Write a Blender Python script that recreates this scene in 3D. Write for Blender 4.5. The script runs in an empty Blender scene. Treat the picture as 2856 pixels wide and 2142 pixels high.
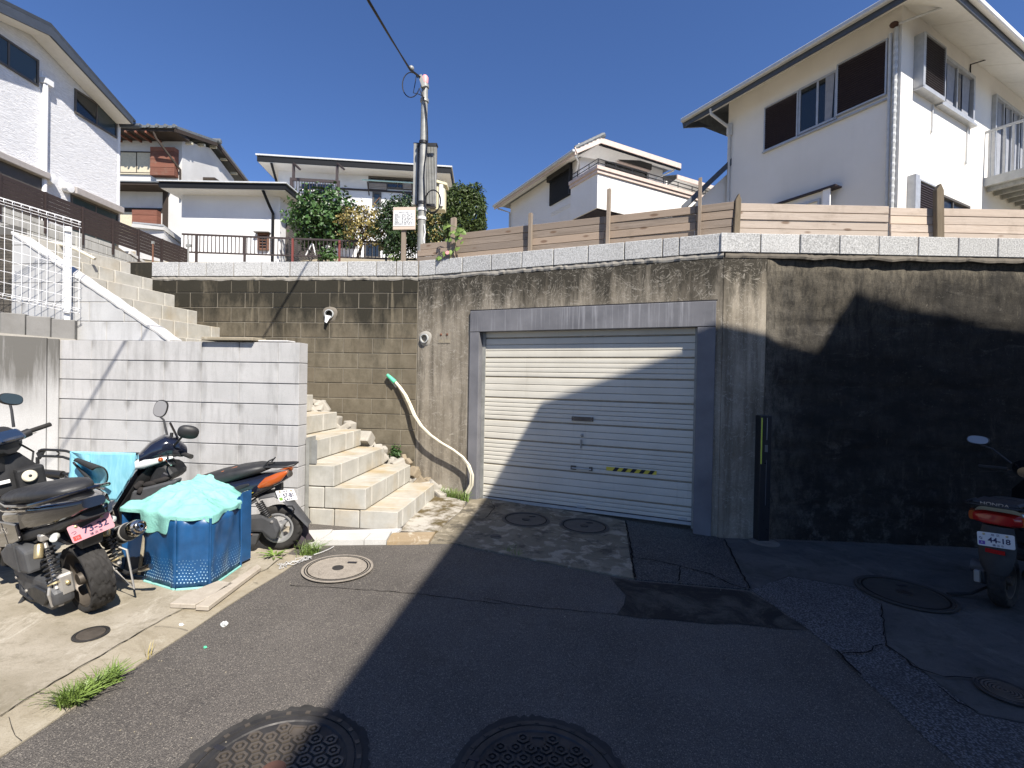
import bpy, bmesh, math, random
from mathutils import Vector as V, Matrix, noise as MN
random.seed(7)
sc = bpy.context.scene
COL = sc.collection
# ---------------------------------------------------------------- camera
F = 1340.0; ROLL = .019; PITCH = 13 / F; EYE = V((0, 0, 1.56))
cam = bpy.data.cameras.new('camera'); camo = bpy.data.objects.new('camera', cam); COL.objects.link(camo)
cam.sensor_fit = 'HORIZONTAL'; cam.sensor_width = 36; cam.lens = 36 * F / 2856
cam.clip_start = .05; cam.clip_end = 2000
_f = V((0, math.cos(PITCH), -math.sin(PITCH))); _u0 = V((0, math.sin(PITCH), math.cos(PITCH))); _r0 = V((1, 0, 0))
_r = _r0 * math.cos(ROLL) + _u0 * math.sin(ROLL); _u = _u0 * math.cos(ROLL) - _r0 * math.sin(ROLL)
camo.matrix_world = Matrix(((_r.x, _u.x, -_f.x, 0), (_r.y, _u.y, -_f.y, 0), (_r.z, _u.z, -_f.z, EYE.z), (0, 0, 0, 1)))
sc.camera = camo
# ---------------------------------------------------------------- sky, sun, exposure
AZ, EL = math.radians(32), math.radians(48.2)
SUN = V((math.sin(AZ) * math.cos(EL), -math.cos(AZ) * math.cos(EL), math.sin(EL)))
w = bpy.data.worlds.new('World'); sc.world = w; w.use_nodes = True
sky = w.node_tree.nodes.new('ShaderNodeTexSky'); sky.sky_type = 'NISHITA'; sky.sun_disc = False
sky.sun_elevation = EL; sky.sun_rotation = math.pi - AZ
sky.altitude = 60; sky.air_density = 1.0; sky.dust_density = .25; sky.ozone_density = 3.0
bg = w.node_tree.nodes['Background']; tn = w.node_tree.nodes.new('ShaderNodeMix'); tn.data_type = 'RGBA'; tn.blend_type = 'MULTIPLY'; tn.inputs[0].default_value = 1; tn.inputs[7].default_value = (.69, .865, 1.21, 1)
w.node_tree.links.new(sky.outputs[0], tn.inputs[6]); w.node_tree.links.new(tn.outputs[2], bg.inputs[0]); bg.inputs[1].default_value = .067
sl = bpy.data.lights.new('sun', 'SUN'); sl.energy = 5.0; sl.angle = math.radians(.53); sl.color = (1, .94, .85)
so = bpy.data.objects.new('sun', sl); COL.objects.link(so); so.rotation_euler = SUN.to_track_quat('Z', 'Y').to_euler()
sc.view_settings.view_transform = 'Standard'; sc.view_settings.look = 'None'
sc.view_settings.exposure = .85; sc.view_settings.gamma = 1; sc.view_settings.use_curve_mapping = False
sc.cycles.max_bounces = 8; sc.cycles.diffuse_bounces = 4; sc.cycles.glossy_bounces = 3
# ---------------------------------------------------------------- helpers: pixels of the photograph to points of the place
ZM = dict(N=(0, 0, 1), Za=(0, 0, 2.37), Zb=(650, 350, 2.949), Zc=(1350, 350, 3.403), Zd=(1900, 0, 2.183), Ze=(0, 1050, 2.37),
          Zf=(0, 600, 2.212), Zg=(800, 700, 1.843), Zh=(1300, 800, 1.8435), Y1=(400, 1850, 1.4747), Y2=(780, 1380, 3.568),
          Y3=(1350, 1380, 2.212), Y4=(2000, 1100, 2.584), Y5=(2000, 1600, 2.584), Y6=(0, 1700, 3.16), Y7=(2650, 1150, 2.913),
          Y8=(0, 430, 3.13), X1=(0, 1100, 5.144), X2=(0, 1380, 4.879), X3=(330, 1100, 4.022), X4=(330, 1300, 3.687),
          X5=(1050, 0, 2.24), X6=(1070, 550, 7.9), X7=(780, 480, 5.53), X8=(1500, 1130, 4.739))
def px(z, x, y): o = ZM[z]; return o[0] + x / o[2], o[1] + y / o[2]
def ray(x, y): return _f + _r * ((x - 1428) / F) - _u * ((y - 1071) / F)
def hit(p, p0, n):
    d = ray(*p); n = V(n); return EYE + d * ((V(p0) - EYE).dot(n) / d.dot(n))
GN = V((.027, -.009, 1))
def gz(x, y): return -.027 * x + .009 * y
def GP(z, x, y, dz=0): return hit(px(z, x, y), (0, 0, dz), GN)
def YP(z, x, y, Y): return hit(px(z, x, y), (0, Y, 0), (0, 1, 0))
def XP(z, x, y, X): return hit(px(z, x, y), (X, 0, 0), (1, 0, 0))
class FR:   # an upright frame: s along it, t behind it, z up
    def __init__(s, a, b):
        s.o = V((a[0], a[1], 0)); d = V((b[0] - a[0], b[1] - a[1], 0)); s.L = d.length; s.e = d.normalized(); s.n = V((-s.e.y, s.e.x, 0))
    def P(s, u, t, z): q = s.o + s.e * u + s.n * t; return V((q.x, q.y, z))
    def hit(s, z, x, y, t=0):   # (s, z) where a pixel meets the plane t
        q = hit(px(z, x, y), s.o + s.n * t, s.n); return (q - s.o).dot(s.e), q.z
# ---------------------------------------------------------------- helpers: objects
WL = {}
def tag(o, label=None, cat=None, group=None, kind=None):
    for k, v in (('label', label), ('category', cat), ('group', group), ('kind', kind)):
        if v: o[k] = v
    return o
def thing(name, label, cat, loc=(0, 0, 0), rot=(0, 0, 0), group=None):
    o = bpy.data.objects.new(name, None); COL.objects.link(o); o.location = loc; o.rotation_euler = rot
    o.empty_display_size = .1; WL[o] = V(loc); return tag(o, label, cat, group)
SHIFT = [0]
class MB:
    def __init__(s): s.v = []; s.f = []
    def add(s, vs, fs):
        o = len(s.v); s.v += [V(v) for v in vs]; s.f += [tuple(i + o for i in f) for f in fs]; return s
    def obb(s, o, a, b, c):
        o, a, b, c = V(o), V(a), V(b), V(c)
        return s.add([o, o + a, o + a + b, o + b, o + c, o + a + c, o + a + b + c, o + b + c],
                     [(0, 3, 2, 1), (4, 5, 6, 7), (0, 1, 5, 4), (1, 2, 6, 5), (2, 3, 7, 6), (3, 0, 4, 7)])
    def box(s, c, z, R=None):
        c = V(c); a = [V((z[0], 0, 0)), V((0, z[1], 0)), V((0, 0, z[2]))]
        if R is not None: a = [R @ q for q in a]
        return s.obb(c - (a[0] + a[1] + a[2]) / 2, *a)
    def fbox(s, fr, s0, s1, t0, t1, z0, z1):
        return s.obb(fr.P(s0, t0, z0), fr.e * (s1 - s0), fr.n * (t1 - t0), V((0, 0, z1 - z0)))
    def prism(s, poly, vec):
        n = len(poly); vec = V(vec); p = [V(q) for q in poly]
        return s.add(p + [q + vec for q in p], [tuple(range(n - 1, -1, -1)), tuple(range(n, 2 * n))] + [(i, (i + 1) % n, n + (i + 1) % n, n + i) for i in range(n)])
    def poly(s, pts): return s.add(pts, [tuple(range(len(pts)))])
    def rings(s, R, cap=True, closed=False, cyc=True):
        n = len(R[0]); vs = [q for r in R for q in r]; fs = []; m = len(R)
        for i in range(m if closed else m - 1):
            j = (i + 1) % m
            for k in range(n if cyc else n - 1):
                k2 = (k + 1) % n; fs.append((i * n + k, i * n + k2, j * n + k2, j * n + k))
        if cap and not closed and cyc: fs += [tuple(range(n - 1, -1, -1)), tuple(range((m - 1) * n, m * n))]
        return s.add(vs, fs)
    def tube(s, pts, r, n=8, closed=False):
        pts = [V(p) for p in pts]; m = len(pts); R = []; up = None
        for i, p in enumerate(pts):
            a = pts[(i - 1) % m] if closed or i else p; b = pts[(i + 1) % m] if closed or i < m - 1 else p
            d = (b - a).normalized()
            if up is None: up = d.orthogonal().normalized()
            up = (up - d * up.dot(d)); up = up.normalized() if up.length > 1e-6 else d.orthogonal().normalized()
            sd = d.cross(up); rr = r[i] if isinstance(r, (list, tuple)) else r
            R.append([p + (up * math.cos(2 * math.pi * k / n) + sd * math.sin(2 * math.pi * k / n)) * rr for k in range(n)])
        return s.rings(R, closed=closed)
    def cyl(s, a, b, r, r2=None, n=16): return s.tube([a, b], [r, r if r2 is None else r2], n)
    def lathe(s, prof, c, ax, n=24, closed=False):   # prof: (radius, along axis)
        c, ax = V(c), V(ax).normalized(); u = ax.orthogonal().normalized(); v = ax.cross(u)
        R = [[c + ax * h + (u * math.cos(2 * math.pi * k / n) + v * math.sin(2 * math.pi * k / n)) * max(r, 1e-4) for k in range(n)] for r, h in prof]
        return s.rings(R, closed=closed)
    def sphere(s, c, r, n=12, sc=(1, 1, 1)):
        c = V(c); R = []
        for i in range(1, n):
            a = math.pi * i / n; R.append([c + V((math.sin(a) * math.cos(2 * math.pi * k / (n + 4)) * r * sc[0], math.sin(a) * math.sin(2 * math.pi * k / (n + 4)) * r * sc[1], math.cos(a) * r * sc[2])) for k in range(n + 4)])
        return s.rings(R)
    def loft(s, secs, n=20):  # secs: (centre, side vector, up vector, exponent)
        R = []
        for c, a, b, e in secs:
            c, a, b = V(c), V(a), V(b); r = []
            for k in range(n):
                t = 2 * math.pi * k / n; cx, sx = math.cos(t), math.sin(t)
                r.append(c + a * math.copysign(abs(cx) ** (2 / e), cx) + b * math.copysign(abs(sx) ** (2 / e), sx))
            R.append(r)
        return s.rings(R)
    def xf(s, fn): s.v = [V(fn(q)) for q in s.v]; return s
    def build(s, name, mat, par=None, smooth=False, bev=0, local=False, label=None, cat=None, group=None, kind=None, seg=1):
        me = bpy.data.meshes.new(name); vs = s.v if not (local and SHIFT[0]) else [q + V((SHIFT[0], 0, 0)) for q in s.v]
        c = V((0, 0, 0))
        if not local and vs:
            lo = [min(q[i] for q in vs) for i in range(3)]; hi = [max(q[i] for q in vs) for i in range(3)]
            c = V(((lo[0] + hi[0]) / 2, (lo[1] + hi[1]) / 2, lo[2]))
        me.from_pydata([q - c for q in vs], [], s.f)
        bm = bmesh.new(); bm.from_mesh(me)
        bmesh.ops.recalc_face_normals(bm, faces=bm.faces)
        if bev: bmesh.ops.bevel(bm, geom=bm.edges[:], offset=bev, segments=seg, affect='EDGES', profile=.6, clamp_overlap=True)
        bm.to_mesh(me); bm.free()
        for m in (mat if isinstance(mat, (list, tuple)) else [mat]): me.materials.append(m)
        if smooth:
            for p in me.polygons: p.use_smooth = True
            if smooth != 'all': me.set_sharp_from_angle(angle=math.radians(38))
        o = bpy.data.objects.new(name, me); COL.objects.link(o)
        if par: o.parent = par
        if local: WL[o] = V((0, 0, 0))
        else: WL[o] = c; o.location = c - (WL[par] if par else V((0, 0, 0)))
        return tag(o, label, cat, group, kind)
def text(body, size, mat, par, o, ex, ey, name='lettering', local=False, sx=1.0, align='CENTER', lift=.0012, bold=0):
    cu = bpy.data.curves.new(name, 'FONT'); cu.body = body; cu.size = size; cu.extrude = .0006; cu.align_x = align; cu.align_y = 'CENTER'; cu.offset = bold
    t = bpy.data.objects.new('lettering_curve', cu); COL.objects.link(t)
    dg = bpy.context.evaluated_depsgraph_get(); me = bpy.data.meshes.new_from_object(t.evaluated_get(dg)); bpy.data.objects.remove(t)
    ex, ey = V(ex).normalized(), V(ey).normalized(); ez = ex.cross(ey); o = V(o)
    b = MB(); b.add([o + ex * q.co.x * sx + ey * q.co.y + ez * (q.co.z + lift) for q in me.vertices], [tuple(p.vertices) for p in me.polygons])
    return b.build(name, mat, par, local=local)
# ---------------------------------------------------------------- helpers: materials
class SH:
    def __init__(s, name):
        s.m = bpy.data.materials.new(name); s.m.use_nodes = True; s.n = s.m.node_tree.nodes; s.l = s.m.node_tree.links; s.b = s.n['Principled BSDF']; s.g = s.n.new('ShaderNodeNewGeometry')
    def set(s, sk, v):
        if isinstance(v, bpy.types.NodeSocket): s.l.new(v, sk)
        elif isinstance(v, (tuple, list)): sk.default_value = (*v, 1) if len(v) == 3 and sk.type == 'RGBA' else v
        else: sk.default_value = v
    def pos(s, x=1, y=1, z=1, obj=False):
        n = s.n.new('ShaderNodeVectorMath'); n.operation = 'MULTIPLY'
        if obj: c = s.n.new('ShaderNodeTexCoord'); s.l.new(c.outputs['Object'], n.inputs[0])
        else: s.l.new(s.g.outputs['Position'], n.inputs[0])
        n.inputs[1].default_value = (x, y, z); return n.outputs[0]
    def noise(s, scale, det=4, rough=.55, vec=None, dist=0):
        n = s.n.new('ShaderNodeTexNoise'); n.inputs['Scale'].default_value = scale; n.inputs['Detail'].default_value = det; n.inputs['Roughness'].default_value = rough; n.inputs['Distortion'].default_value = dist
        s.l.new(vec if vec else s.g.outputs['Position'], n.inputs['Vector']); return n.outputs[0]
    def vor(s, scale, vec=None, feat='F1', out='Distance', rnd=1):
        n = s.n.new('ShaderNodeTexVoronoi'); n.feature = feat; n.inputs['Scale'].default_value = scale; n.inputs['Randomness'].default_value = rnd
        s.l.new(vec if vec else s.g.outputs['Position'], n.inputs['Vector']); return n.outputs[out]
    def map(s, f, a, b, c=0., d=1.):
        n = s.n.new('ShaderNodeMapRange'); s.l.new(f, n.inputs[0])
        for i, v in enumerate((a, b, c, d)): n.inputs[i + 1].default_value = v
        return n.outputs[0]
    def mix(s, f, A, B, blend='MIX'):
        n = s.n.new('ShaderNodeMix'); n.data_type = 'RGBA'; n.blend_type = blend; s.set(n.inputs[0], f); s.set(n.inputs[6], A); s.set(n.inputs[7], B); return n.outputs[2]
    def math(s, op, a, b=0.):
        n = s.n.new('ShaderNodeMath'); n.operation = op; s.set(n.inputs[0], a); s.set(n.inputs[1], b); return n.outputs[0]
    def rnd(s): return s.n.new('ShaderNodeObjectInfo').outputs['Random']
    def z(s): n = s.n.new('ShaderNodeSeparateXYZ'); s.l.new(s.g.outputs['Position'], n.inputs[0]); return n.outputs[2]
    def xyz(s, v=None): n = s.n.new('ShaderNodeSeparateXYZ'); s.l.new(v or s.g.outputs['Position'], n.inputs[0]); return n.outputs
    def done(s, col, rough=.8, bump=(), metal=0., spec=.4, **kw):
        s.set(s.b.inputs['Base Color'], col); s.set(s.b.inputs['Roughness'], rough); s.set(s.b.inputs['Metallic'], metal); s.set(s.b.inputs['Specular IOR Level'], spec)
        prev = None
        for h, st, d in bump:
            n = s.n.new('ShaderNodeBump'); n.inputs['Strength'].default_value = st; n.inputs['Distance'].default_value = d; s.set(n.inputs['Height'], h)
            if prev: s.l.new(prev, n.inputs['Normal'])
            prev = n.outputs[0]
        if prev: s.l.new(prev, s.b.inputs['Normal'])
        for k, v in kw.items(): s.set(s.b.inputs[k.replace('_', ' ')], v)
        return s.m
def plain(name, col, rough=.5, metal=0., spec=.5, var=.12, bump=0., bs=60, **kw):
    """paint, plastic or metal with slight grime and unevenness"""
    s = SH(name); n = s.noise(9, 5, .6); c = s.mix(s.map(n, .3, .75), tuple(q * (1 - var) for q in col), tuple(min(1, q * (1 + var)) for q in col))
    r = s.map(s.noise(23, 4), .3, .7, max(.02, rough - .08), min(1, rough + .1))
    return s.done(c, r, [(s.noise(bs, 4), bump, .004)] if bump else (), metal, spec, **kw)
def concrete(name, c0, c1, scale=3., speck=None, bump=.25, stain=None, rough=.9, fine=140):
    s = SH(name); n = s.noise(scale, 7, .65); c = s.mix(s.map(n, .3, .7), c0, c1); f = s.noise(fine, 3, .7)
    c = s.mix(s.map(f, .35, .7), c, tuple(q * .72 for q in c1), 'MIX') if speck is None else s.mix(s.map(f, .5, .66), c, speck)
    if stain: c = stain(s, c)
    return s.done(c, rough, [(f, bump, .004), (n, bump * .6, .01)], spec=.25)
# ---------------------------------------------------------------- materials
def streaks(s, top, fade, dark, amt=1., sx=7., lo=.42):
    """dirt that has run down from a sill at height `top`"""
    v = s.pos(sx, sx, .5); n = s.noise(1, 6, .68, v); g = s.map(s.z(), top - fade, top, 0, 1)
    return s.math('MULTIPLY', s.map(s.math('ADD', n, s.math('MULTIPLY', g, .28)), lo + .12, lo + .38, 0, amt), s.map(g, 0, .5))
def m_brown():
    s = SH('brown block'); r = s.rnd(); n = s.noise(5, 7, .7); f = s.noise(130, 3, .75)
    c = s.mix(s.map(n, .3, .72), (.098, .083, .058), (.215, .188, .138)); c = s.mix(s.map(r, 0, 1, 0, .55), c, (.14, .115, .08)); c = s.mix(s.map(f, .4, .72, 0, .55), c, (.10, .085, .06))
    z = s.z(); g = s.map(z, 1.85, 2.75); d = s.noise(1, 7, .72, s.pos(3.4, 3.4, 1.1)); k = s.map(s.math('ADD', d, s.math('MULTIPLY', g, .40)), .55, .82, 0, .95)
    k = s.math('MULTIPLY', k, s.map(z, 1.1, 2.2)); c = s.mix(s.map(s.noise(1, 6, .7, s.pos(6, 6, 2)), .48, .72, 0, .6), c, (.06, .05, .032)); c = s.mix(k, c, (.026, .024, .018))
    p = s.noise(1, 5, .6, s.pos(5, 5, .35)); c = s.mix(s.math('MULTIPLY', s.map(p, .60, .72, 0, .5), s.map(z, 1.4, 2.6)), c, (.40, .34, .24))
    return s.done(c, .95, [(f, .5, .006), (n, .4, .012)], spec=.2)
def m_gar():
    s = SH('garage wall concrete'); n = s.noise(2.2, 8, .7); f = s.noise(120, 3, .7); z = s.z()
    c = s.mix(s.map(n, .3, .7), (.20, .172, .13), (.40, .355, .285))
    v = s.noise(1, 7, .7, s.pos(9, 9, .55)); c = s.mix(s.map(v, .43, .66, 0, .85), c, (.095, .081, .062))
    g = s.map(z, 2.15, 2.86); d = s.noise(1, 7, .75, s.pos(6, 6, 1.0)); c = s.mix(s.map(s.math('ADD', d, s.math('MULTIPLY', g, .42)), .60, .84, 0, .95), c, (.030, .027, .021))
    p = s.noise(7, 8, .8, s.pos(1, 1, 1.6), 1.5); c = s.mix(s.map(p, .575, .66, 0, .7), c, (.50, .46, .39))
    q = s.noise(3.2, 4, .6, None, 2.5); c = s.mix(s.map(s.math('ABSOLUTE', s.math('SUBTRACT', q, .5)), .0, .012, .5, 0), c, (.5, .46, .39))
    c = s.mix(s.map(f, .45, .72, 0, .45), c, (.13, .115, .09))
    return s.done(c, .93, [(f, .35, .004), (n, .4, .01)], spec=.2)
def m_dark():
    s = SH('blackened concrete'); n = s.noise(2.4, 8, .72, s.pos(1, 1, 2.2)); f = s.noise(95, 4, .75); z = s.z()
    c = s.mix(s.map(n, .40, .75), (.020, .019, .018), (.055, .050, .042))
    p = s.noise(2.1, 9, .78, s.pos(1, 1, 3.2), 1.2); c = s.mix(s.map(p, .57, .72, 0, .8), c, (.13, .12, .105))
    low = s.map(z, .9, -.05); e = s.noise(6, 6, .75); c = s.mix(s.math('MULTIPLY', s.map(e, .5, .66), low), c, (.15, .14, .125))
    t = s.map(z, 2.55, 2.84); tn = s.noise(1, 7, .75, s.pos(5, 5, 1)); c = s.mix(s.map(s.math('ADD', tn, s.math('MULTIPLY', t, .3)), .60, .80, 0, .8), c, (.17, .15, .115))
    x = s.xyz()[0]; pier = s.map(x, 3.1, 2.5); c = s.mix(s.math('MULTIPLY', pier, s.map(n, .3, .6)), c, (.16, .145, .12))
    tp = s.math('MULTIPLY', s.map(z, 1.75, 2.35), s.map(s.noise(1, 7, .7, s.pos(4, 4, .8)), .36, .60)); c = s.mix(s.math('MULTIPLY', tp, s.map(x, 4.6, 2.9, .25, .75)), c, (.145, .126, .095)); c = s.mix(s.map(s.noise(1, 8, .8, s.pos(16, 16, 5)), .46, .62, 0, .75), c, (.022, .02, .017)); c = s.mix(s.math('MULTIPLY', s.map(s.noise(38, 5, .8), .60, .70, 0, .55), s.map(z, .4, 2.2)), c, (.22, .20, .165))  # sunlit strip at upper left painted into the colour as paler concrete
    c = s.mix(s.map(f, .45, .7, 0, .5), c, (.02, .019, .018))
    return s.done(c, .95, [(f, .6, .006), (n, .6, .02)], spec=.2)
def m_white(name, a, b, stain=.55, speck=(.30, .29, .28)):
    s = SH(name); r = s.rnd(); n = s.noise(3.5, 6, .65); f = s.noise(150, 3, .75); c = s.mix(s.map(n, .3, .7), a, b); c = s.mix(s.map(r, 0, 1, 0, .35), c, tuple(q * .86 for q in b))
    c = s.mix(s.map(f, .56, .72, 0, .55), c, speck)
    d = s.noise(1, 6, .7, s.pos(8, 8, .9)); c = s.mix(s.map(d, .47, .70, 0, stain * .75), c, (.20, .195, .185))
    lx, ly, lz = s.xyz(s.pos(1, 1, 1, True)); e = s.math('ADD', s.math('MULTIPLY', s.map(s.math('ABSOLUTE', lx), .10, .20), s.map(lz, .02, .17)), s.math('MULTIPLY', s.noise(1, 6, .7, s.pos(14, 14, 5)), .9))
    c = s.mix(s.math('MULTIPLY', s.map(e, .80, 1.35, 0, stain), s.map(s.math('FRACT', s.math('MULTIPLY', r, 17.3)), .1, .9, .15, 1.)), c, (.16, .155, .145))
    return s.done(c, .9, [(f, .35, .004), (n, .2, .008)], spec=.25)
def m_coping():
    s = SH('coping block'); r = s.rnd(); n = s.noise(2, 4, .6); f = s.noise(75, 3, .8); c = s.mix(s.map(r, 0, 1), (.30, .30, .295), (.42, .42, .41))
    c = s.mix(s.map(f, .46, .62, 0, .85), c, (.60, .60, .59)); c = s.mix(s.map(f, .44, .32, 0, .75), c, (.13, .13, .127)); c = s.mix(s.map(n, .55, .75, 0, .35), c, (.30, .295, .28))
    return s.done(c, .92, [(f, .4, .004)], spec=.2)
def m_step():
    s = SH('stair block'); r = s.rnd(); n = s.noise(6, 6, .65); f = s.noise(150, 3, .75); c = s.mix(s.map(n, .3, .7), (.34, .33, .29), (.48, .465, .42))
    t = s.noise(2.6, 5, .6); nz = s.xyz(s.g.outputs['Normal'])[2]; tk = s.math('ADD', s.map(t, .50, .70, 0, .38), s.math('MULTIPLY', s.map(nz, .5, .9), s.map(t, .36, .60, .1, .5))); c = s.mix(tk, c, (.35, .255, .12)); c = s.mix(s.map(r, 0, 1, 0, .3), c, (.55, .53, .49))
    x = s.xyz()[0]; c = s.mix(s.map(s.noise(1, 6, .7, s.pos(9, 9, 1)), .55, .75, 0, .45), c, (.25, .21, .15)); c = s.mix(s.map(f, .56, .74, 0, .45), c, (.32, .27, .2))
    return s.done(c, .92, [(f, .35, .004), (n, .25, .01)], spec=.2)
def m_asphalt():
    s = SH('asphalt'); n = s.noise(1.3, 7, .65); v = s.vor(210, None, 'F1', 'Distance'); vc = s.vor(210, None, 'F1', 'Color'); f = s.noise(420, 2, .6)
    c = s.mix(s.map(n, .3, .7), (.090, .080, .070), (.150, .134, .118)); g = s.xyz(vc)[0]
    c = s.mix(s.map(g, .80, .95, 0, .75), c, (.28, .25, .21)); c = s.mix(s.map(v, .45, .75, 0, .6), c, (.018, .018, .018)); c = s.mix(s.map(g, .2, .0, 0, .4), c, (.05, .048, .046))
    y = s.noise(2.6, 6, .7, s.pos(.6, 1, 1)); c = s.mix(s.map(y, .60, .72, 0, .55), c, (.030, .028, .027))
    return s.done(c, s.map(y, .55, .75, .88, .7), [(v, .8, .005), (f, .3, .002), (s.noise(11, 4), .2, .02)], spec=.3)
def m_patch():
    s = SH('damp old asphalt'); n = s.noise(3.2, 8, .72, None, .6); v = s.vor(170); c = s.mix(s.map(n, .45, .58), (.017, .016, .015), (.085, .076, .062)); c = s.mix(s.map(v, .45, .75, 0, .5), c, (.015, .015, .015))
    return s.done(c, .85, [(v, .7, .005), (n, .5, .01)], spec=.3)
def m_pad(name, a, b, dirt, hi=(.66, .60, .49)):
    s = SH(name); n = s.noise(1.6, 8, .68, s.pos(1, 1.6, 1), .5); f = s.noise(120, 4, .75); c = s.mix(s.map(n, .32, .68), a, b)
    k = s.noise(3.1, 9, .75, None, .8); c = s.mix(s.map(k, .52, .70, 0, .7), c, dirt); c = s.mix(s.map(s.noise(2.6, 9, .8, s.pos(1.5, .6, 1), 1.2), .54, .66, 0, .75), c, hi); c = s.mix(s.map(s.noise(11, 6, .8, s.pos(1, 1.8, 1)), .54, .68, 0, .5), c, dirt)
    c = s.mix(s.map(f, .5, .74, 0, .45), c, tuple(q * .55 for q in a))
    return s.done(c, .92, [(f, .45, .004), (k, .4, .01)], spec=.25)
def m_aggr(name, stone, gap, sc_=95, wet=.0):
    s = SH(name); v = s.vor(sc_); col = s.xyz(s.vor(sc_, None, 'F1', 'Color'))[1]; n = s.noise(2.2, 6, .65)
    st = s.mix(s.map(col, 0, 1), tuple(q * .55 for q in stone), tuple(min(.8, q * 1.35) for q in stone)); c = s.mix(s.map(v, .38, .62), st, gap); c = s.mix(s.map(n, .5, .7, 0, .6), c, tuple(q * .8 for q in gap))
    return s.done(c, .75, [(s.map(v, .2, .75, 1, 0), .9, .006)], spec=.4)
def m_apron():
    s = SH('mottled apron concrete'); n = s.noise(2.3, 7, .62, None, .4); k = s.noise(6.5, 6, .6, None, .6); f = s.noise(120, 3, .75)
    c = s.mix(s.map(n, .3, .7), (.13, .112, .078), (.25, .215, .155)); c = s.mix(s.map(k, .50, .60, 0, .9), c, (.36, .315, .235)); c = s.mix(s.map(s.noise(4, 7, .7), .52, .62, 0, .85), c, (.060, .053, .042)); c = s.mix(s.map(f, .45, .7, 0, .45), c, (.07, .062, .05))
    return s.done(c, .92, [(f, .45, .004), (k, .3, .01)], spec=.25)
def m_moss():
    s = SH('mossy concrete'); n = s.noise(9, 8, .7); k = s.noise(4, 6, .7); c = s.mix(s.map(k, .42, .58), (.10, .075, .035), (.42, .39, .34)); c = s.mix(s.map(n, .55, .7, 0, .7), c, (.05, .045, .015))
    return s.done(c, .92, [(n, .6, .012)], spec=.25)
def m_wood(name, a, b, axis=(1.2, 1.2, 22), knots=True):
    s = SH(name); r = s.rnd(); v = s.pos(*axis); ad = s.n.new('ShaderNodeVectorMath'); ad.operation = 'ADD'; s.l.new(v, ad.inputs[0])
    cb = s.n.new('ShaderNodeCombineXYZ'); s.l.new(s.math('MULTIPLY', r, 37.), cb.inputs[0]); s.l.new(s.math('MULTIPLY', r, 91.), cb.inputs[2]); s.l.new(cb.outputs[0], ad.inputs[1])
    n = s.noise(1.6, 6, .65, ad.outputs[0], 1.1); fi = s.noise(9, 4, .7, ad.outputs[0]); c = s.mix(s.map(n, .3, .7), a, b); c = s.mix(s.map(fi, .55, .75, 0, .6), c, tuple(q * .45 for q in a))
    r2 = s.math('FRACT', s.math('MULTIPLY', r, 7.7)); c = s.mix(s.map(r, .35, 1, 0, .75), c, tuple(q * .62 for q in b)); c = s.mix(s.map(r2, .5, 1, 0, .7), c, (min(1, b[0] * 1.22), b[1] * 1.14, b[2] * 1.05)); l = s.noise(2.3, 6, .7); c = s.mix(s.map(l, .55, .72, 0, .5), c, (.20, .155, .115))
    if knots: k = s.vor(1, s.pos(3.1, 3.1, 8.5)); c = s.mix(s.map(k, .10, .17, .75, 0), c, (.13, .075, .045))
    return s.done(c, .85, [(fi, .4, .003), (n, .3, .004)], spec=.25)
def m_stucco(name, a, b, scale=70, bump=.6, dist=.012):
    s = SH(name); f = s.noise(scale, 4, .65); n = s.noise(.7, 5, .6); c = s.mix(s.map(n, .35, .7), a, b); c = s.mix(s.map(s.noise(1, 5, .6, s.pos(3, 3, .35)), .55, .8, 0, .22), c, tuple(q * .7 for q in b))
    return s.done(c, .92, [(f, bump, dist)], spec=.2)
def m_siding():
    s = SH('white textured siding'); v = s.pos(1, 6, 34); n = s.noise(1, 4, .6, v, 1.2); c = s.mix(s.map(n, .35, .65), (.60, .60, .61), (.75, .75, .76))
    return s.done(c, .85, [(n, .9, .02)], spec=.25)
def m_glass(name, c=(.012, .016, .02), r=.06): return SH(name).done(c, r, spec=.8)
def m_leaf(name, a, b, tr=.25):
    s = SH(name); r = s.noise(3.2, 3); k = s.noise(60, 2); c = s.mix(s.map(r, .3, .7), a, b); c = s.mix(s.map(k, .4, .7, 0, .5), c, tuple(q * 1.7 for q in b))
    return s.done(c, .45, spec=.45, Subsurface_Weight=0.0, Transmission_Weight=0.0)
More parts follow.
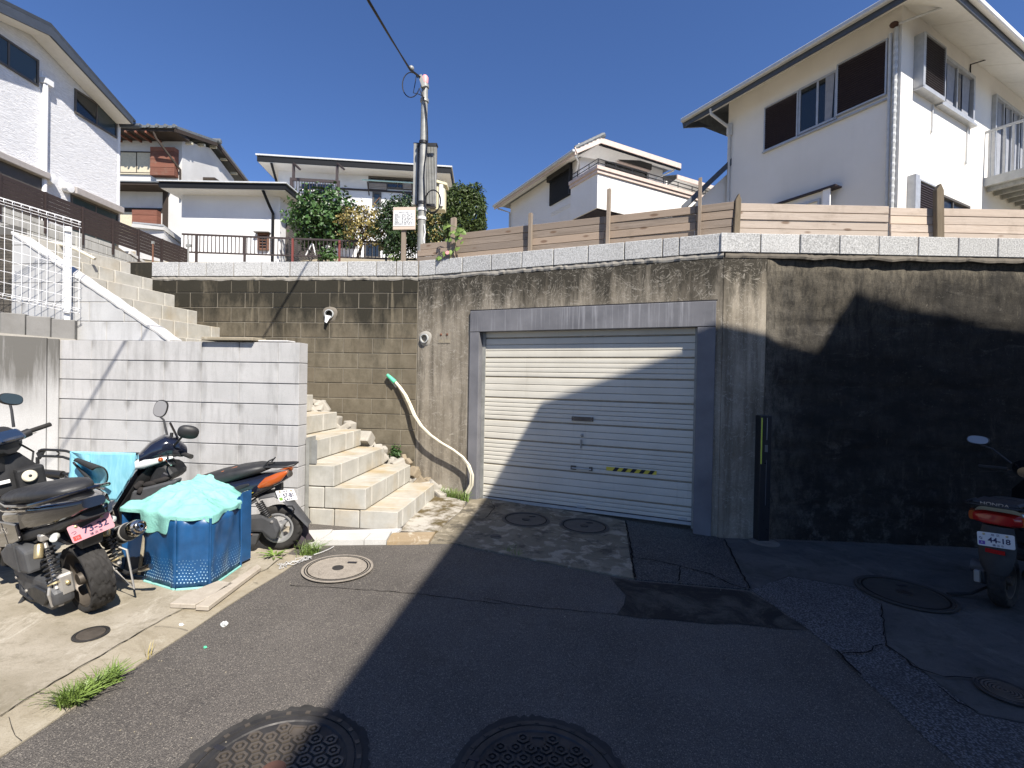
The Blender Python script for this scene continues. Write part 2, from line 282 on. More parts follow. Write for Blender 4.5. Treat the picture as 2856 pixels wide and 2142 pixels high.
M = dict(
    brown=m_brown(), gar=m_gar(), dark=m_dark(), cop=m_coping(), step=m_step(), asph=m_asphalt(), patch=m_patch(), moss=m_moss(),
    white=m_white('white block', (.40, .395, .385), (.50, .49, .48), .75, (.22, .215, .21)), parw=m_white('parapet block', (.42, .42, .415), (.52, .52, .515), .5, (.25, .25, .25)), greyb=m_white('grey block', (.17, .163, .15), (.25, .243, .23), .9, (.10, .1, .095)), greyfar=m_white('old grey block', (.34, .34, .32), (.48, .475, .45), .7),
    mort=concrete('mortar', (.32, .30, .255), (.44, .41, .36), 8), mortdk=concrete('dark joint mortar', (.11, .10, .085), (.24, .21, .17), 5), mortw=concrete('white mortar', (.50, .49, .47), (.64, .63, .61), 9, bump=.6),
    plainw=concrete('plain wall concrete', (.40, .395, .385), (.52, .515, .505), 2.4, None, .4, lambda s, c: s.mix(streaks(s, 1.92, .85, 0, .95, 6, .33), c, (.11, .105, .095))),
    pad=m_pad('parking pad concrete', (.235, .205, .150), (.37, .33, .265), (.13, .11, .07), (.46, .42, .35)), strip=m_pad('gutter concrete', (.26, .22, .155), (.355, .315, .24), (.17, .14, .09), (.42, .38, .30)), apron=m_apron(),
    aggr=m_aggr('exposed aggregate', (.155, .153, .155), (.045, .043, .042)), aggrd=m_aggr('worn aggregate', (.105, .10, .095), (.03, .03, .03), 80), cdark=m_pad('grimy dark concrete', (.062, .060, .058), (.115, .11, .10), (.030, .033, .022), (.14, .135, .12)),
    slabw=concrete('white paving slab', (.44, .425, .39), (.58, .565, .53), 6), ocre=m_pad('ochre concrete', (.27, .20, .12), (.36, .285, .19), (.35, .25, .13)),
    tar=plain('tar joint', (.030, .028, .026), .95, var=.4, bump=.5), crack=plain('crack', (.012, .011, .010), .95, spec=.1), frame=SH('f').m, shut=SH('s').m, tape=plain('weathered tape', (.3, .3, .3), .6),
    wood=m_wood('weathered fence wood', (.19, .15, .115), (.32, .26, .21)), woodn=m_wood('pale fence wood', (.40, .325, .265), (.56, .48, .41)), woodp=m_wood('post wood', (.22, .17, .13), (.34, .28, .22), (14, 14, 1.2), False), woodd=m_wood('old post wood', (.12, .095, .065), (.21, .17, .12), (14, 14, 1.2), False),
    stuc=m_stucco('cream stucco', (.70, .675, .625), (.76, .735, .69)), stucw=m_stucco('white stucco', (.70, .70, .70), (.78, .78, .78)), stucr=m_stucco('rough white stucco', (.74, .73, .71), (.81, .80, .785), 28, .9, .03), siding=m_siding(), soff=plain('soffit board', (.72, .71, .68), .8, var=.05), stucg=m_stucco('grey plaster', (.52, .51, .49), (.62, .61, .59)),
    fasd=plain('dark fascia', (.008, .009, .011), .65, spec=.25), fasb=plain('slate blue fascia', (.055, .065, .082), .5), fasp=plain('pinkish beige trim', (.58, .47, .41), .6), gut=plain('gutter grey white', (.50, .51, .51), .45), roofd=plain('dark roof metal', (.05, .055, .06), .4), tile=plain('roof tile', (.13, .14, .145), .5, var=.3), eaves=plain('dark eaves timber', (.035, .024, .017), .8), woodbr=m_wood('red brown boards', (.15, .062, .042), (.23, .10, .07), (1, 1, 14), False), creamw=plain('cream shutter wood', (.55, .50, .37), .7),
    glass=m_glass('dark glass', (.016, .020, .022)), glassg=m_glass('frosted grey glass', (.035, .050, .054), .2), glassb=m_glass('blue glass', (.02, .035, .07)), curt=plain('curtain', (.26, .27, .30), .9), alu=plain('aluminium frame', (.42, .43, .44), .4, .35), brz=plain('bronze frame', (.085, .075, .065), .45), louv=plain('maroon black louver', (.022, .013, .017), .5), blk=plain('black metal', (.013, .013, .014), .45), brn=plain('brown metal', (.040, .028, .026), .5), wht=plain('white paint', (.78, .78, .78), .45, var=.04), shutbox=plain('taupe shutter box', (.36, .33, .31), .5),
    galv=plain('galvanised steel', (.30, .30, .28), .55, .3, var=.25), pipe=plain('grey pvc', (.42, .43, .42), .5), cream=plain('cream plastic', (.66, .61, .48), .5), creamb=plain('cream box', (.68, .62, .42), .5), rust=plain('rusty iron', (.16, .075, .045), .85, var=.3), iron=plain('cast iron', (.055, .052, .050), .6, .55, var=.3, bump=.3), ironw=plain('worn iron', (.125, .105, .085), .55, .5, var=.3), rustdk=plain('dark rust', (.075, .035, .024), .8, var=.3), grn=plain('green tape', (.10, .55, .32), .6), pink=plain('pink cap', (.80, .30, .30), .5), red=plain('red', (.16, .035, .028), .6), yel=plain('yellow', (.62, .50, .05), .5), ylg=plain('yellow green reflector', (.55, .62, .08), .4), ink=plain('ink', (.015, .015, .02), .7), paper=plain('white paper', (.80, .80, .79), .7, var=.03), cable=plain('black cable', (.010, .010, .011), .5), lens=plain('steel blue post', (.02, .021, .024), .35),
)
def m_frame():
    s = SH('grey painted steel'); n = s.noise(1, 6, .7, s.pos(26, 26, .9)); c = s.mix(s.map(s.noise(3, 5), .3, .7), (.115, .115, .125), (.185, .184, .195)); c = s.mix(s.math('MULTIPLY', s.map(n, .52, .70, 0, .5), s.map(s.z(), 2.0, 2.2)), c, (.42, .42, .44))
    return s.done(c, .6, [(s.noise(60, 3), .12, .003)], spec=.35)
def m_shut():
    s = SH('ivory shutter paint'); n = s.noise(2, 6, .65); c = s.mix(s.map(n, .3, .7), (.54, .51, .435), (.63, .60, .52)); c = s.mix(s.map(s.noise(1, 6, .7, s.pos(15, 15, 1)), .58, .75, 0, .4), c, (.38, .35, .28))
    return s.done(c, .5, [(s.noise(5, 3), .08, .01)], spec=.4)
M['frame'] = m_frame(); M['shut'] = m_shut()
M['leafg'] = m_leaf('glossy green leaf', (.022, .055, .014), (.05, .105, .022)); M['leafd'] = m_leaf('dark green leaf', (.014, .032, .010), (.030, .060, .016)); M['leafy'] = m_leaf('yellowing leaf', (.16, .13, .035), (.30, .24, .08)); M['leafh'] = m_leaf('hedge leaf', (.022, .045, .010), (.06, .085, .018)); M['grass'] = m_leaf('fresh grass', (.07, .13, .022), (.14, .20, .045)); M['bark'] = plain('bark', (.055, .042, .032), .9, var=.4, bump=.6)
# ---------------------------------------------------------------- ground
struct = lambda o, **k: tag(o, kind='structure', **k)
def jag(p, amp, step=.12, seed=0):
    rn = random.Random(seed); out = []
    for i in range(len(p)):
        a, b = p[i], p[(i + 1) % len(p)]; n = max(1, int((b - a).length / step)); d = (b - a); pn = V((-d.y, d.x, 0)).normalized()
        for k in range(n):
            q = a + d * (k / n) + (pn * rn.uniform(-amp, amp) if k else V((0, 0, 0))); out.append(V((q.x, q.y, 0)))
    return out
def sheet(name, pts, mat, dz, th=.0, amp=0., seed=1, par=None):
    p = jag(pts, amp, seed=seed) if amp else pts
    p = [V((q.x, q.y, gz(q.x, q.y) + dz)) for q in p]; m = MB()
    if th: m.prism([q - V((0, 0, th)) for q in p], (0, 0, th))
    else: m.poly(p)
    return m.build(name, mat, par)
big = []
for y in (-120, 3.5): pass
struct(MB().poly([V((x, y, gz(x, y))) for x, y in ((-90, -120), (90, -120), (90, 9), (-90, 9))]).build('asphalt_road', M['asph']))
g = lambda z, *p: [GP(z, *q) for q in p]
curb_edge = g('Y6', (0, 1310), (480, 985), (1170, 530), (1670, 200), (1950, 10)) + g('N', (700, 1650), (790, 1596), (850, 1552))
curb_in = g('Y6', (0, 960), (380, 720), (880, 430), (1300, 180), (1540, 45)) + g('N', (640, 1640), (745, 1590), (800, 1548))
ext = lambda a, b, d: a + (a - b).normalized() * d
c0 = ext(curb_edge[0], curb_edge[1], 8); i0 = ext(curb_in[0], curb_in[1], 8)
struct(sheet('gutter_strip', [c0] + curb_edge + curb_in[::-1] + [i0], M['strip'], .006, .02, .004))
wl = V((-2.03, 4.66, 0)); wl2 = V((-4.58, 4.92, 0)); wl3 = V((-6.2, 3.9, 0))
struct(sheet('parking_pad', [i0] + [q + V((-.006, .004, 0)) for q in curb_in] + g('N', (872, 1500)) + [wl, wl2, wl3, V((-9, 0, 0)), V((-7, -8, 0))], M['pad'], .010, .03, .002))
struct(sheet('step_foot_mortar', g('N', (846, 1515), (868, 1487), (1120, 1480), (1102, 1492), (1000, 1497), (880, 1497)), M['mortw'], .022, .03, .005, 4))
t = thing('paving_slabs', 'three flat white stone slabs lying at the foot of the block stairs', 'paving slabs', GP('N', 980, 1515))
for pts in (((230 + 10, 400), (525, 392), (505, 425), (390, 505), (415, 535), (240, 530)), ((520, 420), (905, 425), (835, 500), (395, 505)), ((910, 425), (1115, 405), (1060, 498), (842, 500))):
    sheet('slab', g('Y2', *pts), M['slabw'], .045, .06, .004, 3, t)
struct(sheet('ochre_apron_strip', g('Y2', (1125, 408), (1545, 402), (1480, 492), (1066, 500)), M['ocre'], .030, .05, .006, 5))
lw = V((-.50, 5.93, 0)); rw_ = V((2.06, 4.86, 0))
struct(sheet('mossy_gutter', g('N', (1118, 1482), (1215, 1352), (1262, 1340), (1312, 1380), (1290, 1420), (1235, 1470), (1213, 1492)), M['moss'], .004, 0, .01, 6))
struct(sheet('garage_apron', g('N', (1214, 1493), (1240, 1468), (1295, 1418), (1311, 1396)) + [V((-.27, 5.99, 0)), V((.9, 5.50, 0))] + g('N', (1743, 1456), (1768, 1617), (1700, 1604), (1599, 1586), (1470, 1560), (1350, 1536), (1262, 1517), (1200, 1517)), M['apron'], .012, .05, .006, 7))
struct(sheet('driveway_aggregate', [V((.91, 5.49, 0))] + [V((1.95, 5.06, 0)), V((2.10, 4.9, 0))] + g('N', (2022, 1508), (2060, 1590), (2091, 1647), (2019, 1640), (1897, 1629), (1771, 1618), (1746, 1458)), M['aggrd'], .009, .05, .006, 8))
struct(sheet('old_asphalt_patch', g('N', (1700, 1610), (1771, 1622), (1897, 1633), (2019, 1644), (2089, 1651), (2160, 1692), (2232, 1741), (2255, 1758), (2120, 1748), (1990, 1742), (1850, 1728), (1720, 1715), (1745, 1660)), M['patch'], .003, 0, .02, 9))
agg = g('N', (2095, 1647), (2232, 1739), (2333, 1820), (2402, 1890), (2488, 1967), (2580, 2060), (2677, 2142))
struct(sheet('exposed_aggregate_strip', agg + [ext(agg[-1], agg[-2], 3), ext(agg[-1], agg[-2], 3) + V((1.2, 0, 0))] + g('N', (2856, 2022), (2727, 1995), (2580, 1882), (2515, 1832), (2470, 1805), (2457, 1689), (2380, 1640), (2200, 1610)), M['aggr'], .006, .03, .008, 10))
far = V((12, 4.85, 0))
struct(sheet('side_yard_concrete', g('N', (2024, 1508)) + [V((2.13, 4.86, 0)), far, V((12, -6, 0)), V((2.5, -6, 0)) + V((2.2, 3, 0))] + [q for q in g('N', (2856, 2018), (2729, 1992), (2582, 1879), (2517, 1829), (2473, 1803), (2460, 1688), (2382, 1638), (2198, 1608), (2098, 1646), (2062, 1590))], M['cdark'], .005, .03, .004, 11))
def crack(pts, wd=.006, dz=.016, seed=0, name='crack_line'):
    rn = random.Random(seed); P = []
    for i in range(len(pts) - 1):
        n = max(2, int((pts[i + 1] - pts[i]).length / .05))
        for k in range(n): P.append(pts[i].lerp(pts[i + 1], k / n) + V((rn.uniform(-.008, .008), rn.uniform(-.008, .008), 0)))
    P.append(pts[-1]); m = MB(); L = []
    for i, q in enumerate(P):
        d = (P[min(i + 1, len(P) - 1)] - P[max(i - 1, 0)]); nn = V((-d.y, d.x, 0)).normalized() * wd * .62 * rn.uniform(.4, 1.2); z = gz(q.x, q.y) + dz; L.append((V((q.x + nn.x, q.y + nn.y, z)), V((q.x - nn.x, q.y - nn.y, z))))
    for a, b in zip(L, L[1:]): m.add([a[0], a[1], b[1], b[0]], [(0, 1, 2, 3)])
    return m
m = MB()
for i, (z, pts, wd) in enumerate((('Y3', [(872, 170), (905, 330), (932, 520)], .012), ('Y3', [(905, 395), (1060, 415), (1210, 450), (1400, 500), (1520, 560), (1620, 590)], .010), ('Y3', [(1210, 450), (1200, 545)], .008), ('Y3', [(1485, 285), (1560, 440), (1640, 590)], .010),
        ('Y3', [(740, 245), (880, 268)], .006), ('Y3', [(40, 45), (65, 90), (10, 150)], .006), ('Y3', [(405, 182), (455, 185)], .006), ('Y2', [(2060, 110), (2140, 150), (2050, 245)], .005), ('Y5', [(1215, 530), (1130, 540), (1080, 585), (900, 595)], .010), ('Y5', [(1215, 530), (1310, 590), (1400, 680), (1500, 720), (1640, 760), (1900, 780)], .012), ('Y5', [(1180, 230), (1215, 530)], .006), ('Y5', [(1560, 810), (1740, 950), (1880, 1020)], .009), ('Y5', [(860, 570), (930, 640), (1040, 750)], .012))):
    c_ = crack(g(z, *pts), wd, .0165, i); m.add(c_.v, c_.f)
struct(m.build('paving_cracks', M['crack']))
m = MB()
for i, (z, pts, wd) in enumerate((('Y2', [(100, 905), (700, 935), (1300, 980), (1800, 1040), (2200, 1090)], .006), ('Y3', [(0, 640), (200, 680), (500, 710), (850, 745)], .005))):
    c_ = crack(g(z, *pts), wd, .002, i + 40); m.add(c_.v, c_.f)
struct(m.build('asphalt_seam', M['crack']))
m = MB()
for i, q in enumerate([curb_in]): c_ = crack(q, .004, .0135, 77); m.add(c_.v, c_.f)
for i, (z, pts) in enumerate((('Y6', [(1375, 165), (1480, 170), (1655, 205)]), ('Y6', [(365, 755), (440, 758)]), ('X4', [(1390, 1215), (1440, 1225)]), ('N', [(20, 2008), (60, 2075)]))): c_ = crack(g(z, *pts), .003, .0145, i + 90); m.add(c_.v, c_.f)
struct(m.build('gutter_joint', concrete('joint dirt', (.05, .04, .03), (.10, .085, .06), 9)))
# upper terrace behind the walls
def tz(y): return 2.98 if y < 6.8 else (2.98 + (y - 6.8) * .235 if y < 17 else (5.38 + (y - 17) * .30 if y < 30 else 9.3 + (y - 30) * .16))
R_ = []
for k, y in enumerate((0, .3, 3, 6, 10, 14, 18, 24, 30, 45, 80)):
    row = []
    for x in (-60, -30, -16, -9, -5.2, -1.25, 2.1, 6, 12, 30, 60):
        fy = 6.75 if x < -1.3 else (6.45 if x < 0 else 5.1); row.append(V((x, fy + y, tz(fy + y) - .02)))
    R_.append(row)
struct(MB().rings(R_, cap=False, cyc=False).build('upper_terrace', concrete('terrace earth', (.20, .17, .12), (.33, .29, .21), 3)))
# ---------------------------------------------------------------- block work
def blocks(par, fr, runs, z0, n, mat, h=.2, L=.4, d=.12, t0=0., j=.010, off=0., rnd=.0025, name='block', clip=None, bev=.004, seed=3):
    """courses of blocks, each its own part; runs(k) gives (s0, s1) of course k"""
    rn = random.Random(seed)
    for k in range(n):
        s0, s1 = runs(k) if callable(runs) else runs; z = z0 + k * h; s = s0 - ((off + k * .5) % 1) * L
        while s < s1 - .02:
            a, b = max(s + j / 2, s0), min(s + L - j / 2, s1); s += L
            if b - a < .03: continue
            pr = rn.uniform(-rnd, rnd); m = MB()
            if clip:
                P = clip([(a, z + j / 2), (b, z + j / 2), (b, z + h - j / 2), (a, z + h - j / 2)])
                if len(P) < 3: continue
                m.prism([fr.P(u, t0 + pr, q) for u, q in P], fr.n * d)
            else: m.fbox(fr, a, b, t0 + pr, t0 + d, z + j / 2, z + h - j / 2)
            m.build(name, mat, par, bev=bev)
B1 = FR((-4.9, 6.65), (-1.246, 6.30)); B2 = FR((-1.246, 6.30), (2.125, 4.88)); B3 = FR((2.125, 4.88), (9.5, 4.89))
# brown retaining wall on the left
wb = thing('retaining_wall', 'brown stained concrete block retaining wall above the stairs left of the garage', 'wall', B1.P(1.8, 0, 0))
MB().fbox(B1, -2.2, B1.L - .004, .007, .30, -.1, 2.868).build('mortar', concrete('stained joint mortar', (.10, .09, .07), (.27, .24, .19), 3), wb)
blocks(wb, B1, lambda k: (-2.2, B1.L - .012), .068, 14, M['brown'], off=.35, seed=5)
MB().fbox(B1, -2.0, -.10, .004, .13, 2.87, 3.075).build('top_block', M['brown'], wb, bev=.006)
for k in range(2): MB().fbox(B1, -.10 - .42 * k - .40, -.10 - .42 * k - .01, -.001, .2, 3.076, 3.09).build('cap_mortar', M['mortdk'], wb)
# smooth concrete wall round the garage, with its opening
oL, zb = B2.hit('N', 1314, 865); oR = B2.hit('N', 1998, 845)[0]; zT = 2.40
gw = thing('garage_wall', 'streaked brown concrete wall with the garage opening', 'wall', B2.P(1.8, 0, 0))
m = MB(); m.fbox(B2, .004, oL, 0, .3, -.1, 2.86); m.fbox(B2, oR, B2.L - .002, 0, .3, -.1, 2.86); m.fbox(B2, oL, oR, 0, .3, zT, 2.86); m.fbox(B3, .003, .44, .002, .3, -.1, 2.86)
m.build('wall_body', M['gar'], gw)
b = MB()
for k in range(46): b.box(B2.P(-.16 + .011 * k + random.uniform(-.03, .03), random.uniform(-.10, .0) - .03, random.uniform(.02, .52 - .009 * k)), [random.uniform(.06, .15) for _ in '123'], Matrix.Rotation(k * 1.3, 3, 'Z') @ Matrix.Rotation(k * .7, 3, 'X'))
tag(b.build('rubble', concrete('brown rubble', (.15, .12, .08), (.34, .28, .2), 9), gw, bev=.02, seg=2), kind='stuff')
# dark rough wall on the right
m = MB(); NX, NZ = 190, 76; R_ = []
for j in range(NZ + 1):
    row = []
    for i in range(NX + 1):
        s = .442 + i * (7.2 - .442) / NX; z = -.15 + j * 3.01 / NZ; q = B3.P(s, 0, z)
        d = .030 * MN.fractal(V((s * 1.1, z * 2.4, 3)), 1., 2.1, 6) + .012 * MN.noise(V((s * 11, z * 13, 1))) - (.014 if abs((z % .62) - .31) < .022 else 0) - (.012 if abs(s - 1.55) < .02 or abs(s - 4.1) < .02 else 0)
        e = min(1, (s - .442) * 6); row.append(q + B3.n * (.05 - d * .9) * e if j < NZ else q + B3.n * .05)
    R_.append(row)
m.rings(R_, cap=False, cyc=False); m.fbox(B3, .442, 7.2, .09, .3, -.15, 2.85)
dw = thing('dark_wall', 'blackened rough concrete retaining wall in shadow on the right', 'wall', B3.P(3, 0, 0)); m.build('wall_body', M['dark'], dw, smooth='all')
# mortar bed and coping
def bed(fr, s0, s1, par, mat, seed, zt=2.885, amp=.012):
    m = MB(); R_ = []; n = int((s1 - s0) / .03)
    for i in range(n + 1):
        s = s0 + (s1 - s0) * i / n; a = MN.fractal(V((s * 7, seed, 0)), .8, 2.1, 6); d = -.006 - .022 * abs(a); zb = 2.857 - .018 * MN.noise(V((s * 5, seed + 4, 0))) - .01
        R_.append([fr.P(s, d * .4, zb - .012), fr.P(s, d, zb + .008), fr.P(s, d * .9, zt - .006), fr.P(s, .02, zt - .001), fr.P(s, .06, zb - .004)])
    return m.rings(R_).build('mortar_bed', mat, par)
bed(B1, -.1, B1.L - .01, wb, M['mort'], 1); bed(B2, .0, B2.L - .004, gw, M['mort'], 2); bed(B3, .01, 7.2, dw, M['mortdk'], 3)
def cope(fr, cuts, par, seed):
    rn = random.Random(seed)
    for a, b in zip(cuts, cuts[1:]):
        p = rn.uniform(-.004, .004); dz = rn.uniform(-.002, .002)
        MB().fbox(fr, a + .005, b - .005, -.018 + p, .13, 2.887, 3.080 + dz).build('coping_block', M['cop'], par, bev=.005)
        MB().fbox(fr, b - .0052, b + .0052, -.006, .12, 2.888, 3.070).build('joint', M['mortdk'], par)
c1 = [-.10 + .4005 * k for k in range(9)] + [3.20 + .17, 3.20 + .255]; c1 = [q for q in c1 if q < B1.L]; c1.append(B1.L - .004)
cope(B1, c1, wb, 1)
cuts = [B2.hit('N', x, 700)[0] for x in (1216, 1292, 1372, 1457, 1545, 1641, 1742, 1848, 1894)]
cope(B2, [.006] + cuts + [B2.L + .012], gw, 2); cope(B3, [.012] + [B3.hit('Zd', x, 1500)[0] for x in (240, 478, 717, 957, 1197, 1437, 1680, 1920)] + [3.05 + .4 * k for k in range(11)], dw, 3)
# white block wall behind the scooters and its plain neighbour
LF = FR((-1.08 + -.994 * 4, 4.64 + .109 * 4), (-1.08, 4.64)); LS = LF.L      # stair frame: s = LS at the lowest nose, t = 0 at its near side
sW = lambda d: LS + d
ww = thing('boundary_wall', 'whitewashed block wall with grey drip stains behind the scooters', 'wall', LF.P(LS - 2.2, -.15, 0))
a0, a1 = LS - 3.52, LS - .945
MB().fbox(LF, a0, a1 - .004, -.143, -.004, -.12, 1.872).build('mortar', concrete('grey joint mortar', (.22, .215, .21), (.34, .33, .32), 8), ww)
for k in range(10):
    z = -.125 + k * .2; cuts = [a0, a0 + .36]
    while cuts[-1] < a1 - .2: cuts.append(cuts[-1] + .4)
    cuts[-1] = a1
    for a, b in zip(cuts, cuts[1:]): MB().fbox(LF, a + .0012, b - .0012, -.15 - random.uniform(0, .002), .0, z + .006, z + .1955).build('block', M['white'], ww, bev=.0022)
MB().fbox(LF, a1 - .98, a1 - .45, -.20, .02, 1.882, 1.915).build('loose_cap_slab', M['strip'], ww, bev=.006); MB().fbox(LF, a1 - .45, a1 - .14, -.12, .02, 1.878, 1.895).build('cap_mortar', M['mortw'], ww, bev=.006)
PW = FR((-5.6, 4.22), (-4.568, 4.845)); pw = thing('concrete_wall', 'plain concrete wall with black drips at the far left edge', 'wall', PW.P(.8, 0, 0))
MB().prism([PW.P(-1.4, 0, -.1), PW.P(PW.L - .095, 0, -.1), PW.P(PW.L - .095, 0, 1.885), PW.P(-1.4, 0, 1.92)], PW.n * .15).build('wall_body', M['plainw'], pw)
MB().fbox(PW, PW.L - .092, PW.L - .004, .004, .14, -.1, 1.882).build('pilaster', M['plainw'], pw, bev=.006)
# ---------------------------------------------------------------- stairs
RUN, RISE, Z0 = .325, .2125, .252
st = thing('block_stairs', 'yellow stained concrete block stairs climbing left beside the retaining wall', 'stairs', LF.P(LS, 0, 0))
DEP = 1.36
for k in range(14):
    s1 = LS - RUN * k; z1 = Z0 + RISE * k; sb = s1 - RUN - .05 if k > 2 else s1 - .9
    # near side: courses of whole blocks below the tread
    if k < 4:
        cuts = [s1]; L_ = .40 if k else .26
        while cuts[-1] > max(LS - 1.25, s1 - 1.2) + .1: cuts.append(cuts[-1] - (L_ if len(cuts) > 1 else (.39 if k != 1 else .43)))
        for b, a in zip(cuts, cuts[1:]):
            MB().fbox(LF, a + .005, b - .005, 0, .145, z1 - RISE + .006 if k else .06, z1 if b == s1 else z1 - .004).build('block', M['step'], st, bev=.006)
    tt = [(.15 if k < 4 else .02)]; n = 0; rr = random.Random(k)
    while tt[-1] < DEP - .05: tt.append(min(DEP, tt[-1] + rr.choice((.39, .39, .20, .39)))); n += 1
    if DEP - tt[-2] < .12 and len(tt) > 2: tt.pop(-2)
    for a, b in zip(tt, tt[1:]):
        MB().fbox(LF, s1 - RUN - .05, s1 - random.uniform(0, .003), a + .005, b - .005, z1 - RISE + .008 if k else -.02, z1).build('block', M['step'], st, bev=.006)
MB().prism([LF.P(LS - .02, .02, -.1), LF.P(LS - .02, .02, Z0 - .012)] + [LF.P(LS - RUN * k - .015, .02, Z0 + RISE * kk - .012) for k in range(1, 14) for kk in (k - 1, k)] + [LF.P(LS - RUN * 14.5, .02, Z0 + RISE * 13 - .012), LF.P(LS - RUN * 14.5, .02, -.1)], LF.n * (DEP - .04)).build('mortar_core', M['mortdk'], st)
m = MB()
for k in range(60):   # broken mortar between step ends and wall
    s = LS - random.uniform(-.12, 1.7); z = Z0 + RISE * ((LS - s) / RUN - .55) - random.uniform(0, .16); m.box(LF.P(s, DEP + random.uniform(.02, .16), max(.05, z)), [random.uniform(.06, .18) for _ in '123'], Matrix.Rotation(random.uniform(0, 3), 3, 'Z') @ Matrix.Rotation(random.uniform(0, 3), 3, 'X'))
tag(m.build('broken_mortar', M['mort'], st, bev=.02, seg=2), kind='stuff')
m = MB().fbox(LF, LS - 5.0, LS - .25, DEP - .02, DEP + .35, -.1, .17); m.prism([LF.P(LS - .2, DEP, .0), LF.P(LS - .2, DEP, .12), LF.P(LS - 4.6, DEP, 2.90), LF.P(LS - 4.6, DEP, 0)], LF.n * .3).build('side_fill', M['mort'], st)
# sloping parapet
pr_ = thing('stair_parapet', 'white block parapet wall with a sloping mortar cap beside the upper stairs', 'wall', LF.P(LS - 3, 0, 1.8))
A = LF.hit('N', 38, 649, -.0); B = LF.hit('N', 473, 946, .0); sl_ = (A[1] - B[1]) / (A[0] - B[0])
def clipl(P):
    out = []; fz = lambda q: q[1] - (B[1] + sl_ * (q[0] - B[0]) - .035)
    for i in range(len(P)):
        a, b = P[i], P[(i + 1) % len(P)]; fa, fb = fz(a), fz(b)
        if fa <= 0: out.append(a)
        if fa * fb < 0: u = fa / (fa - fb); out.append((a[0] + (b[0] - a[0]) * u, a[1] + (b[1] - a[1]) * u))
    return out
blocks(pr_, LF, (A[0] - .02, B[0] + .3), 1.48, 10, M['parw'], d=.14, t0=.0, off=.2, clip=clipl, rnd=.0015, j=.006)
MB().prism([LF.P(u, .006, z) for u, z in clipl([(A[0] - .02, 1.45), (B[0] + .3, 1.45), (B[0] + .3, 3.6), (A[0] - .02, 3.6)])], LF.n * .12).build('mortar', M['mort'], pr_)
m = MB(); R_ = []
for i in range(41):
    u = i / 40; s = A[0] - .02 + (B[0] + .03 - A[0]) * u; z = B[1] + sl_ * (s - B[0]); jt = .006 * MN.fractal(V((s * 9, 2, 0)), 1, 2, 4) * (2 if u > .4 else .3); R_.append([LF.P(s, -.008 + jt, z - .030), LF.P(s, -.010 + jt, z - .006), LF.P(s, .0 + jt, z + .004), LF.P(s, .15, z + .004 + jt), LF.P(s, .16, z - .04)])
m.rings(R_).build('sloping_cap', M['mortw'], pr_)
MB().fbox(LF, A[0] - .6, A[0] - .03, .02, .15, 1.6, 3.1).build('pier', M['plainw'], pr_)
# grey blocks and white mesh fence on the far left wall
GBF = FR((-4.98, 4.66), (-4.50, 4.935)); gb = thing('block_row', 'short row of grey concrete blocks under the white mesh fence', 'blocks', GBF.P(.2, 0, 1.9))
for k in range(-4, 3):
    a = k * .186; sag = -.085 * a; MB().fbox(GBF, a + .003, a + .183, 0, .12, 1.905 + sag - .02, 2.115 + sag).build('block', M['greyb'], gb, bev=.006)
MB().prism([GBF.P(-.8, -.012, 1.93), GBF.P(.565, -.012, 1.855), GBF.P(.565, -.012, 1.885), GBF.P(-.8, -.012, 1.96)], GBF.n * .15).build('mortar_bed', M['mort'], gb)
MF = FR((-4.955, 4.65), (-4.47, 4.95)); mf = thing('mesh_fence', 'white welded wire mesh fence with rolled edges above the grey blocks', 'fence', MF.P(.2, 0, 2.1))
zt = lambda s: 3.155 - .21 * s; zl = lambda s: 2.30 - .17 * s
m = MB(); m.fbox(MF, .452, .500, .01, .06, 1.90, 3.035); m.build('post', M['wht'], mf, bev=.006)
mw = MB(); ss = [-.40 + .0607 * k for k in range(17)]
for s in ss:
    P = [MF.P(s, -.01, zl(s)), MF.P(s, -.01, zt(s))]; c = lambda z0, sg: [MF.P(s, -.01 - .035 * math.sin(a) * 1.0, z0 + sg * (.028 - .028 * math.cos(a))) for a in (.5, 1.1, 1.7, 2.3, 2.9, 3.5, 4.1, 4.7)]
    MB().tube(c(zl(s), -1)[::-1] + P + c(zt(s), 1), .0024, 6).build('wire', M['wht'], mf, smooth=True)
for k in range(9):
    u = k / 8; f = lambda s: zl(s) + (zt(s) - zl(s)) * u
    MB().tube([MF.P(-.45, -.006, f(-.45)), MF.P(.585, -.006, f(.585))], .0022, 6).build('wire', M['wht'], mf)
for dt, dz, fz in ((-.03, .05, zt), (-.045, .02, zt), (-.02, .058, zt), (-.03, -.05, zl), (-.045, -.02, zl)):
    MB().tube([MF.P(-.45, dt, fz(-.45) + dz), MF.P(.585, dt, fz(.585) + dz)], .0024, 6).build('wire', M['wht'], mf)
MB().fbox(MF, .448, .505, -.012, .02, 2.98, 3.0).build('clamp', M['wht'], mf); MB().fbox(MF, .448, .505, -.012, .02, 2.15, 2.17).build('clamp', M['wht'], mf)
t = thing('conduit_pipe', 'cream plastic pipe curving down behind the mesh fence', 'pipe', YP('Y8', 600, 800, 5.6))
MB().tube([YP('Y8', x, y, 5.55) for x, y in ((300, 775), (380, 768), (450, 774), (520, 786), (600, 806), (680, 838), (760, 880), (830, 915))], .018, 8).build('pipe', M['cream'], t, smooth=True)
# metal post at the wall end
t = thing('steel_plate_post', 'dark grey galvanised steel plate standing between white wall and stairs', 'post', GP('N', 870, 1487))
q0 = LF.P(LS - .93, .004, 0); MB().fbox(LF, LS - .935, LS - .925, -.03, .14, .05, .95).build('plate', M['galv'], t)
MB().fbox(LF, LS - .924, LS - .835, .0, .004, .69, .925).build('flange', M['galv'], t)
MB().fbox(LF, LS - .924, LS - .90, -.03, -.024, .05, .945).build('edge', M['galv'], t)
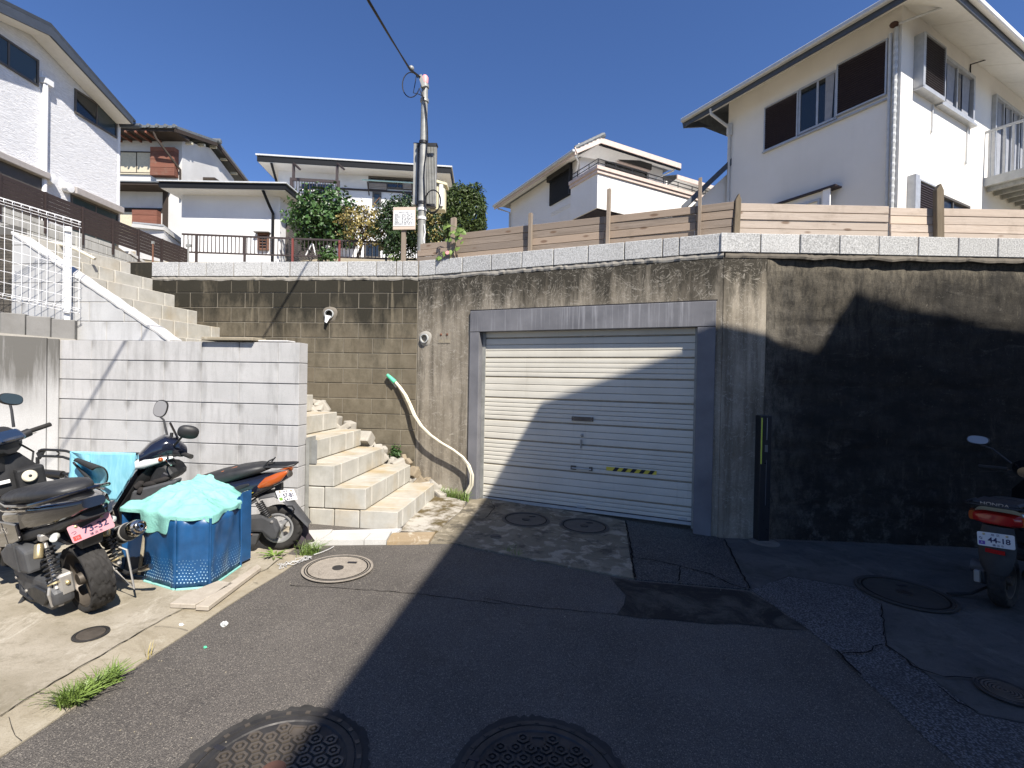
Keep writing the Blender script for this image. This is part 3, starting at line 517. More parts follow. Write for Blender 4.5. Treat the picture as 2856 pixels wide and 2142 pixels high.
# ---------------------------------------------------------------- garage shutter
gd = thing('garage_door', 'ivory roll up garage shutter with black and yellow hazard tape', 'garage door', B2.P((oL + oR) / 2, .1, .09))
fw = .175; dl, dr = oL + fw, oR - fw; DT = .085
fr_ = thing('garage_frame', 'blue grey painted steel frame round the garage shutter', 'door frame', B2.P((oL + oR) / 2, 0, 0))
zL = B2.hit('Zh', 60, 232)[1]
MB().fbox(B2, oL, oR, -.025, .16, zL, zT - .003).build('lintel', M['frame'], fr_, bev=.004)
MB().fbox(B2, oL, dl - .045, -.022, .16, .02, zL - .004).build('jamb', M['frame'], fr_, bev=.004); MB().fbox(B2, dr, oR, -.022, .16, -.03, zL - .004).build('jamb', M['frame'], fr_, bev=.004)
MB().fbox(B2, dl - .044, dl, DT - .015, .16, .03, zL - .004).build('guide_rail', M['galv'], fr_); MB().fbox(B2, dr - .022, dr - .001, DT - .03, .16, .03, zL - .004).build('guide_rail', M['galv'], fr_)
MB().fbox(B2, oL - .012, oR + .012, .0, .02, zT - .001, zT + .014).build('caulk_line', M['ink'], fr_)
zb = .095; zt_ = zL + .02
levels = [265, 365, 462, 567, 680, 778, 908, 1015, 1078]; zz = [zt_] + [B2.hit('Zh', 105, y, DT)[1] for y in levels] + []
for i, (zu, zd) in enumerate(zip(zz, zz[1:])):
    top = zu - (.0 if i == 0 else .007); bot = zd + .007; n = 1 if i == 0 else (3 if i % 2 == (1 if i < 3 else 1) else 5)
    n = {0: 1, 1: 3, 2: 4, 3: 3, 4: 5, 5: 3, 6: 6, 7: 3, 8: 3}[i]
    for k in range(n):
        a = top - (top - bot) * k / n; b = top - (top - bot) * (k + 1) / n; h = a - b
        prof = [(DT + .010, b + .0015), (DT + .002, b + .0025), (DT - .001, b + .007), (DT - .002, b + h * .5), (DT - .001, a - .007), (DT + .002, a - .0025), (DT + .010, a - .0015)]
        MB().prism([B2.P(dl, t_, z) for t_, z in prof], B2.e * (dr - .022 - dl)).build('slat', M['shut'], gd)
    if i: MB().fbox(B2, dl, dr - .022, DT + .006, DT + .013, zu - .0075, zu + .0075).build('reveal_strip', M['strip'], gd)
MB().fbox(B2, dl, dr - .022, DT + .0102, DT + .02, zz[-1] - .01, zt_ - .002).build('backing', M['ink'], gd); MB().fbox(B2, dl, dr - .022, DT - .008, DT + .03, zz[-1] - .035, zz[-1] - .002).build('bottom_rail', M['pipe'], gd)
def dP(z, x, y, t=DT - .006): s, zz_ = B2.hit(z, x, y, t); return s, zz_
def plate(z, x0, y0, x1, y1, mat, name, th=.006, t=DT - .004, par=gd):
    a, za = dP(z, x0, y0); b, _ = dP(z, x1, y0); _, zb_ = dP(z, x0, y1); return MB().fbox(B2, min(a, b), max(a, b), t - th, t, min(za, zb_), max(za, zb_)).build(name, mat, par, bev=.0015)
h1 = plate('X8', 450, 147, 735, 203, M['ironw'], 'pull_handle', .012); 
for u in (470, 710): 
    for v in (158, 200): s, z = dP('X8', u, v + (8 if u > 600 else 0)); MB().lathe([(.006, 0), (.004, .004)], B2.P(s, DT - .016, z), -B2.n, 8).build('screw', M['galv'], h1)
plate('X8', 436, 795, 508, 848, M['ironw'], 'handle_bracket', .010); plate('X8', 678, 815, 722, 868, M['ironw'], 'handle_bracket', .010); s, z = dP('X8', 440, 812); s2, z2 = dP('X8', 720, 848)
MB().tube([B2.P(s + .01, DT - .016, z - .012), B2.P(s2 - .01, DT - .016, z - .012)], .008, 8).build('pull_bar', M['pipe'], gd)
s, z = dP('X8', 582, 400); MB().lathe([(.0, .012), (.012, .010), (.018, .004), (.019, 0)], B2.P(s, DT - .004, z), -B2.n, 16).build('lock_cylinder', M['galv'], gd, smooth=True)
s, z = dP('X8', 573, 505); MB().loft([(B2.P(s, DT - .016, z + .045), B2.e * .013, B2.n * .008, 3), (B2.P(s, DT - .016, z), B2.e * .011, B2.n * .007, 3), (B2.P(s, DT - .018, z - .055), B2.e * .007, B2.n * .005, 3)], 12).build('lever', M['galv'], gd, smooth=True)
# hazard tape
ht = plate('X8', 905, 812, 1572, 862, M['yel'], 'hazard_tape', .002, DT - .006); s0, zA = dP('X8', 905, 812); s1, _ = dP('X8', 1572, 880); _, zB = dP('X8', 905, 862); zA, zB = max(zA, zB), min(zA, zB); w_ = s1 - s0
for k in range(6):
    a = s0 + w_ * (.125 + .175 * k); P = [(a, zB), (a + w_ * .085, zB), (min(s1, a + w_ * .145), zA), (min(s1, a + w_ * .06), zA)]
    if a + w_ * .085 > s1: continue
    MB().prism([B2.P(u, DT - .0092, z) for u, z in P], B2.n * .001).build('black_stripe', M['ink'], ht)
plate('X8', 1858, 1478, 1975, 1515, M['pipe'], 'label_sticker', .001); plate('X8', 515, 1322, 630, 1352, M['pipe'], 'label_sticker', .001, DT - .004); 
# black post with reflector at the wall
s, _ = B3.hit('Y4', 340, 155); t = thing('bollard_post', 'tall black post with a yellow reflective strip against the dark wall', 'post', GP('Y4', 335, 1070))
fb = FR((t.location.x - .055, t.location.y), (t.location.x + .055, t.location.y + .004)); zt2 = YP('Y4', 340, 155, t.location.y).z
MB().fbox(fb, 0, .115, 0, .11, gz(*t.location.xy), zt2).build('post_body', M['lens'], t, bev=.004)
MB().fbox(fb, .004, .016, -.003, .001, zt2 - .48, zt2 - .02).build('reflective_strip', M['ylg'], t); MB().fbox(fb, .062, .066, -.002, .001, zt2 - .24, zt2 - .02).build('slot', M['pipe'], t); MB().fbox(fb, .062, .066, -.002, .001, .35, zt2 - .44).build('slot', M['frame'], t)
for k in range(4): MB().fbox(fb, .046 + k * .008, .050 + k * .008, -.003, .001, zt2 - .36, zt2 - .29).build('grille_bar', M['galv'], t)
m = MB().lathe([(.0, .02), (.1, .018), (.15, .004), (.16, 0)], V(t.location) + V((.0, .02, 0)), (0, 0, 1), 14); m.build('mortar_collar', M['mortdk'], t)
# weep pipes
for z, x, y, fr, rr, lab in (('Zf', 2035, 612, B1, .058, 'weep pipe with a white tongue high in the brown block wall'), ('Zg', 712, 450, B2, .055, 'round drain pipe in a mortar collar left of the garage')):
    s, h = fr.hit(z, x, y); t = thing('drain_pipe', lab, 'pipe', fr.P(s, 0, h), group='drain pipes in the wall')
    MB().lathe([(rr + .004, .09), (rr + .004, -.035), (rr - .006, -.036), (rr - .006, .3)], fr.P(s, 0, h), fr.n, 20).build('pipe', M['pipe'], t, smooth=True); MB().lathe([(rr - .008, .08), (.0, .081)], fr.P(s, 0, h), fr.n, 20).build('dark_bore', M['ink'], t)
    R_ = [[fr.P(s + math.cos(a) * r * (1 + .12 * math.sin(3 * a)), tt, h + math.sin(a) * r * (1.15 + .1 * math.cos(2 * a))) for a in [2 * math.pi * k / 24 for k in range(24)]] for r, tt in ((rr * 1.02, -.010), (rr * 1.5, -.008), (rr * 1.75, .004))]
    MB().rings(R_, cap=False).build('mortar_collar', M['mortdk'] if fr is B1 else M['mort'], t, smooth=True)
    if fr is B1: MB().prism([fr.P(s - .045, -.03, h - .02), fr.P(s + .03, -.03, h - .03), fr.P(s - .012, -.06, h - .125), fr.P(s - .04, -.055, h - .11)], -fr.n * .004 + V((0, 0, .004))).build('drip_tongue', M['wht'], t)
t = thing('bracket_plate', 'small faded metal plate with rusty bolts on the garage wall', 'plate', B2.P(*([B2.hit('Zg', 810, 445)[0], 0, B2.hit('Zg', 810, 445)[1]])))
a, za = B2.hit('Zg', 778, 418); b, zb2 = B2.hit('Zg', 840, 475); MB().fbox(B2, a, b, -.004, .003, zb2, za).build('plate', M['gar'], t)
for u in (.25, .75): MB().lathe([(.018, 0), (.012, .008), (0, .01)], B2.P(a + (b - a) * u, -.004, za - .03), -B2.n, 10).build('bolt', M['rust'], t); MB().fbox(B2, a + (b - a) * (u - .2), a + (b - a) * (u + .2), -.006, -.003, zb2 + .008, zb2 + .05).build('sticker', M['strip'], t)
# cream hoses from the wall to the garage jamb
ho = thing('wall_hoses', 'pair of cream hoses curving from a green taped end down to the garage jamb', 'hose', B1.P(B1.L - .2, -.05, 1.7))
pts = ((515, 636), (552, 668), (580, 700), (608, 740), (632, 790), (655, 845), (690, 900), (735, 945), (790, 985), (850, 1020), (900, 1058), (932, 1100), (950, 1150), (948, 1200), (925, 1245))
for k, dx in enumerate((-4, 6)):
    P = []
    for i, (x, y) in enumerate(pts[1:]):
        u = i / (len(pts) - 2); fr = B1 if u < .22 else B2; off = -.035 - .09 * math.sin(math.pi * min(1, u * 1.05)) - (.03 if u > .8 else 0)
        s, h = fr.hit('Zg', x + dx, y + (3 if k else -3), off); P.append(fr.P(s, off, h))
    MB().tube(P, .0155, 10).build('hose', M['cream'], ho, smooth=True)
P = [B1.P(*(lambda q: (q[0], -.05, q[1]))(B1.hit('Zg', x, y, -.05))) for x, y in ((515, 636), (530, 650), (556, 674))]
MB().tube(P, [.02, .026, .03], 10).build('green_tape', M['grn'], ho, smooth=True); MB().tube([P[1] + V((0, .005, -.01)), P[2] + V((.01, .06, -.06))], .022, 8).build('outlet_pipe', M['pipe'], ho)
# ---------------------------------------------------------------- manholes
def manhole(name, lab, c, r, style, mats, tilt=0):
    c = V((c.x, c.y, 0)); up = GN.normalized(); pt = lambda x, y, h: V((c.x + x, c.y + y, gz(c.x + x, c.y + y) + h))
    t = thing(name, lab, 'manhole cover', pt(0, 0, 0)); h0 = .018 if style != 'hex' else .006
    def ringm(prof, n=48): return MB().rings([[pt(math.cos(2 * math.pi * k / n) * a, math.sin(2 * math.pi * k / n) * a, b) for k in range(n)] for a, b in prof], cap=False)
    if style == 'hex':
        rn = random.Random(int(c.x * 100)); n = 120; R_ = []
        for a, b in ((r * 1.0, .0015), (r * 1.06, .003)): R_.append([pt(math.cos(2 * math.pi * k / n) * (a + (rn.uniform(0, .02) if a > r else 0)), math.sin(2 * math.pi * k / n) * (a + (rn.uniform(0, .03) if a > r else 0)), b) for k in range(n)])
        MB().rings(R_, cap=False).build('tar_joint', M['tar'], t)
    f = ringm([(r, h0 - .004), (r, h0), (r * .93, h0), (r * .925, h0 - .008)]).build('ring', mats[0], t)
    lid = MB().rings([[pt(math.cos(2 * math.pi * k / 48) * a, math.sin(2 * math.pi * k / 48) * a, b) for k in range(48)] for a, b in ((r * .91, h0 - .008), (r * .91, h0 - .001), (r * .83, h0 - .001), (r * .815, h0 - .006), (r * .05, h0 - .005))]).build('lid', mats[1], t)
    m = MB()
    if style == 'hex':
        q = r * .195; dots = MB()
        for i in range(-7, 8):
            for j in range(-7, 8):
                x = q * (i + .5 * (j % 2)); y = q * j * .866; d = math.hypot(x, y)
                if d > r * .74 or d < r * .16 or (abs(x) < r * .1 and y > r * .55): continue
                P0 = [(x + math.cos(k * math.pi / 3 + math.pi / 6) * q * .47, y + math.sin(k * math.pi / 3 + math.pi / 6) * q * .47) for k in range(6)]; P1 = [(x + (a - x) * .62, y + (b - y) * .62) for a, b in P0]
                mm = MB().rings([[pt(a, b, h0 - .005) for a, b in P0], [pt(a, b, h0 + .001) for a, b in P0], [pt(a, b, h0 + .001) for a, b in P1], [pt(a, b, h0 - .005) for a, b in P1]], cap=False)
                mm.lathe([(q * .13, 0), (q * .13, .006), (0, .006)], pt(x, y, h0 - .005), up, 8); mm.build('hexagon_stud', mats[2], lid)
        for k in range(24): a = 2 * math.pi * k / 24; MB().box(pt(math.cos(a) * r * .965, math.sin(a) * r * .965, h0 + .001), (.016, .02, .004), Matrix.Rotation(a, 3, 'Z')).build('rim_stud', mats[2], f)
        MB().rings([[pt(x, y, hh) for x, y in ((-e, r * .62 - e), (e, r * .62 - e), (e, r * .62 + e), (-e, r * .62 + e))] for e, hh in ((.032, h0 - .005), (.032, h0 + .001), (.024, h0 + .001), (.024, h0 - .004))]).build('square_boss', mats[2], lid)
        MB().lathe([(r * .14, 0), (r * .14, .006), (r * .11, .007), (0, .007)], pt(0, 0, h0 - .005), up, 24).build('centre_emblem', M['rustdk'], lid)
        for a in (-.35, math.pi - .35): MB().box(pt(math.cos(a) * r * .87, math.sin(a) * r * .87, h0 - .0005), (.05, .022, .003), Matrix.Rotation(a, 3, 'Z')).build('lift_slot', M['ink'], lid, bev=.004)
    elif style == 'rings':
        for i in range(1, 7): 
            a = r * .8 * i / 6.6; n = 40
            for j in range(0, 40, 5): 
                if (j // 5 + i) % 5 == 0: continue
            MB().rings([[pt(math.cos(2 * math.pi * k / n) * (a + e), math.sin(2 * math.pi * k / n) * (a + e), hh) for k in range(n)] for e, hh in ((-.007, h0 - .006), (-.006, h0 + .001), (.003, h0 + .001), (.004, h0 - .006))], cap=False).build('raised_ring', mats[2], lid)
    else:
        MB().lathe([(r * .16, 0), (r * .16, .007), (r * .13, .008), (0, .007)], pt(0, 0, h0 - .006), up, 24).build('centre_plate', M['iron'], lid)
        MB().box(pt(r * .28, r * .42, h0 - .001), (.07, .025, .004)).build('lift_slot', M['ink'], lid)
        ringm([(r * .925, h0 - .004), (r * .92, h0 + .002), (r * .9, h0 + .002), (r * .885, h0 - .004)]).build('iron_rim', M['iron'], t)
        ringm([(r * .86, h0 - .001), (r * .86, h0 + .0006), (r * .825, h0 + .0006)]).build('rim_gap', M['crack'], t)
    return t
r1 = .335
c1_ = GP('N', 778 - 2, 2110); 
manhole('manhole_cover', 'iron hexagon patterned manhole cover half in sun at the bottom edge', GP('N', 762, 2152), .325, 'hex', (M['iron'], M['iron'], M['ironw']))
manhole('manhole_cover', 'iron hexagon patterned manhole cover wholly in shade at the bottom edge', GP('N', 1508, 2184), .325, 'hex', (M['iron'], M['iron'], M['iron']))
cc = concrete('manhole concrete', (.19, .165, .135), (.29, .255, .21), 20, (.36, .32, .27)); cd_ = concrete('shade toned manhole concrete', (.09, .08, .065), (.15, .132, .107), 12)  # cd_ is the cover concrete with the garage shade put into its colour
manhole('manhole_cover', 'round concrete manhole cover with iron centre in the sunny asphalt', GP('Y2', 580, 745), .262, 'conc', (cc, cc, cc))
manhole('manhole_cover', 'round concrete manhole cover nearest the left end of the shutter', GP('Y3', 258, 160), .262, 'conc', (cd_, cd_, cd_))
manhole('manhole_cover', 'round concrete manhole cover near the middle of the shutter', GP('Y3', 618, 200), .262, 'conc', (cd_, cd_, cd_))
manhole('manhole_cover', 'small oval looking iron drain cover in the sunlit parking pad', GP('Y6', 802, 238), .083, 'rings', (M['iron'], M['iron'], M['ironw']))
ck_ = concrete('deep shade manhole concrete', (.035, .034, .03), (.07, .066, .058), 12)  # cover concrete again, its colour darkened to carry the yard shade
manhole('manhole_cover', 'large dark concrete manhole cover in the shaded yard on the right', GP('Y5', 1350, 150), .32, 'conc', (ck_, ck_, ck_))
manhole('manhole_cover', 'small ringed iron drain cover at the right edge in shade', GP('Y5', 2075, 866), .125, 'rings', (M['iron'], M['iron'], M['ironw']))
t = thing('drain_plug', 'tiny round drain plug with a slot in the garage apron', 'drain', GP('Y3', 72, 266)); c = GP('Y3', 72, 266)
MB().lathe([(.055, .012), (.055, .018), (.047, .018), (.045, .015), (0, .015)], c, GN, 24).build('plug', cd_, t); MB().box(c + V((0, 0, .0165)), (.085, .008, .003)).build('slot', M['ink'], t)
# ---------------------------------------------------------------- houses
def gmx(gm, k): return M[gm] if isinstance(gm, str) else (gm[k % len(gm)] if isinstance(gm, (tuple, list)) else gm)
def win(fr, s0, s1, z0, z1, par, fm, panes=2, gm='glass', w=.045, out=.03, name='window', curtains=False, label=None):
    m = MB(); s0, s1 = min(s0, s1), max(s0, s1); z0, z1 = min(z0, z1), max(z0, z1)
    m.fbox(fr, s0, s0 + w, -out, .02, z0, z1); m.fbox(fr, s1 - w, s1, -out, .02, z0, z1); m.fbox(fr, s0 + w, s1 - w, -out, .02, z1 - w, z1); m.fbox(fr, s0 + w, s1 - w, -out - .015, .02, z0, z0 + w)
    f = m.build(name, fm, par, label=label); a, b = s0 + w, s1 - w; d = (b - a) / panes
    MB().fbox(fr, a, b, -.012, -.004, z0 + w, z1 - w).build('pane', gmx(gm, 0), f) if panes == 1 else None
    if panes > 1:
        for k in range(panes):
            MB().fbox(fr, a + d * k + .006, a + d * (k + 1) - .006, -.013 + .004 * (k % 2), -.003, z0 + w, z1 - w).build('pane', gmx(gm, k), f)
            if k: MB().fbox(fr, a + d * k - .022, a + d * k + .022, -out * .7, .003, z0 + w, z1 - w).build('sash', fm, f)
    if curtains:
        for k in curtains:
            u = MB(); n = 14; R_ = []
            for i in range(n + 1): R_.append([fr.P(a + d * (k + .45) + d * .5 * i / n * (1 if j else .8), -.016 + .0025 * math.sin(i * 2.1) - .004, z0 + w + (z1 - z0 - 2 * w) * j) for j in (0, 1)])
            u.rings(R_, cap=False, cyc=False).build('curtain', M['curt'], f, smooth='all')
    return f
def louver(fr, s0, s1, z0, z1, par, fm, out=.05, pitch=.045, mat=None, name='louver_panel'):
    m = MB(); w = .03; s0, s1 = min(s0, s1), max(s0, s1); z0, z1 = min(z0, z1), max(z0, z1)
    for q in ((s0, s0 + w, z0, z1), (s1 - w, s1, z0, z1), (s0 + w, s1 - w, z0, z0 + w), (s0 + w, s1 - w, z1 - w, z1)): m.fbox(fr, q[0], q[1], -out, .0, q[2], q[3])
    f = m.build(name, fm, par); v = MB(); z = z0 + w + .004
    while z < z1 - w - pitch * .6:
        v.add([fr.P(s0 + w, -out + .008, z), fr.P(s1 - w, -out + .008, z), fr.P(s1 - w, -out + .026, z + pitch * .8), fr.P(s0 + w, -out + .026, z + pitch * .8), fr.P(s0 + w, -out + .012, z - .004), fr.P(s1 - w, -out + .012, z - .004)], [(0, 1, 2, 3), (0, 1, 5, 4)]); z += pitch
    tag(v.build('louvers', mat or M['louv'], f), kind='stuff'); MB().fbox(fr, s0 + w, s1 - w, -out + .03, -.002, z0 + w, z1 - w).build('backing', mat or M['louv'], f)
    return f
def bar(a, b, w, h, name, mat, par, up=V((0, 0, 1)), bev=0):
    a, b = V(a), V(b); d = (b - a).normalized(); s = d.cross(up).normalized(); u = s.cross(d); o = a - s * w / 2 - u * h / 2
    return MB().obb(o, b - a, s * w, u * h).build(name, mat, par, bev=bev)
def pipe(pts, r, mat, par, name='downpipe', n=8): return MB().tube(pts, r, n).build(name, mat, par, smooth=True)
# --- cream house on the right
C1 = V((7.13, 9.0, 0)); eL = V((-.477, .879, 0)).normalized(); eR = V((.879, .477, 0)).normalized()
RL = FR(C1 + eL * 3.6, C1); RF = FR(C1, C1 + eR * 9)
h = thing('house', 'two storey cream stucco house with maroon louver shutters above the fence on the right', 'house', C1 + V((0, 0, 3)))
MB().prism([RL.P(-.1, 0, 2.6), RL.P(3.6, 0, 2.6), RF.P(9, 0, 2.6), RF.P(9, 6, 2.6), RL.P(-.1, 9, 2.6)], (0, 0, 6.12)).build('wall', M['stuc'], h)
ov = .62; ez = 8.24
P = lambda s, t, z: RL.P(s, t, z)
ovF = .75
e0 = RL.P(-.95, -ov, 8.30); e1 = RL.P(3.6 + ovF, -ov, 8.33); e2 = RF.P(9.5, -ovF, 8.40); w0 = RL.P(-.95, .02, 8.66); w1 = RL.P(3.6, 0, 8.68); w2 = RF.P(9.5, 0, 8.74)
# soffit boards along both eaves, sloping up to the wall head
cs = [-.95 + (3.6 + .95) * k / 5 for k in range(6)]
for a, b in zip(cs, cs[1:]): MB().prism([RL.P(a, 0, 8.66), RL.P(b - .008, 0, 8.66), RL.P(b - .008 + (ovF if b > 3.5 else 0), -ov, 8.31), RL.P(a, -ov, 8.31)], (0, 0, .02)).build('soffit_board', M['soff'], h)
cs = [0, 1.1, 2.3, 3.5, 4.7, 5.9, 7.1, 8.3, 9.5]
for a, b in zip(cs, cs[1:]): MB().prism([RF.P(a, 0, 8.665), RF.P(b - .010, 0, 8.665), RF.P(b - .010, -ovF, 8.315), RF.P(a - (ov if a == 0 else 0), -ovF, 8.315)], (0, 0, .02)).build('soffit_board', M['soff'], h)
top = V((0, 0, .19)); rdg = RL.P(-.9, 5, 10.4), RF.P(8.6, 4.6, 10.4)
q = [RL.P(-1.0, -ov - .02, 8.33), RL.P(3.6 + ovF + .02, -ov - .02, 8.33), RF.P(9.6, -ovF - .02, 8.33), RF.P(9.6, 6, 8.33), RL.P(-1.0, 8, 8.33)]
apex = RL.P(-.6, 4.2, 10.2); apex2 = RF.P(6.5, 4.2, 10.2)
MB().add([p + V((0, 0, .17)) for p in q] + [apex, apex2], [(0, 1, 5), (1, 2, 6), (1, 6, 5), (2, 3, 6), (3, 4, 5, 6), (4, 0, 5)]).build('roof', M['tile'], h)
bar(RL.P(-.98, -ov, 8.355), RL.P(3.6 + ovF, -ov, 8.355), .03, .13, 'fascia', M['fasb'], h); bar(RL.P(-1.0, -ov - .07, 8.44), RL.P(3.6 + ovF + .09, -ov - .07, 8.44), .11, .10, 'gutter', M['gut'], h, bev=.02)
bar(RF.P(-ov + .0, -ovF, 8.355), RF.P(9.5, -ovF, 8.355), .03, .15, 'fascia', M['fasb'], h); bar(RF.P(-ov - .09, -ovF - .07, 8.45), RF.P(9.6, -ovF - .07, 8.45), .11, .11, 'gutter', M['wht'], h, bev=.02)
bar(RL.P(-1.0, -ov, 8.36), RL.P(-1.0, .6, 8.72), .04, .16, 'barge_board', M['fasb'], h)
# upper window on the shaded side: louver, two panes, louver
louver(RL, .90, 1.70, 7.02, 8.05, h, M['alu']); f = win(RL, 1.70, 2.50, 7.06, 8.08, h, M['alu'], 2, 'glass', curtains=[1]); louver(RL, 2.50, 3.40, 7.09, 8.15, h, M['alu'], .075)
MB().fbox(RL, .88, 3.44, -.07, .0, 6.99, 7.02).build('window_sill', M['alu'], h)
# sunny side
x = MB().fbox(RF, .47, .53, -.16, 0, 7.22, 8.24); x.fbox(RF, .47, 1.40, -.16, 0, 7.20, 7.25); x.build('shutter_box', M['alu'], h); louver(RF, .53, 1.40, 7.25, 8.26, h, M['alu'], .16); f = win(RF, 1.42, 3.02, 7.22, 8.24, h, M['alu'], 2, 'glassb', w=.07, out=.08, curtains=[0, 1])
MB().fbox(RF, 1.38, 3.06, -.12, 0, 7.17, 7.215).build('window_sill', M['alu'], h)
f = win(RF, 4.15, 6.2, 6.29, 8.22, h, M['alu'], 4, 'glassb', w=.07, out=.08, curtains=[0, 1, 2, 3])
for x, ln in ((1.25, .55), (2.86, .8)): pipe([RF.P(x, -.02, 7.17), RF.P(x, -.02, 7.17 - ln), RF.P(x - .03, -.03, 7.15 - ln), RF.P(x - .05, -.02, 7.22 - ln)], .012, M['gut'], h, 'hook')
# lower bay and windows
MB().prism([RL.P(1.25, -.16, 4.6), RL.P(2.42, -.16, 4.6), RL.P(2.42, 0, 4.6), RL.P(1.25, 0, 4.6)], (0, 0, 1.0)).build('bay', M['stuc'], h)
MB().fbox(RL, 1.05, 2.62, -.24, 0, 5.60, 5.635).build('bay_hood', M['louv'], h); MB().fbox(RL, 2.36, 2.50, -.20, -.165, 4.6, 5.60).build('bay_post', M['wht'], h)
win(RL, 1.3, 2.3, 4.6, 5.46, h, M['alu'], 2, 'glassg', out=.2)
MB().fbox(RF, .34, .50, -.14, 0, 4.7, 5.56).build('shutter_box', M['alu'], h); louver(RF, .50, 1.42, 4.6, 5.50, h, M['alu'], .14); win(RF, 1.43, 3.0, 4.6, 5.47, h, M['brz'], 2, 'glassb', out=.06)
# pipes at the corner
pipe([RL.P(-.14, -ov, 8.36), RL.P(-.13, -ov, 8.24), RL.P(-.04, -.1, 8.02), RL.P(-.03, -.05, 7.9), RL.P(-.03, -.05, 3.0)], .035, M['gut'], h); MB().box(RL.P(-.03, -.05, 7.95), (.10, .10, .30)).build('pipe_hopper', M['gut'], h)
pipe([RL.P(3.44, -.06, 8.2), RL.P(3.45, -.06, 3.0)], .028, M['gut'], h)
for k in range(34): MB().lathe([(.034, 0), (.039, .02), (.039, .05), (.034, .07)], RL.P(3.53, -.06, 3.3 + k * .14), (0, 0, 1), 8).build('duct_wrap', M['gut'], h)
pipe([RL.P(3.53, -.06, 8.26), RL.P(3.53, -.06, 3.0)], .034, M['pipe'], h, 'duct'); MB().sphere(RL.P(3.50, -.07, 8.33), .065, 8, (1.2, 1, .8)).build('duct_end', M['rustdk'], h, smooth=True)
pipe([RL.P(3.58, -.07, 8.30), RF.P(.6, -.62, 8.55), RF.P(1.0, -.74, 8.72)], .022, M['gut'], h, 'service_pipe'); pipe([RF.P(2.95, -.01, 8.26), RF.P(2.92, -.02, 8.50), RF.P(3.2, -.2, 8.60), RF.P(3.9, -.66, 8.38)], .014, M['cable'], h, 'service_cable')
# balcony
bs = 3.82; MB().fbox(RF, bs, 9, -1.05, -.005, 6.08, 6.27).build('balcony_floor', M['pipe'], h)
for k in range(12): MB().fbox(RF, bs + .12 + k * .42, bs + .18 + k * .42, -1.0, -.02, 5.98, 6.078).build('balcony_joist', M['galv'], h)
MB().fbox(RF, bs, 9, -1.055, -1.01, 7.265, 7.315).build('balcony_rail', M['gut'], h); MB().fbox(RF, bs, bs + .045, -1.009, -.005, 7.265, 7.315).build('balcony_rail', M['gut'], h)
for k in range(10): MB().fbox(RF, bs + k * .55, bs + .05 + k * .55, -1.05, -1.01, 6.271, 7.264).build('balcony_post', M['gut'], h)
for t_ in (.06, .13, .30, .44, .61, .80): MB().fbox(RF, bs + .004, bs + .04, -t_ - .045, -t_, 6.271, 7.264).build('balcony_post', M['gut'], h)
# --- small gabled house between
h = thing('house', 'small tan house with a dark blue grey gable roof between the two cream houses', 'house', YP('Zd', 200, 1240, 12.2))
a, b, c = YP('Zd', 8, 1258, 12.2), YP('Zd', 285, 985, 12.2), YP('Zd', 420, 860, 12.2)
MB().prism([a + V((.35, .1, .12)), a + V((.35, .1, -2)), V((c.x, 12.3, a.z - 2)), V((c.x, 12.3, c.z - .3))], (0, 4, 0)).build('wall', M['stuc'], h)
MB().prism([a, a + V((0, 0, -.10)), V((c.x, c.y, c.z - .12)), c], (0, 4, 0)).build('roof', M['roofd'], h); MB().prism([a + V((-.03, 0, .02)), a + V((-.03, 0, -.14)), V((c.x, c.y, c.z - .16)), c + V((0, 0, .02))], (0, -.05, 0)).build('barge_board', M['fasb'], h)
# --- cream house with balcony in the middle
C2 = V((2.47, 14.6, 0)); ML = FR(C2 + eL * 6, C2); MN_ = FR(C2, C2 + eR * 9)
h = thing('house', 'cream two storey house with a tiled roof and a solid walled balcony', 'house', C2 + V((0, 1, 5)))
lt, ft = .35, 1.4
MB().prism([ML.P(-.25, lt, 4.4), ML.P(6 - ft, lt, 4.4), MN_.P(4.4, ft, 4.4), MN_.P(4.4, ft + 5, 4.4), ML.P(-.25, 6, 4.4)], (0, 0, 4.62)).build('wall', M['stucr'], h)
MB().prism([MN_.P(4.4, ft + .5, 4.4), MN_.P(9, ft + .5, 4.4), MN_.P(9, 6, 4.4), MN_.P(4.4, 6, 4.4)], (0, 0, 4.3)).build('side_wing', M['stucr'], h)
MB().prism([MN_.P(0, 0, 6.80), MN_.P(5.6, 0, 6.80), MN_.P(5.6, ft + .4, 6.80), MN_.P(0, ft - .01, 6.80)], (0, 0, 1.04)).build('balcony_wall', M['stucr'], h)
MB().prism([MN_.P(.04, .04, 6.76), MN_.P(5.6, .04, 6.76), MN_.P(5.6, ft, 6.76), MN_.P(.04, ft, 6.76)], (0, 0, .035)).build('balcony_underside', M['louv'], h)
for z0, z1, o in ((7.845, 7.94, .05), (7.945, 8.05, .09)): MB().prism([MN_.P(-o, -o, z0), MN_.P(5.65, -o, z0), MN_.P(5.65, .2, z0), MN_.P(.2, .2, z0), MN_.P(.2, ft, z0), MN_.P(-o, ft, z0)], (0, 0, z1 - z0)).build('balcony_cap', M['fasp'], h)
for dz in (8.20, 8.32):
    pipe([MN_.P(.05, ft, dz), MN_.P(.05, .06, dz), MN_.P(5.6, .06, dz)], .017, M['blk'], h, 'balcony_rail', 6)
for k in range(9): pipe([MN_.P(.06 + k * .68, .06, 8.05), MN_.P(.06 + k * .68, .06, 8.32)], .014, M['blk'], h, 'rail_post', 6)
for k in range(2): pipe([MN_.P(.05, .5 + k * .6, 8.05), MN_.P(.05, .5 + k * .6, 8.32)], .014, M['blk'], h, 'rail_post', 6)
fl = FR(ML.P(0, lt, 0)[:2], ML.P(6, lt, 0)[:2]); ff = FR(MN_.P(0, ft, 0)[:2], MN_.P(9, ft, 0)[:2])
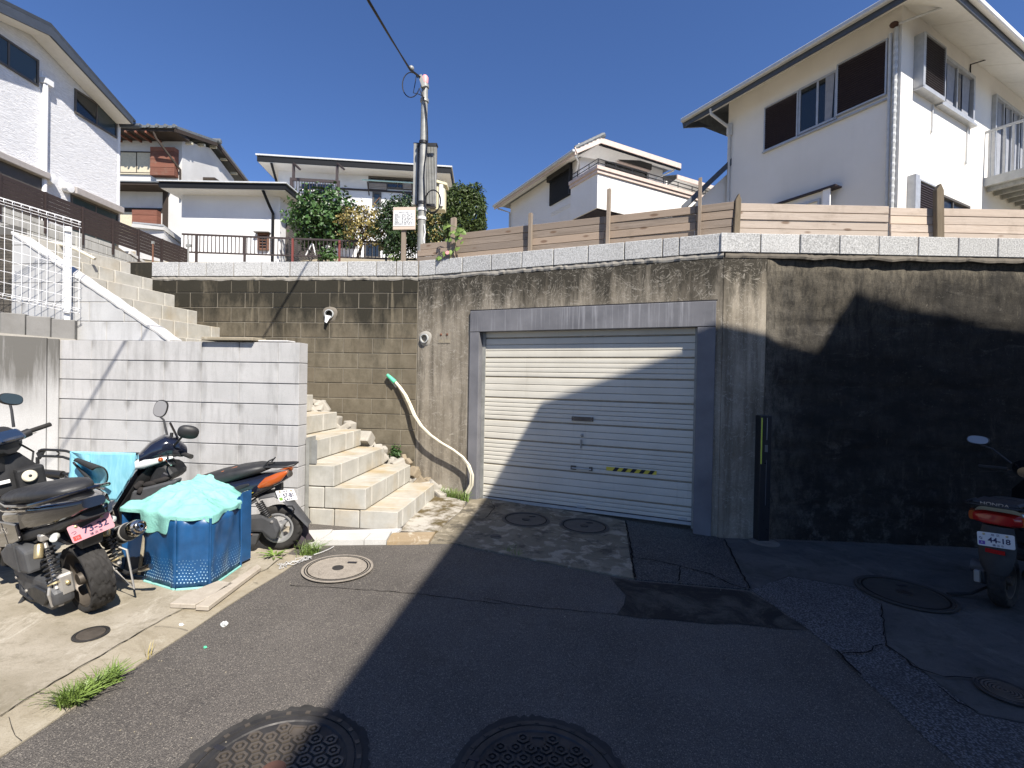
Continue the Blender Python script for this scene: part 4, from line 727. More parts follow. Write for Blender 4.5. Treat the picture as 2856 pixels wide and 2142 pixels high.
MB().fbox(fl, 2.85, 4.15, -.06, 0, 7.88, 8.72).build('roller_shutter', M['fasd'], h); MB().fbox(fl, 2.80, 4.18, -.16, 0, 8.72, 9.0).build('shutter_case', M['blk'], h); MB().fbox(fl, 4.151, 4.20, -.13, 0, 7.88, 8.72).build('shutter_side', M['blk'], h)
for z0, z1 in ((7.5, 7.52), (7.58, 7.60)): MB().fbox(fl, 2.9, 4.7, -.02, 0, z0, z1).build('wall_band', M['stucr'], h)
MB().fbox(ff, .46, 4.1, 0, .15, 9.021, 9.44).build('upper_wall', M['stucr'], h); win(ff, 1.40, 3.3, 7.6, 9.10, h, M['blk'], 3, 'glass', out=.05); MB().fbox(ff, 1.35, 3.36, -.2, 0, 9.15, 9.37).build('shutter_case', M['blk'], h); MB().fbox(ff, 1.37, 3.34, -.16, 0, 9.11, 9.146).build('shutter_lip', M['fasp'], h)
win(FR(MN_.P(0, ft + .5, 0)[:2], MN_.P(9, ft + .5, 0)[:2]), 5.1, 6.9, 7.6, 8.55, h, M['blk'], 2, 'glass'); MB().fbox(MN_, 5.05, 7.0, ft + .32, ft + .49, 8.55, 8.66).build('shutter_case', M['blk'], h)
# roof
p1, p2, p3, p4 = ML.P(-.75, -.15, 8.84), ML.P(5.05, -.15, 8.84), MN_.P(.62, .72, 9.30), MN_.P(4.28, .72, 9.30)
up = V((0, 0, .20)); bk = V((0, 3.4, 1.25)); cpt = p2.lerp(p3, .0)
bar(p1, p2, .05, .17, 'fascia', M['fasp'], h); bar(p1 + RL.n * -.06 + V((0, 0, .03)), p2 + RL.n * -.06 + V((0, 0, .03)), .10, .10, 'gutter', M['gut'], h, bev=.02)
bar(p2 + V((0, 0, .04)), p3 + V((0, 0, .0)), .05, .2, 'corner_fascia', M['fasp'], h); bar(p3, p4, .05, .17, 'fascia', M['fasp'], h); bar(p3 + V((0, .05, -.10)), p4 + V((0, .05, -.10)), .06, .06, 'soffit_shade_strip', M['fasd'], h)  # last bar is a dark strip standing in for the shade under the eave
hi1, hi2 = ML.P(1.5, 3.6, 10.35), MN_.P(4.28, 3.9, 10.35)
MB().add([p1 + V((0, 0, .09)), p2 + V((0, 0, .11)), p3 + V((0, 0, .11)), p4 + V((0, 0, .09)), hi1, hi2, ML.P(-.75, 6.4, 8.9), MN_.P(4.3, 7, 9.2)], [(0, 1, 4), (1, 2, 5, 4), (2, 3, 5), (0, 4, 6), (3, 7, 5), (4, 5, 7, 6), (0, 6, 7, 3, 2, 1)]).build('roof', M['tile'], h)
for k in range(7):
    q = p2.lerp(p3, k / 6.); MB().lathe([(.09, 0), (.10, .12), (.075, .20)], q + V((0, .05, .12)), (p3 - p2), 8).build('hip_tile', M['tile'], h)
MB().prism([p2 + V((.1, .3, .0)), p3 + V((0, .05, -.1)), p4 + V((0, .05, -.1)), MN_.P(4.28, ft + .1, 9.45), MN_.P(.35, ft + .1, 9.45)], (0, 0, .02)).build('soffit', M['soff'], h)
MB().prism([p1 + V((.03, .03, -.02)), p2 + V((.03, .03, -.02)), ML.P(6 - ft, lt + .05, 8.98), ML.P(-.75, lt + .05, 8.98)], (0, 0, .02)).build('soffit', M['soff'], h)
p5, p6 = MN_.P(4.35, .95, 9.02), MN_.P(9, .95, 9.02); bar(p5, p6, .05, .15, 'fascia', M['fasp'], h); MB().add([p5 + V((0, 0, .08)), p6 + V((0, 0, .08)), MN_.P(9, 4, 10.0), MN_.P(4.35, 4, 10.0)], [(0, 1, 2, 3)]).build('wing_roof', M['tile'], h); MB().prism([p5 + V((0, .05, -.06)), p6 + V((0, .05, -.06)), MN_.P(9, ft + .6, 8.72), MN_.P(4.35, ft + .6, 8.72)], (0, 0, .02)).build('soffit', M['soff'], h)
pipe([ML.P(-.55, -.12, 8.8), ML.P(-.5, -.1, 8.72), ML.P(-.22, lt - .05, 8.55), ML.P(-.22, lt - .05, 4.5)], .035, M['gut'], h); pipe([p2 + V((.0, .05, -.1)), ML.P(4.85, .1, 8.68), fl.P(4.45, -.05, 8.5), fl.P(4.45, -.05, 7.9)], .04, M['gut'], h); pipe([MN_.P(4.15, .9, 9.2), MN_.P(3.7, ft - .06, 8.95), MN_.P(3.68, ft - .06, 8.05)], .035, M['gut'], h)
# --- white textured house on the left
LHF = FR((-12, 8), (-12, 16)); e_ = 6.60
h = thing('house', 'white textured two storey house with a dark gable roof at the far left', 'house', V((-12, 13, 4)))
MB().prism([LHF.P(-2, 0, 3), LHF.P(e_, 0, 3), LHF.P(e_, 0, 9.10), LHF.P(4.2, 0, 10.0), LHF.P(-2, 0, 8.35)], (-7, 0, 0)).build('wall', M['siding'], h)
tp = [(-2.6, 8.30), (3.88, 10.0), (6.45, 9.10)]
Q = lambda s, z, x=-11.48: V((x, 8 + s, z))
MB().prism([Q(tp[0][0], tp[0][1] - .22), Q(tp[1][0], tp[1][1] - .22), Q(tp[2][0], tp[2][1] - .13), Q(*tp[2]), Q(*tp[1]), Q(*tp[0])], (-.05, 0, 0)).build('barge_board', M['fasb'], h)
MB().prism([Q(tp[0][0] - .05, tp[0][1] + .003), Q(tp[1][0], tp[1][1] + .004), Q(tp[2][0] + .10, tp[2][1] - .03), Q(tp[2][0] + .10, tp[2][1] + .04), Q(tp[1][0], tp[1][1] + .09), Q(tp[0][0] - .05, tp[0][1] + .09)], (-8, 0, 0)).build('roof', M['roofd'], h)
MB().prism([Q(tp[0][0], tp[0][1] - .20, -11.54), Q(tp[1][0], tp[1][1] - .20, -11.54), Q(tp[2][0], tp[2][1] - .12, -11.54), Q(tp[2][0], tp[2][1] - .10, -11.54), Q(tp[1][0], tp[1][1] - .18, -11.54), Q(tp[0][0], tp[0][1] - .18, -11.54)], (-.44, 0, 0)).build('soffit', M['soff'], h)
MB().lathe([(.05, 0), (.07, .05), (.07, 6)], Q(6.62, 9.02, -11.40), (-1, 0, 0), 10).build('gutter', M['fasb'], h, smooth=True)
win(LHF, 2.0, 4.09, 8.65, 9.31, h, M['brz'], 3, 'glassg', w=.05); win(LHF, 5.08, 6.475, 8.55, 9.215, h, M['brz'], 2, (M['glass'], M['glassg']), w=.05)
pipe([V((-11.94, 12.22, 8.82)), V((-11.92, 12.20, 8.80)), V((-11.92, 12.19, 4.5))], .055, M['wht'], h); MB().box(V((-11.92, 12.24, 8.86)), (.14, .22, .14)).build('pipe_head', M['wht'], h)
for s, z in ((4.36, 6.47), (4.83, 6.43)): MB().lathe([(.0, .0), (.11, .01), (.12, .06), (.12, .18), (.0, .19)], LHF.P(s, .02, z), (1, 0, 0), 12).build('vent_hood', M['wht'], h, smooth=True)
MB().fbox(LHF, 2.0, 4.25, -.2, .02, 6.40, 6.56).build('shutter_case', M['shutbox'], h, bev=.015); MB().fbox(LHF, 2.0, 4.2, -.06, .02, 4.6, 6.395).build('roller_shutter', M['brz'], h)
MB().fbox(LHF, 4.97, 6.565, -.2, .02, 6.33, 6.52).build('shutter_case', M['shutbox'], h, bev=.015); win(LHF, 5.0, 6.56, 4.8, 6.325, h, M['brz'], 2, 'glassg'); MB().fbox(LHF, 6.54, 6.61, -.012, .02, 3, 9.08).build('corner_trim', M['wht'], h)
for s in (4.19, 6.535): MB().fbox(LHF, s - .012, s + .012, -.008, .0, 6.6, 9.1).build('joint_strip', M['wht'], h)
# brown slat fence and block wall below it
SF = FR((-9.9, 6), (-9.9, 16)); fz = 5.31; fs = thing('slat_fence', 'dark brown horizontal slat fence on the bank beside the white house', 'fence', SF.P(4, 0, 4.7))
posts = [.2, 1.7, 3.24, 4.15, 5.03, 5.86, 6.67, 7.52, 8.6]
for s in posts: MB().fbox(SF, s - .022, s + .022, -.03, .03, 4.45, fz + .005).build('fence_post', M['brn'], fs)
for a, b in zip(posts, posts[1:]):
    for k in range(7): MB().fbox(SF, a + .024, b - .024, -.012, .012, fz - .083 * (k + 1) + .010, fz - .083 * k).build('slat', M['brn'], fs)
bw = thing('bank_wall', 'old grey block retaining wall under the brown slat fence', 'wall', SF.P(4, 0, 3)); top_ = lambda s: 4.70 if s < 6.0 else 4.70 - (s - 6.0) * .28
blocks(bw, SF, (0, 9.5), 3.0, 9, M['greyfar'], d=.15, off=.3, bev=.005, clip=lambda P: [(u, min(z, top_(u))) for u, z in P] if min(q[1] for q in P) < min(top_(P[0][0]), top_(P[1][0])) - .03 else [])
MB().prism([SF.P(0, .01, 2.9), SF.P(9.5, .01, 2.9), SF.P(9.5, .01, 3.71), SF.P(6, .01, 4.69), SF.P(0, .01, 4.69)], SF.n * .13).build('mortar', M['mortdk'], bw); MB().fbox(SF, 4.86, 4.98, -.04, .1, 2.9, 4.69).build('pier', M['greyfar'], bw); MB().prism([SF.P(6.4, -.02, 4.6), SF.P(7.8, -.02, 4.20), SF.P(7.8, -.02, 4.27), SF.P(6.4, -.02, 4.67)], SF.n * .2).build('white_cap', M['mortw'], bw)
# --- old house with timber shutters
OF = FR((-26, 27), (-18.55, 27)); L = OF.L
h = thing('house', 'old plaster house with red brown timber shutter boxes behind the white hut', 'house', V((-19.5, 27, 8)))
zz_ = lambda x, y: OF.hit('Za', x, y)
cs_ = zz_(1205, 1000)[0]; zE = zz_(1000, 935)[1]; zB_ = 6
MB().prism([OF.P(cs_, 0, zB_), OF.P(cs_, 5, zB_), OF.P(cs_, 5, zE), OF.P(cs_, 2.5, zE + .85), OF.P(cs_, 0, zE + .1)], (-9, 0, 0)).build('wall', M['stucg'], h)
SFc = FR(OF.P(cs_, 0, 0)[:2], OF.P(cs_, 8, 0)[:2])
a, za = zz_(800, 1000); b, zb2 = zz_(1018, 1150); win(OF, a - 1, b, zb2, za, h, M['eaves'], 3, M['creamw'], w=.06); MB().fbox(OF, a - 1, b, -.08, 0, zb2 - .06, zb2 - .002).build('window_sill', M['creamw'], h)
def boards(fr, s0, s1, z0, z1, n, par, out=.35):
    for k in range(n): MB().fbox(fr, s0, s1, -out + .012 * (k % 2), -.002, z0 + (z1 - z0) * k / n + .008, z0 + (z1 - z0) * (k + 1) / n).build('shutter_board', M['woodbr'], par)
a, za = zz_(1024, 990); b, zb2 = zz_(1180, 1178); boards(OF, a, b, zb2, za, 7, h)
a, za = zz_(905, 1400); b, zb2 = zz_(1065, 1500); boards(OF, a, b, zb2 - .6, za, 5, h); a, za = zz_(790, 1395); b, zb2 = zz_(900, 1490); win(OF, a, b, zb2 - .5, za, h, M['eaves'], 1, M['creamw'])
s, z = zz_(1095, 1270); MB().fbox(OF, s - .08, s + .16, -.12, .0, zB_, z + .4).build('corner_post', M['eaves'], h); a, za = zz_(790, 1262); b, zb2 = zz_(1120, 1225); MB().fbox(OF, a - 3, s + .3, -1.0, 0, za - .02, za + .10).build('lower_eave', M['eaves'], h); MB().prism([OF.P(a - 3, -1.05, za + .102), OF.P(s + .35, -1.05, za + .102), OF.P(s + .35, .0, za + .45), OF.P(a - 3, .0, za + .45)], (0, 0, .06)).build('lower_roof', M['tile'], h)
MB().fbox(OF, a - 3, s - .08, -.04, 0, zz_(900, 1390)[1] - .1, zz_(900, 1375)[1]).build('lintel_beam', M['eaves'], h)
# roof
zr = zz_(1100, 885)[1]; s1 = zz_(1120, 890)[0]
MB().fbox(OF, -2, cs_ + .40, -1.1, -.01, zE + .02, zE + .16).build('eave_boards', M['eaves'], h)
for k in range(9): MB().fbox(OF, s1 - .5 - k * .55, s1 - .42 - k * .55, -1.15, 0, zE - .08, zE + .018).build('rafter', M['woodbr'], h)
MB().prism([OF.P(cs_ + .45, t_, zE + z_) for t_, z_ in ((-1.2, .165), (2.5, 1.19), (6.1, .13), (6.1, .27), (2.5, 1.33), (-1.2, .30))], (-10, 0, 0)).build('roof', M['tile'], h)
for k in range(22): u = k / 21.; MB().lathe([(.10, -.06), (.12, .05), (.06, .12)], OF.P(-2 + (cs_ + 2.4) * u, -1.2, zE + .26), OF.n, 8).build('eave_tile', M['tile'], h)
for a_, b_ in (((-1.2, .06), (2.5, 1.08)), ((2.5, 1.08), (6.0, .02))): bar(OF.P(cs_ + .42, a_[0], zE + a_[1]), OF.P(cs_ + .42, b_[0], zE + b_[1]), .08, .2, 'barge_board', M['eaves'], h)
MB().lathe([(.0, -.2), (.16, -.18), (.16, .3), (.10, .34)], OF.P(cs_ + .3, 2.5, zE + 1.28), (1, 0, 0), 10).build('ridge_tile', M['tile'], h)
for k in range(5): bar(OF.P(cs_ - .05, .3 + k * 1.1, zE + .1 + .42 * (k if k < 2.5 else 4.4 - k)), OF.P(cs_ + .36, .3 + k * 1.1, zE + .08 + .42 * (k if k < 2.5 else 4.4 - k)), .14, .14, 'rafter_end', M['creamw'], h)
pipe([OF.P(s1 - .1, -1.05, zE), OF.P(s1 + .0, -1.0, zE - .3), OF.P(cs_ - .02, -.12, zE - 1.6), OF.P(cs_ - .02, -.1, zE - 3.2)], .06, M['eaves'], h)
MB().fbox(SFc, 1.8, 5.2, -.7, 0, zE - 1.35, zE - 1.2).build('window_hood', M['eaves'], h); win(SFc, 2.0, 5.0, zE - 3.4, zE - 1.5, h, M['stucg'], 3, M['creamw'])
# low porch roof in front
a, za = zz_(870, 1500); b, zb2 = zz_(1250, 1610); t_ = YP('Za', 1080, 1530, 20)
hp = thing('porch_roof', 'small flat white porch roof behind the slat fence', 'roof', YP('Za', 1080, 1540, 18.5))
u0, u1, u2 = YP('Za', 870, 1500, 19.2), YP('Za', 1082, 1520, 18.4), YP('Za', 1255, 1612, 21.2)
MB().prism([u0, u1, V((u2.x, u2.y, u1.z)), V((u0.x, 22, u0.z))], (0, 0, .14)).build('roof_slab', M['soff'], hp); MB().prism([u0 + V((.1, .1, -1.2)), u1 + V((-.05, .08, -1.2)), V((u2.x - .1, u2.y, u1.z - 1.2)), V((u0.x + .1, 22, u1.z - 1.2))], (0, 0, 1.19)).build('wall', M['stucw'], hp); MB().prism([u0 + V((.05, -.02, .142)), u1 + V((.0, -.02, .142)), V((u2.x, u2.y, u1.z + .142)), V((u0.x, 22, u0.z + .142))], (0, 0, .06)).build('roof_edge', M['gut'], hp)
# --- white hut
HF = FR((-13.15, 19.0), (-9.27, 19.0)); h = thing('hut', 'single storey white stucco hut with a dark fascia behind the railing', 'hut', V((-11, 19, 5.4)))
hz = lambda x, y, t=0, z='Zb': HF.hit(z, x, y, t)
zE = hz(350, 575)[1]; MB().prism([HF.P(0, 0, 4.8), HF.P(HF.L, 0, 4.8), HF.P(HF.L, 5, 4.8), HF.P(0, 5, 4.8)], (0, 0, zE - 4.8 + .35)).build('wall', M['stucw'], h)
a, za = hz(0, 470, -.65); b, zb2 = hz(395, 492, -.65); zt_ = za; ra = HF.hit('Za', 1062, 1190, -.65)[0]; rc = b + .15
MB().prism([HF.P(ra, -.65, zt_ - .26), HF.P(rc, -.65, zt_ - .26), HF.P(rc, 4.4, zt_ - .26), HF.P(ra, 4.4, zt_ - .26)], (0, 0, .02)).build('soffit', M['soff'], h)
MB().prism([HF.P(ra - .03, -.7, zt_ - .235), HF.P(rc + .05, -.7, zt_ - .235), HF.P(rc + .05, 4.5, zt_ - .235), HF.P(ra - .03, 4.5, zt_ - .235)], (0, 0, .20)).build('fascia', M['fasd'], h); MB().prism([HF.P(ra - .08, -.76, zt_ - .03), HF.P(rc + .10, -.76, zt_ - .03), HF.P(rc + .10, 4.55, zt_ - .03), HF.P(ra - .08, 4.55, zt_ - .03)], (0, 0, .05)).build('roof', M['gut'], h)
a, za = hz(210, 890); b, zb2 = hz(297, 1028); f = win(HF, a, b, zb2, za, h, M['rust'], 1, 'glass', w=.07, out=.08); MB().fbox(HF, a - .1, b + .06, -.2, 0, za, za + .04).build('window_hood', M['brz'], h)
for k in range(4): z = zb2 + .15 + k * (za - zb2 - .2) / 4; MB().fbox(HF, a + .07, b - .07, -.05, -.03, z, z + .035).build('lattice_bar', M['rust'], f)
pipe([HF.P(hz(292, 510)[0] + .1, -.62, zt_ - .25), HF.P(hz(330, 600)[0], -.25, zt_ - .75), HF.P(hz(338, 620)[0], -.07, zt_ - .95), HF.P(hz(338, 620)[0], -.07, 4.9)], .055, M['fasd'], h)
HS = FR(HF.P(HF.L, 0, 0)[:2], HF.P(HF.L, 6, 0)[:2])
for a, b in ((.5, 2.0), (2.06, 3.7)): louver(HS, a, b, 5.0, zE - .75, h, M['brz'], .10, .09, M['brz'], 'lattice_screen')
# --- white house at the back centre
CF = FR((-13.2, 24.4), (-3.35, 25.4)); h = thing('house', 'white two storey house with a black eave line behind the green tree', 'house', V((-9, 25, 7)))
cz = lambda x, y, t=0, z='Zb': CF.hit(z, x, y, t)
c0_ = cz(373, 400)[0]; c1_ = cz(1735, 500)[0]; zE = cz(800, 335)[1]
MB().prism([CF.P(c0_, 0, 6), CF.P(c1_, 0, 6), CF.P(c1_, 6, 6), CF.P(c0_, 6, 6)], (0, 0, zE - 6 + .3)).build('wall', M['stucw'], h)
ov = .9; a, za = cz(208, 232, -ov); b, zb2 = cz(1490, 310, -ov); e2_ = cz(1785, 410, -ov)[0]; zr = za - .1
MB().prism([CF.P(a, -ov, zr - .30), CF.P(e2_, -ov, zr - .30), CF.P(c1_ + .7, 6.5, zr - .30), CF.P(a, 6.5, zr - .30)], (0, 0, .02)).build('soffit', M['soff'], h)
MB().prism([CF.P(a - .04, -ov - .05, zr - .275), CF.P(e2_ + .04, -ov - .05, zr - .275), CF.P(c1_ + .75, 6.6, zr - .275), CF.P(a - .04, 6.6, zr - .275)], (0, 0, .27)).build('fascia', M['fasd'], h); MB().prism([CF.P(a - .1, -ov - .1, zr), CF.P(e2_ + .1, -ov - .1, zr), CF.P(c1_ + .8, 6.7, zr), CF.P(a - .1, 6.7, zr)], (0, 0, .07)).build('roof', M['gut'], h)
pipe([CF.P(cz(315, 260, -ov)[0], -ov, zr - .3), CF.P(c0_ + .02, -.15, zr - 1.1), CF.P(c0_ + .02, -.1, zr - 3)], .06, M['fasd'], h)
# balcony, window, band
b0, zt_ = cz(470, 440, -.9); b1, _ = cz(878, 458, -.9); zl_ = cz(600, 600, -.9)[1] - .3; zr_ = cz(470, 440, -.9)[1]
MB().fbox(CF, b0, b1, -.95, -.87, zr_ - .08, zr_ + .06).build('balcony_rail', M['brn'], h); MB().fbox(CF, b0, b1, -.95, 0, zl_ - .15, zl_).build('balcony_floor', M['brn'], h)
for k in range(19): s = b0 + (b1 - b0) * (k + .5) / 19; MB().fbox(CF, s - .013, s + .013, -.93, -.90, zl_, zr_ - .08).build('baluster', M['brn'], h)
for s in (b0, b1 - .14): MB().fbox(CF, s, s + .14, -.96, -.86, zl_ - .2, zr_ + .02).build('balcony_post', M['brn'], h)
for x in (497, 855): s, z = cz(x, 310, -.9); MB().fbox(CF, s - .05, s + .07, -.93, -.85, zr_ + .06, z).build('pole_bracket', M['brn'], h); bar(CF.P(s, -.9, z), CF.P(s + .45, -1.3, z - .45), .08, .08, 'bracket_arm', M['brn'], h)
a, za = cz(540, 450); b, zb2 = cz(840, 620); win(CF, a, b, zb2, za, h, M['wht'], 2, 'glassb', w=.14, out=.03)
lm = [M['wht'], M['curt'], M['paper'], M['creamw']]; t2 = thing('laundry', 'white and cream clothes hanging on the balcony of the white house', 'laundry', CF.P(cz(620, 560, -.5)[0], -.5, zl_))
for k in range(7): s = cz(575 + k * 16, 560, -.5)[0]; z = cz(600, 525, -.5)[1]; MB().prism([CF.P(s - .09, -.5, z - .9 - .1 * (k % 3)), CF.P(s + .09, -.52, z - .9 - .1 * (k % 3)), CF.P(s + .06, -.5, z), CF.P(s - .06, -.5, z)], CF.n * .05).build('garment', lm[k % 4], t2)
a, za = cz(1115, 418); b, zb2 = cz(1480, 535); w_ = win(CF, a, b, zb2, za, h, M['brz'], 3, 'glass', w=.09, out=.06)
for x0, x1 in ((1117, 1270), (1395, 1480)): louver(CF, cz(x0, 480)[0], cz(x1, 480)[0], cz(x0, 530)[1], cz(x0, 470)[1], h, M['brz'], .1, .08, M['shutbox'])
s0, z = cz(880, 530); MB().fbox(CF, s0, c1_ + .02, -.06, 0, cz(1100, 540)[1], cz(1100, 527)[1]).build('wall_band', M['brn'], h)
for x0, x1 in ((1148, 1218), (1393, 1468)): a, za = cz(x0, 548); b, zb2 = cz(x1, 668); f = win(CF, a, b, zb2, za, h, M['brz'], 1, 'glassg', w=.09, out=.05); [bar(CF.P(a + .08, -.06, z), CF.P(b - .08, -.06, z + .35), .02, .03, 'lattice_bar', M['rust'], f) for z in [zb2 + .1 + .17 * q for q in range(int((za - zb2 - .5) / .17))]]
pc = thing('laundry_pole', 'pale green laundry pole across the back window of the white house', 'pole', CF.P(cz(1280, 460, -.5)[0], -.5, cz(1280, 460, -.5)[1]))
MB().tube([CF.P(*(lambda q: (q[0], -.5, q[1]))(cz(1062, 447, -.5))), CF.P(*(lambda q: (q[0], -.5, q[1]))(cz(1490, 472, -.5)))], .035, 8).build('rod', plain('pale green rod', (.42, .62, .58), .5), pc)
for x in (1105, 1470): s, z = cz(x, 462, -.5); bar(CF.P(s, -.5, z), CF.P(s, 0, z - .5), .05, .05, 'bracket', M['brn'], pc)
# ground floor of that house, seen through the railing
win(CF, cz(1080, 900)[0], cz(1215, 900)[0], cz(1100, 1090)[1], cz(1100, 960)[1], h, M['brz'], 2, 'glass', w=.1); MB().fbox(CF, cz(840, 900)[0], cz(1030, 900)[0], -.8, 0, cz(900, 950)[1], cz(900, 915)[1]).build('canopy', M['shutbox'], h); MB().fbox(CF, cz(860, 900)[0], cz(1010, 900)[0], -.02, 0, cz(900, 1010)[1], cz(900, 960)[1]).build('dark_band', M['brz'], h)
# ---------------------------------------------------------------- wooden fences on the coping
def fence(fr, t0, segs, posts, lab, wood, pw, nb=4, z0=3.082, z1=3.425, seed=1, plab=None):
    rn = random.Random(seed); f = thing('wood_fence', lab, 'fence', fr.P((segs[0][0] + segs[-1][1]) / 2, t0, z0))
    for a, b, n, dz in segs:
        hb = (z1 - z0) / nb
        for k in range(n):
            o = rn.uniform(-.006, .006); e0, e1 = rn.uniform(-.006, .006), rn.uniform(-.006, .006); tl = rn.uniform(-.004, .004)
            q = [fr.P(a + e0, t0 + o, z0 + hb * k + .003 + dz), fr.P(b + e1, t0 + o + tl, z0 + hb * k + .003 + dz), fr.P(b + e1, t0 + o + tl, z0 + hb * (k + 1) - .002 + dz + rn.uniform(-.003, .002)), fr.P(a + e0, t0 + o, z0 + hb * (k + 1) - .002 + dz + rn.uniform(-.003, .002))]
            MB().prism(q, fr.n * .028).build('board', wood, f, bev=.003)
    for z, x0, x1, yt, m, point, lean in posts:
        s0, zt = fr.hit(z, x0, yt, t0 - .045); s1, _ = fr.hit(z, x1, yt, t0 - .045)
        P = [(s0, z0 - .04), (s1, z0 - .04), (s1 + lean, zt - (.07 if point else .004)), ((s0 + s1) / 2 + lean + .006, zt) if point else (s1 + lean - .004, zt), (s0 + lean, zt - (.07 if point else .008))]
        MB().prism([fr.P(u, t0 - .062, v) for u, v in P], fr.n * .052).build('post', m, f, bev=.004)
    return f
h2 = lambda z, x, y: B2.hit(z, x, y, .1)[0]
xs = [h2('X6', 1530, 900), h2('Zc', 440, 1000), h2('Zc', 1140, 900), h2('Zc', 2005, 800)]
fence(B2, .10, [(h2('X6', 745, 1100), xs[0] - .0, 3, -.0), (xs[0] + .004, xs[1], 4, .0), (xs[1] + .004, xs[2], 4, .004), (xs[2] + .004, xs[3], 4, .0), (xs[3] + .004, B2.L + .075, 4, .003)],
      [('X6', 1490, 1588, 455, M['woodp'], False, 0), ('Zc', 425, 456, 832, M['woodp'], False, 0), ('Zc', 1165, 1199, 602, M['woodp'], False, .006), ('Zc', 2036, 2070, 498, M['woodp'], False, 0)],
      'weathered brown board fence above the garage wall', M['wood'], M['woodp'], seed=3)
h3 = lambda x: B3.hit('Zd', x, 1350, .1)[0]
fence(B3, .10, [(.055, h3(1262), 4, .0), (h3(1276), h3(1570), 4, -.012), (h3(1590), 5.6, 4, -.010)], [('Zd', 322, 357, 1178, M['woodd'], True, .012), ('Zd', 1560, 1606, 1118, M['woodd'], True, -.02)], 'pale wooden board fence on the coping below the cream house on the right', M['woodn'], M['woodd'], seed=8)
# ---------------------------------------------------------------- utility pole, cabinet, cables
PB = V((-1.255, 6.47, 3.0)); topz = YP('X5', 305, 495, 6.47).z; PT = YP('X5', 303, 500, 6.47)
up_ = thing('utility_pole', 'grey steel utility pole with a pink cap behind the coping', 'utility pole', PB)
MB().tube([PB, PB.lerp(PT, .5), PT], [.055, .050, .042], 20).build('pole', M['galv'], up_, smooth=True)
ax = (PT - PB).normalized(); MB().lathe([(.044, -.05), (.046, .03), (.03, .055), (0, .06)], PT, ax, 16).build('cap', M['pink'], up_, smooth=True)
def band(y, mat, r=.056, hh=.018, nm='band'):
    q = YP('X5', 290, y, 6.47).z; c = PB + ax * ((q - PB.z) / ax.z); MB().lathe([(r, -hh), (r + .004, -hh), (r + .004, hh), (r, hh)], c, ax, 20).build(nm, mat, up_); return c
for y, mt in ((893, 'blk'), (1270, 'blk'), (1310, 'wht'), (1366, 'wht'), (540, 'galv'), (630, 'galv')): band(y, M[mt], .052 if y < 700 else .057)
for y in (893, 1270):
    c = band(y, M['blk']); MB().box(c + V((.03, .06, 0)), (.26, .02, .03)).build('bracket', M['blk'], up_)
c = YP('X5', 285, 510, 6.42); MB().box(c, (.05, .05, .16), Matrix.Rotation(-.35, 3, 'Y')).build('anchor_bracket', M['galv'], up_)
a, b = YP('X5', 238, 905, 6.62), YP('X5', 369, 1290, 6.62)
pn = thing('cabinet', 'grey ribbed metal cabinet mounted behind the utility pole', 'cabinet', V(((a.x + b.x) / 2, 6.62, b.z)))
MB().box(V(((a.x + b.x) / 2, 6.66, (a.z + b.z) / 2)), (b.x - a.x, .06, a.z - b.z)).build('back_panel', M['frame'], pn); MB().box(V(((a.x + b.x) / 2, 6.645, a.z + .01)), (b.x - a.x + .02, .10, .02)).build('top_cap', M['blk'], pn)
n = 9; x0 = a.x + (b.x - a.x) * .38
for k in range(n): q = x0 + (b.x - x0) * (k + .5) / n; MB().box(V((q, 6.618, (a.z + b.z) / 2)), ((b.x - x0) / n * .72, .03, a.z - b.z - .01)).build('rib', M['galv'], pn, bev=.004)
MB().box(V((a.x + .025, 6.60, (a.z + b.z) / 2)), (.05, .06, a.z - b.z - .01)).build('side_flange', M['galv'], pn)
a2, b2 = YP('X5', 366, 1140, 6.75), YP('X5', 420, 1318, 6.75)
mx = thing('meter_box', 'cream meter box behind the utility pole beside the grey cabinet', 'meter box', V(((a2.x + b2.x) / 2, 6.75, b2.z)))
MB().box(V(((a2.x + b2.x) / 2 - .02, 6.78, (a2.z + b2.z) / 2)), (b2.x - a2.x + .08, .14, a2.z - b2.z)).build('box_body', M['creamb'], mx, bev=.01); MB().prism([V((a2.x - .07, 6.68, a2.z)), V((b2.x + .05, 6.68, a2.z - .06)), V((b2.x + .05, 6.68, a2.z - .03)), V((a2.x - .07, 6.68, a2.z + .04))], (0, .2, 0)).build('lid', M['creamb'], mx); MB().box(V((b2.x - .03, 6.70, (a2.z + b2.z) / 2)), (.05, .03, .3)).build('door_strip', M['wht'], mx)
cb = thing('cable', 'black cable coiled and tied on the utility pole', 'cable', PB + V((0, -.06, 1)))
ce = YP('X5', 352, 1260, 6.40); R0 = 49 / 2.24 / F * 6.4
for k in range(3): MB().tube([ce + V((math.cos(i * math.pi / 16) * (R0 + .004 * k) * .98, -.008 * k + .05 * math.cos(i * math.pi / 16) * -.4, math.sin(i * math.pi / 16) * (R0 * 1.5 - .006 * k))) for i in range(32)], .007, 6, True).build('coil', M['cable'], cb, smooth=True)
MB().tube([YP('X5', x, y, 6.405) for x, y in ((285, 590), (303, 640), (313, 720), (318, 800), (320, 880), (312, 960), (302, 1020), (297, 1100), (300, 1180), (302, 1265))], .009, 6).build('down_cable', M['cable'], cb, smooth=True)
lc = YP('X5', 215, 530, 6.38); MB().tube([lc + V((math.cos(a) * .112, 0, math.sin(a) * .165)) for a in [.6 + i * .32 for i in range(18)]] + [YP('X5', 285, 595, 6.4)], .007, 6).build('top_loop', M['cable'], cb, smooth=True)
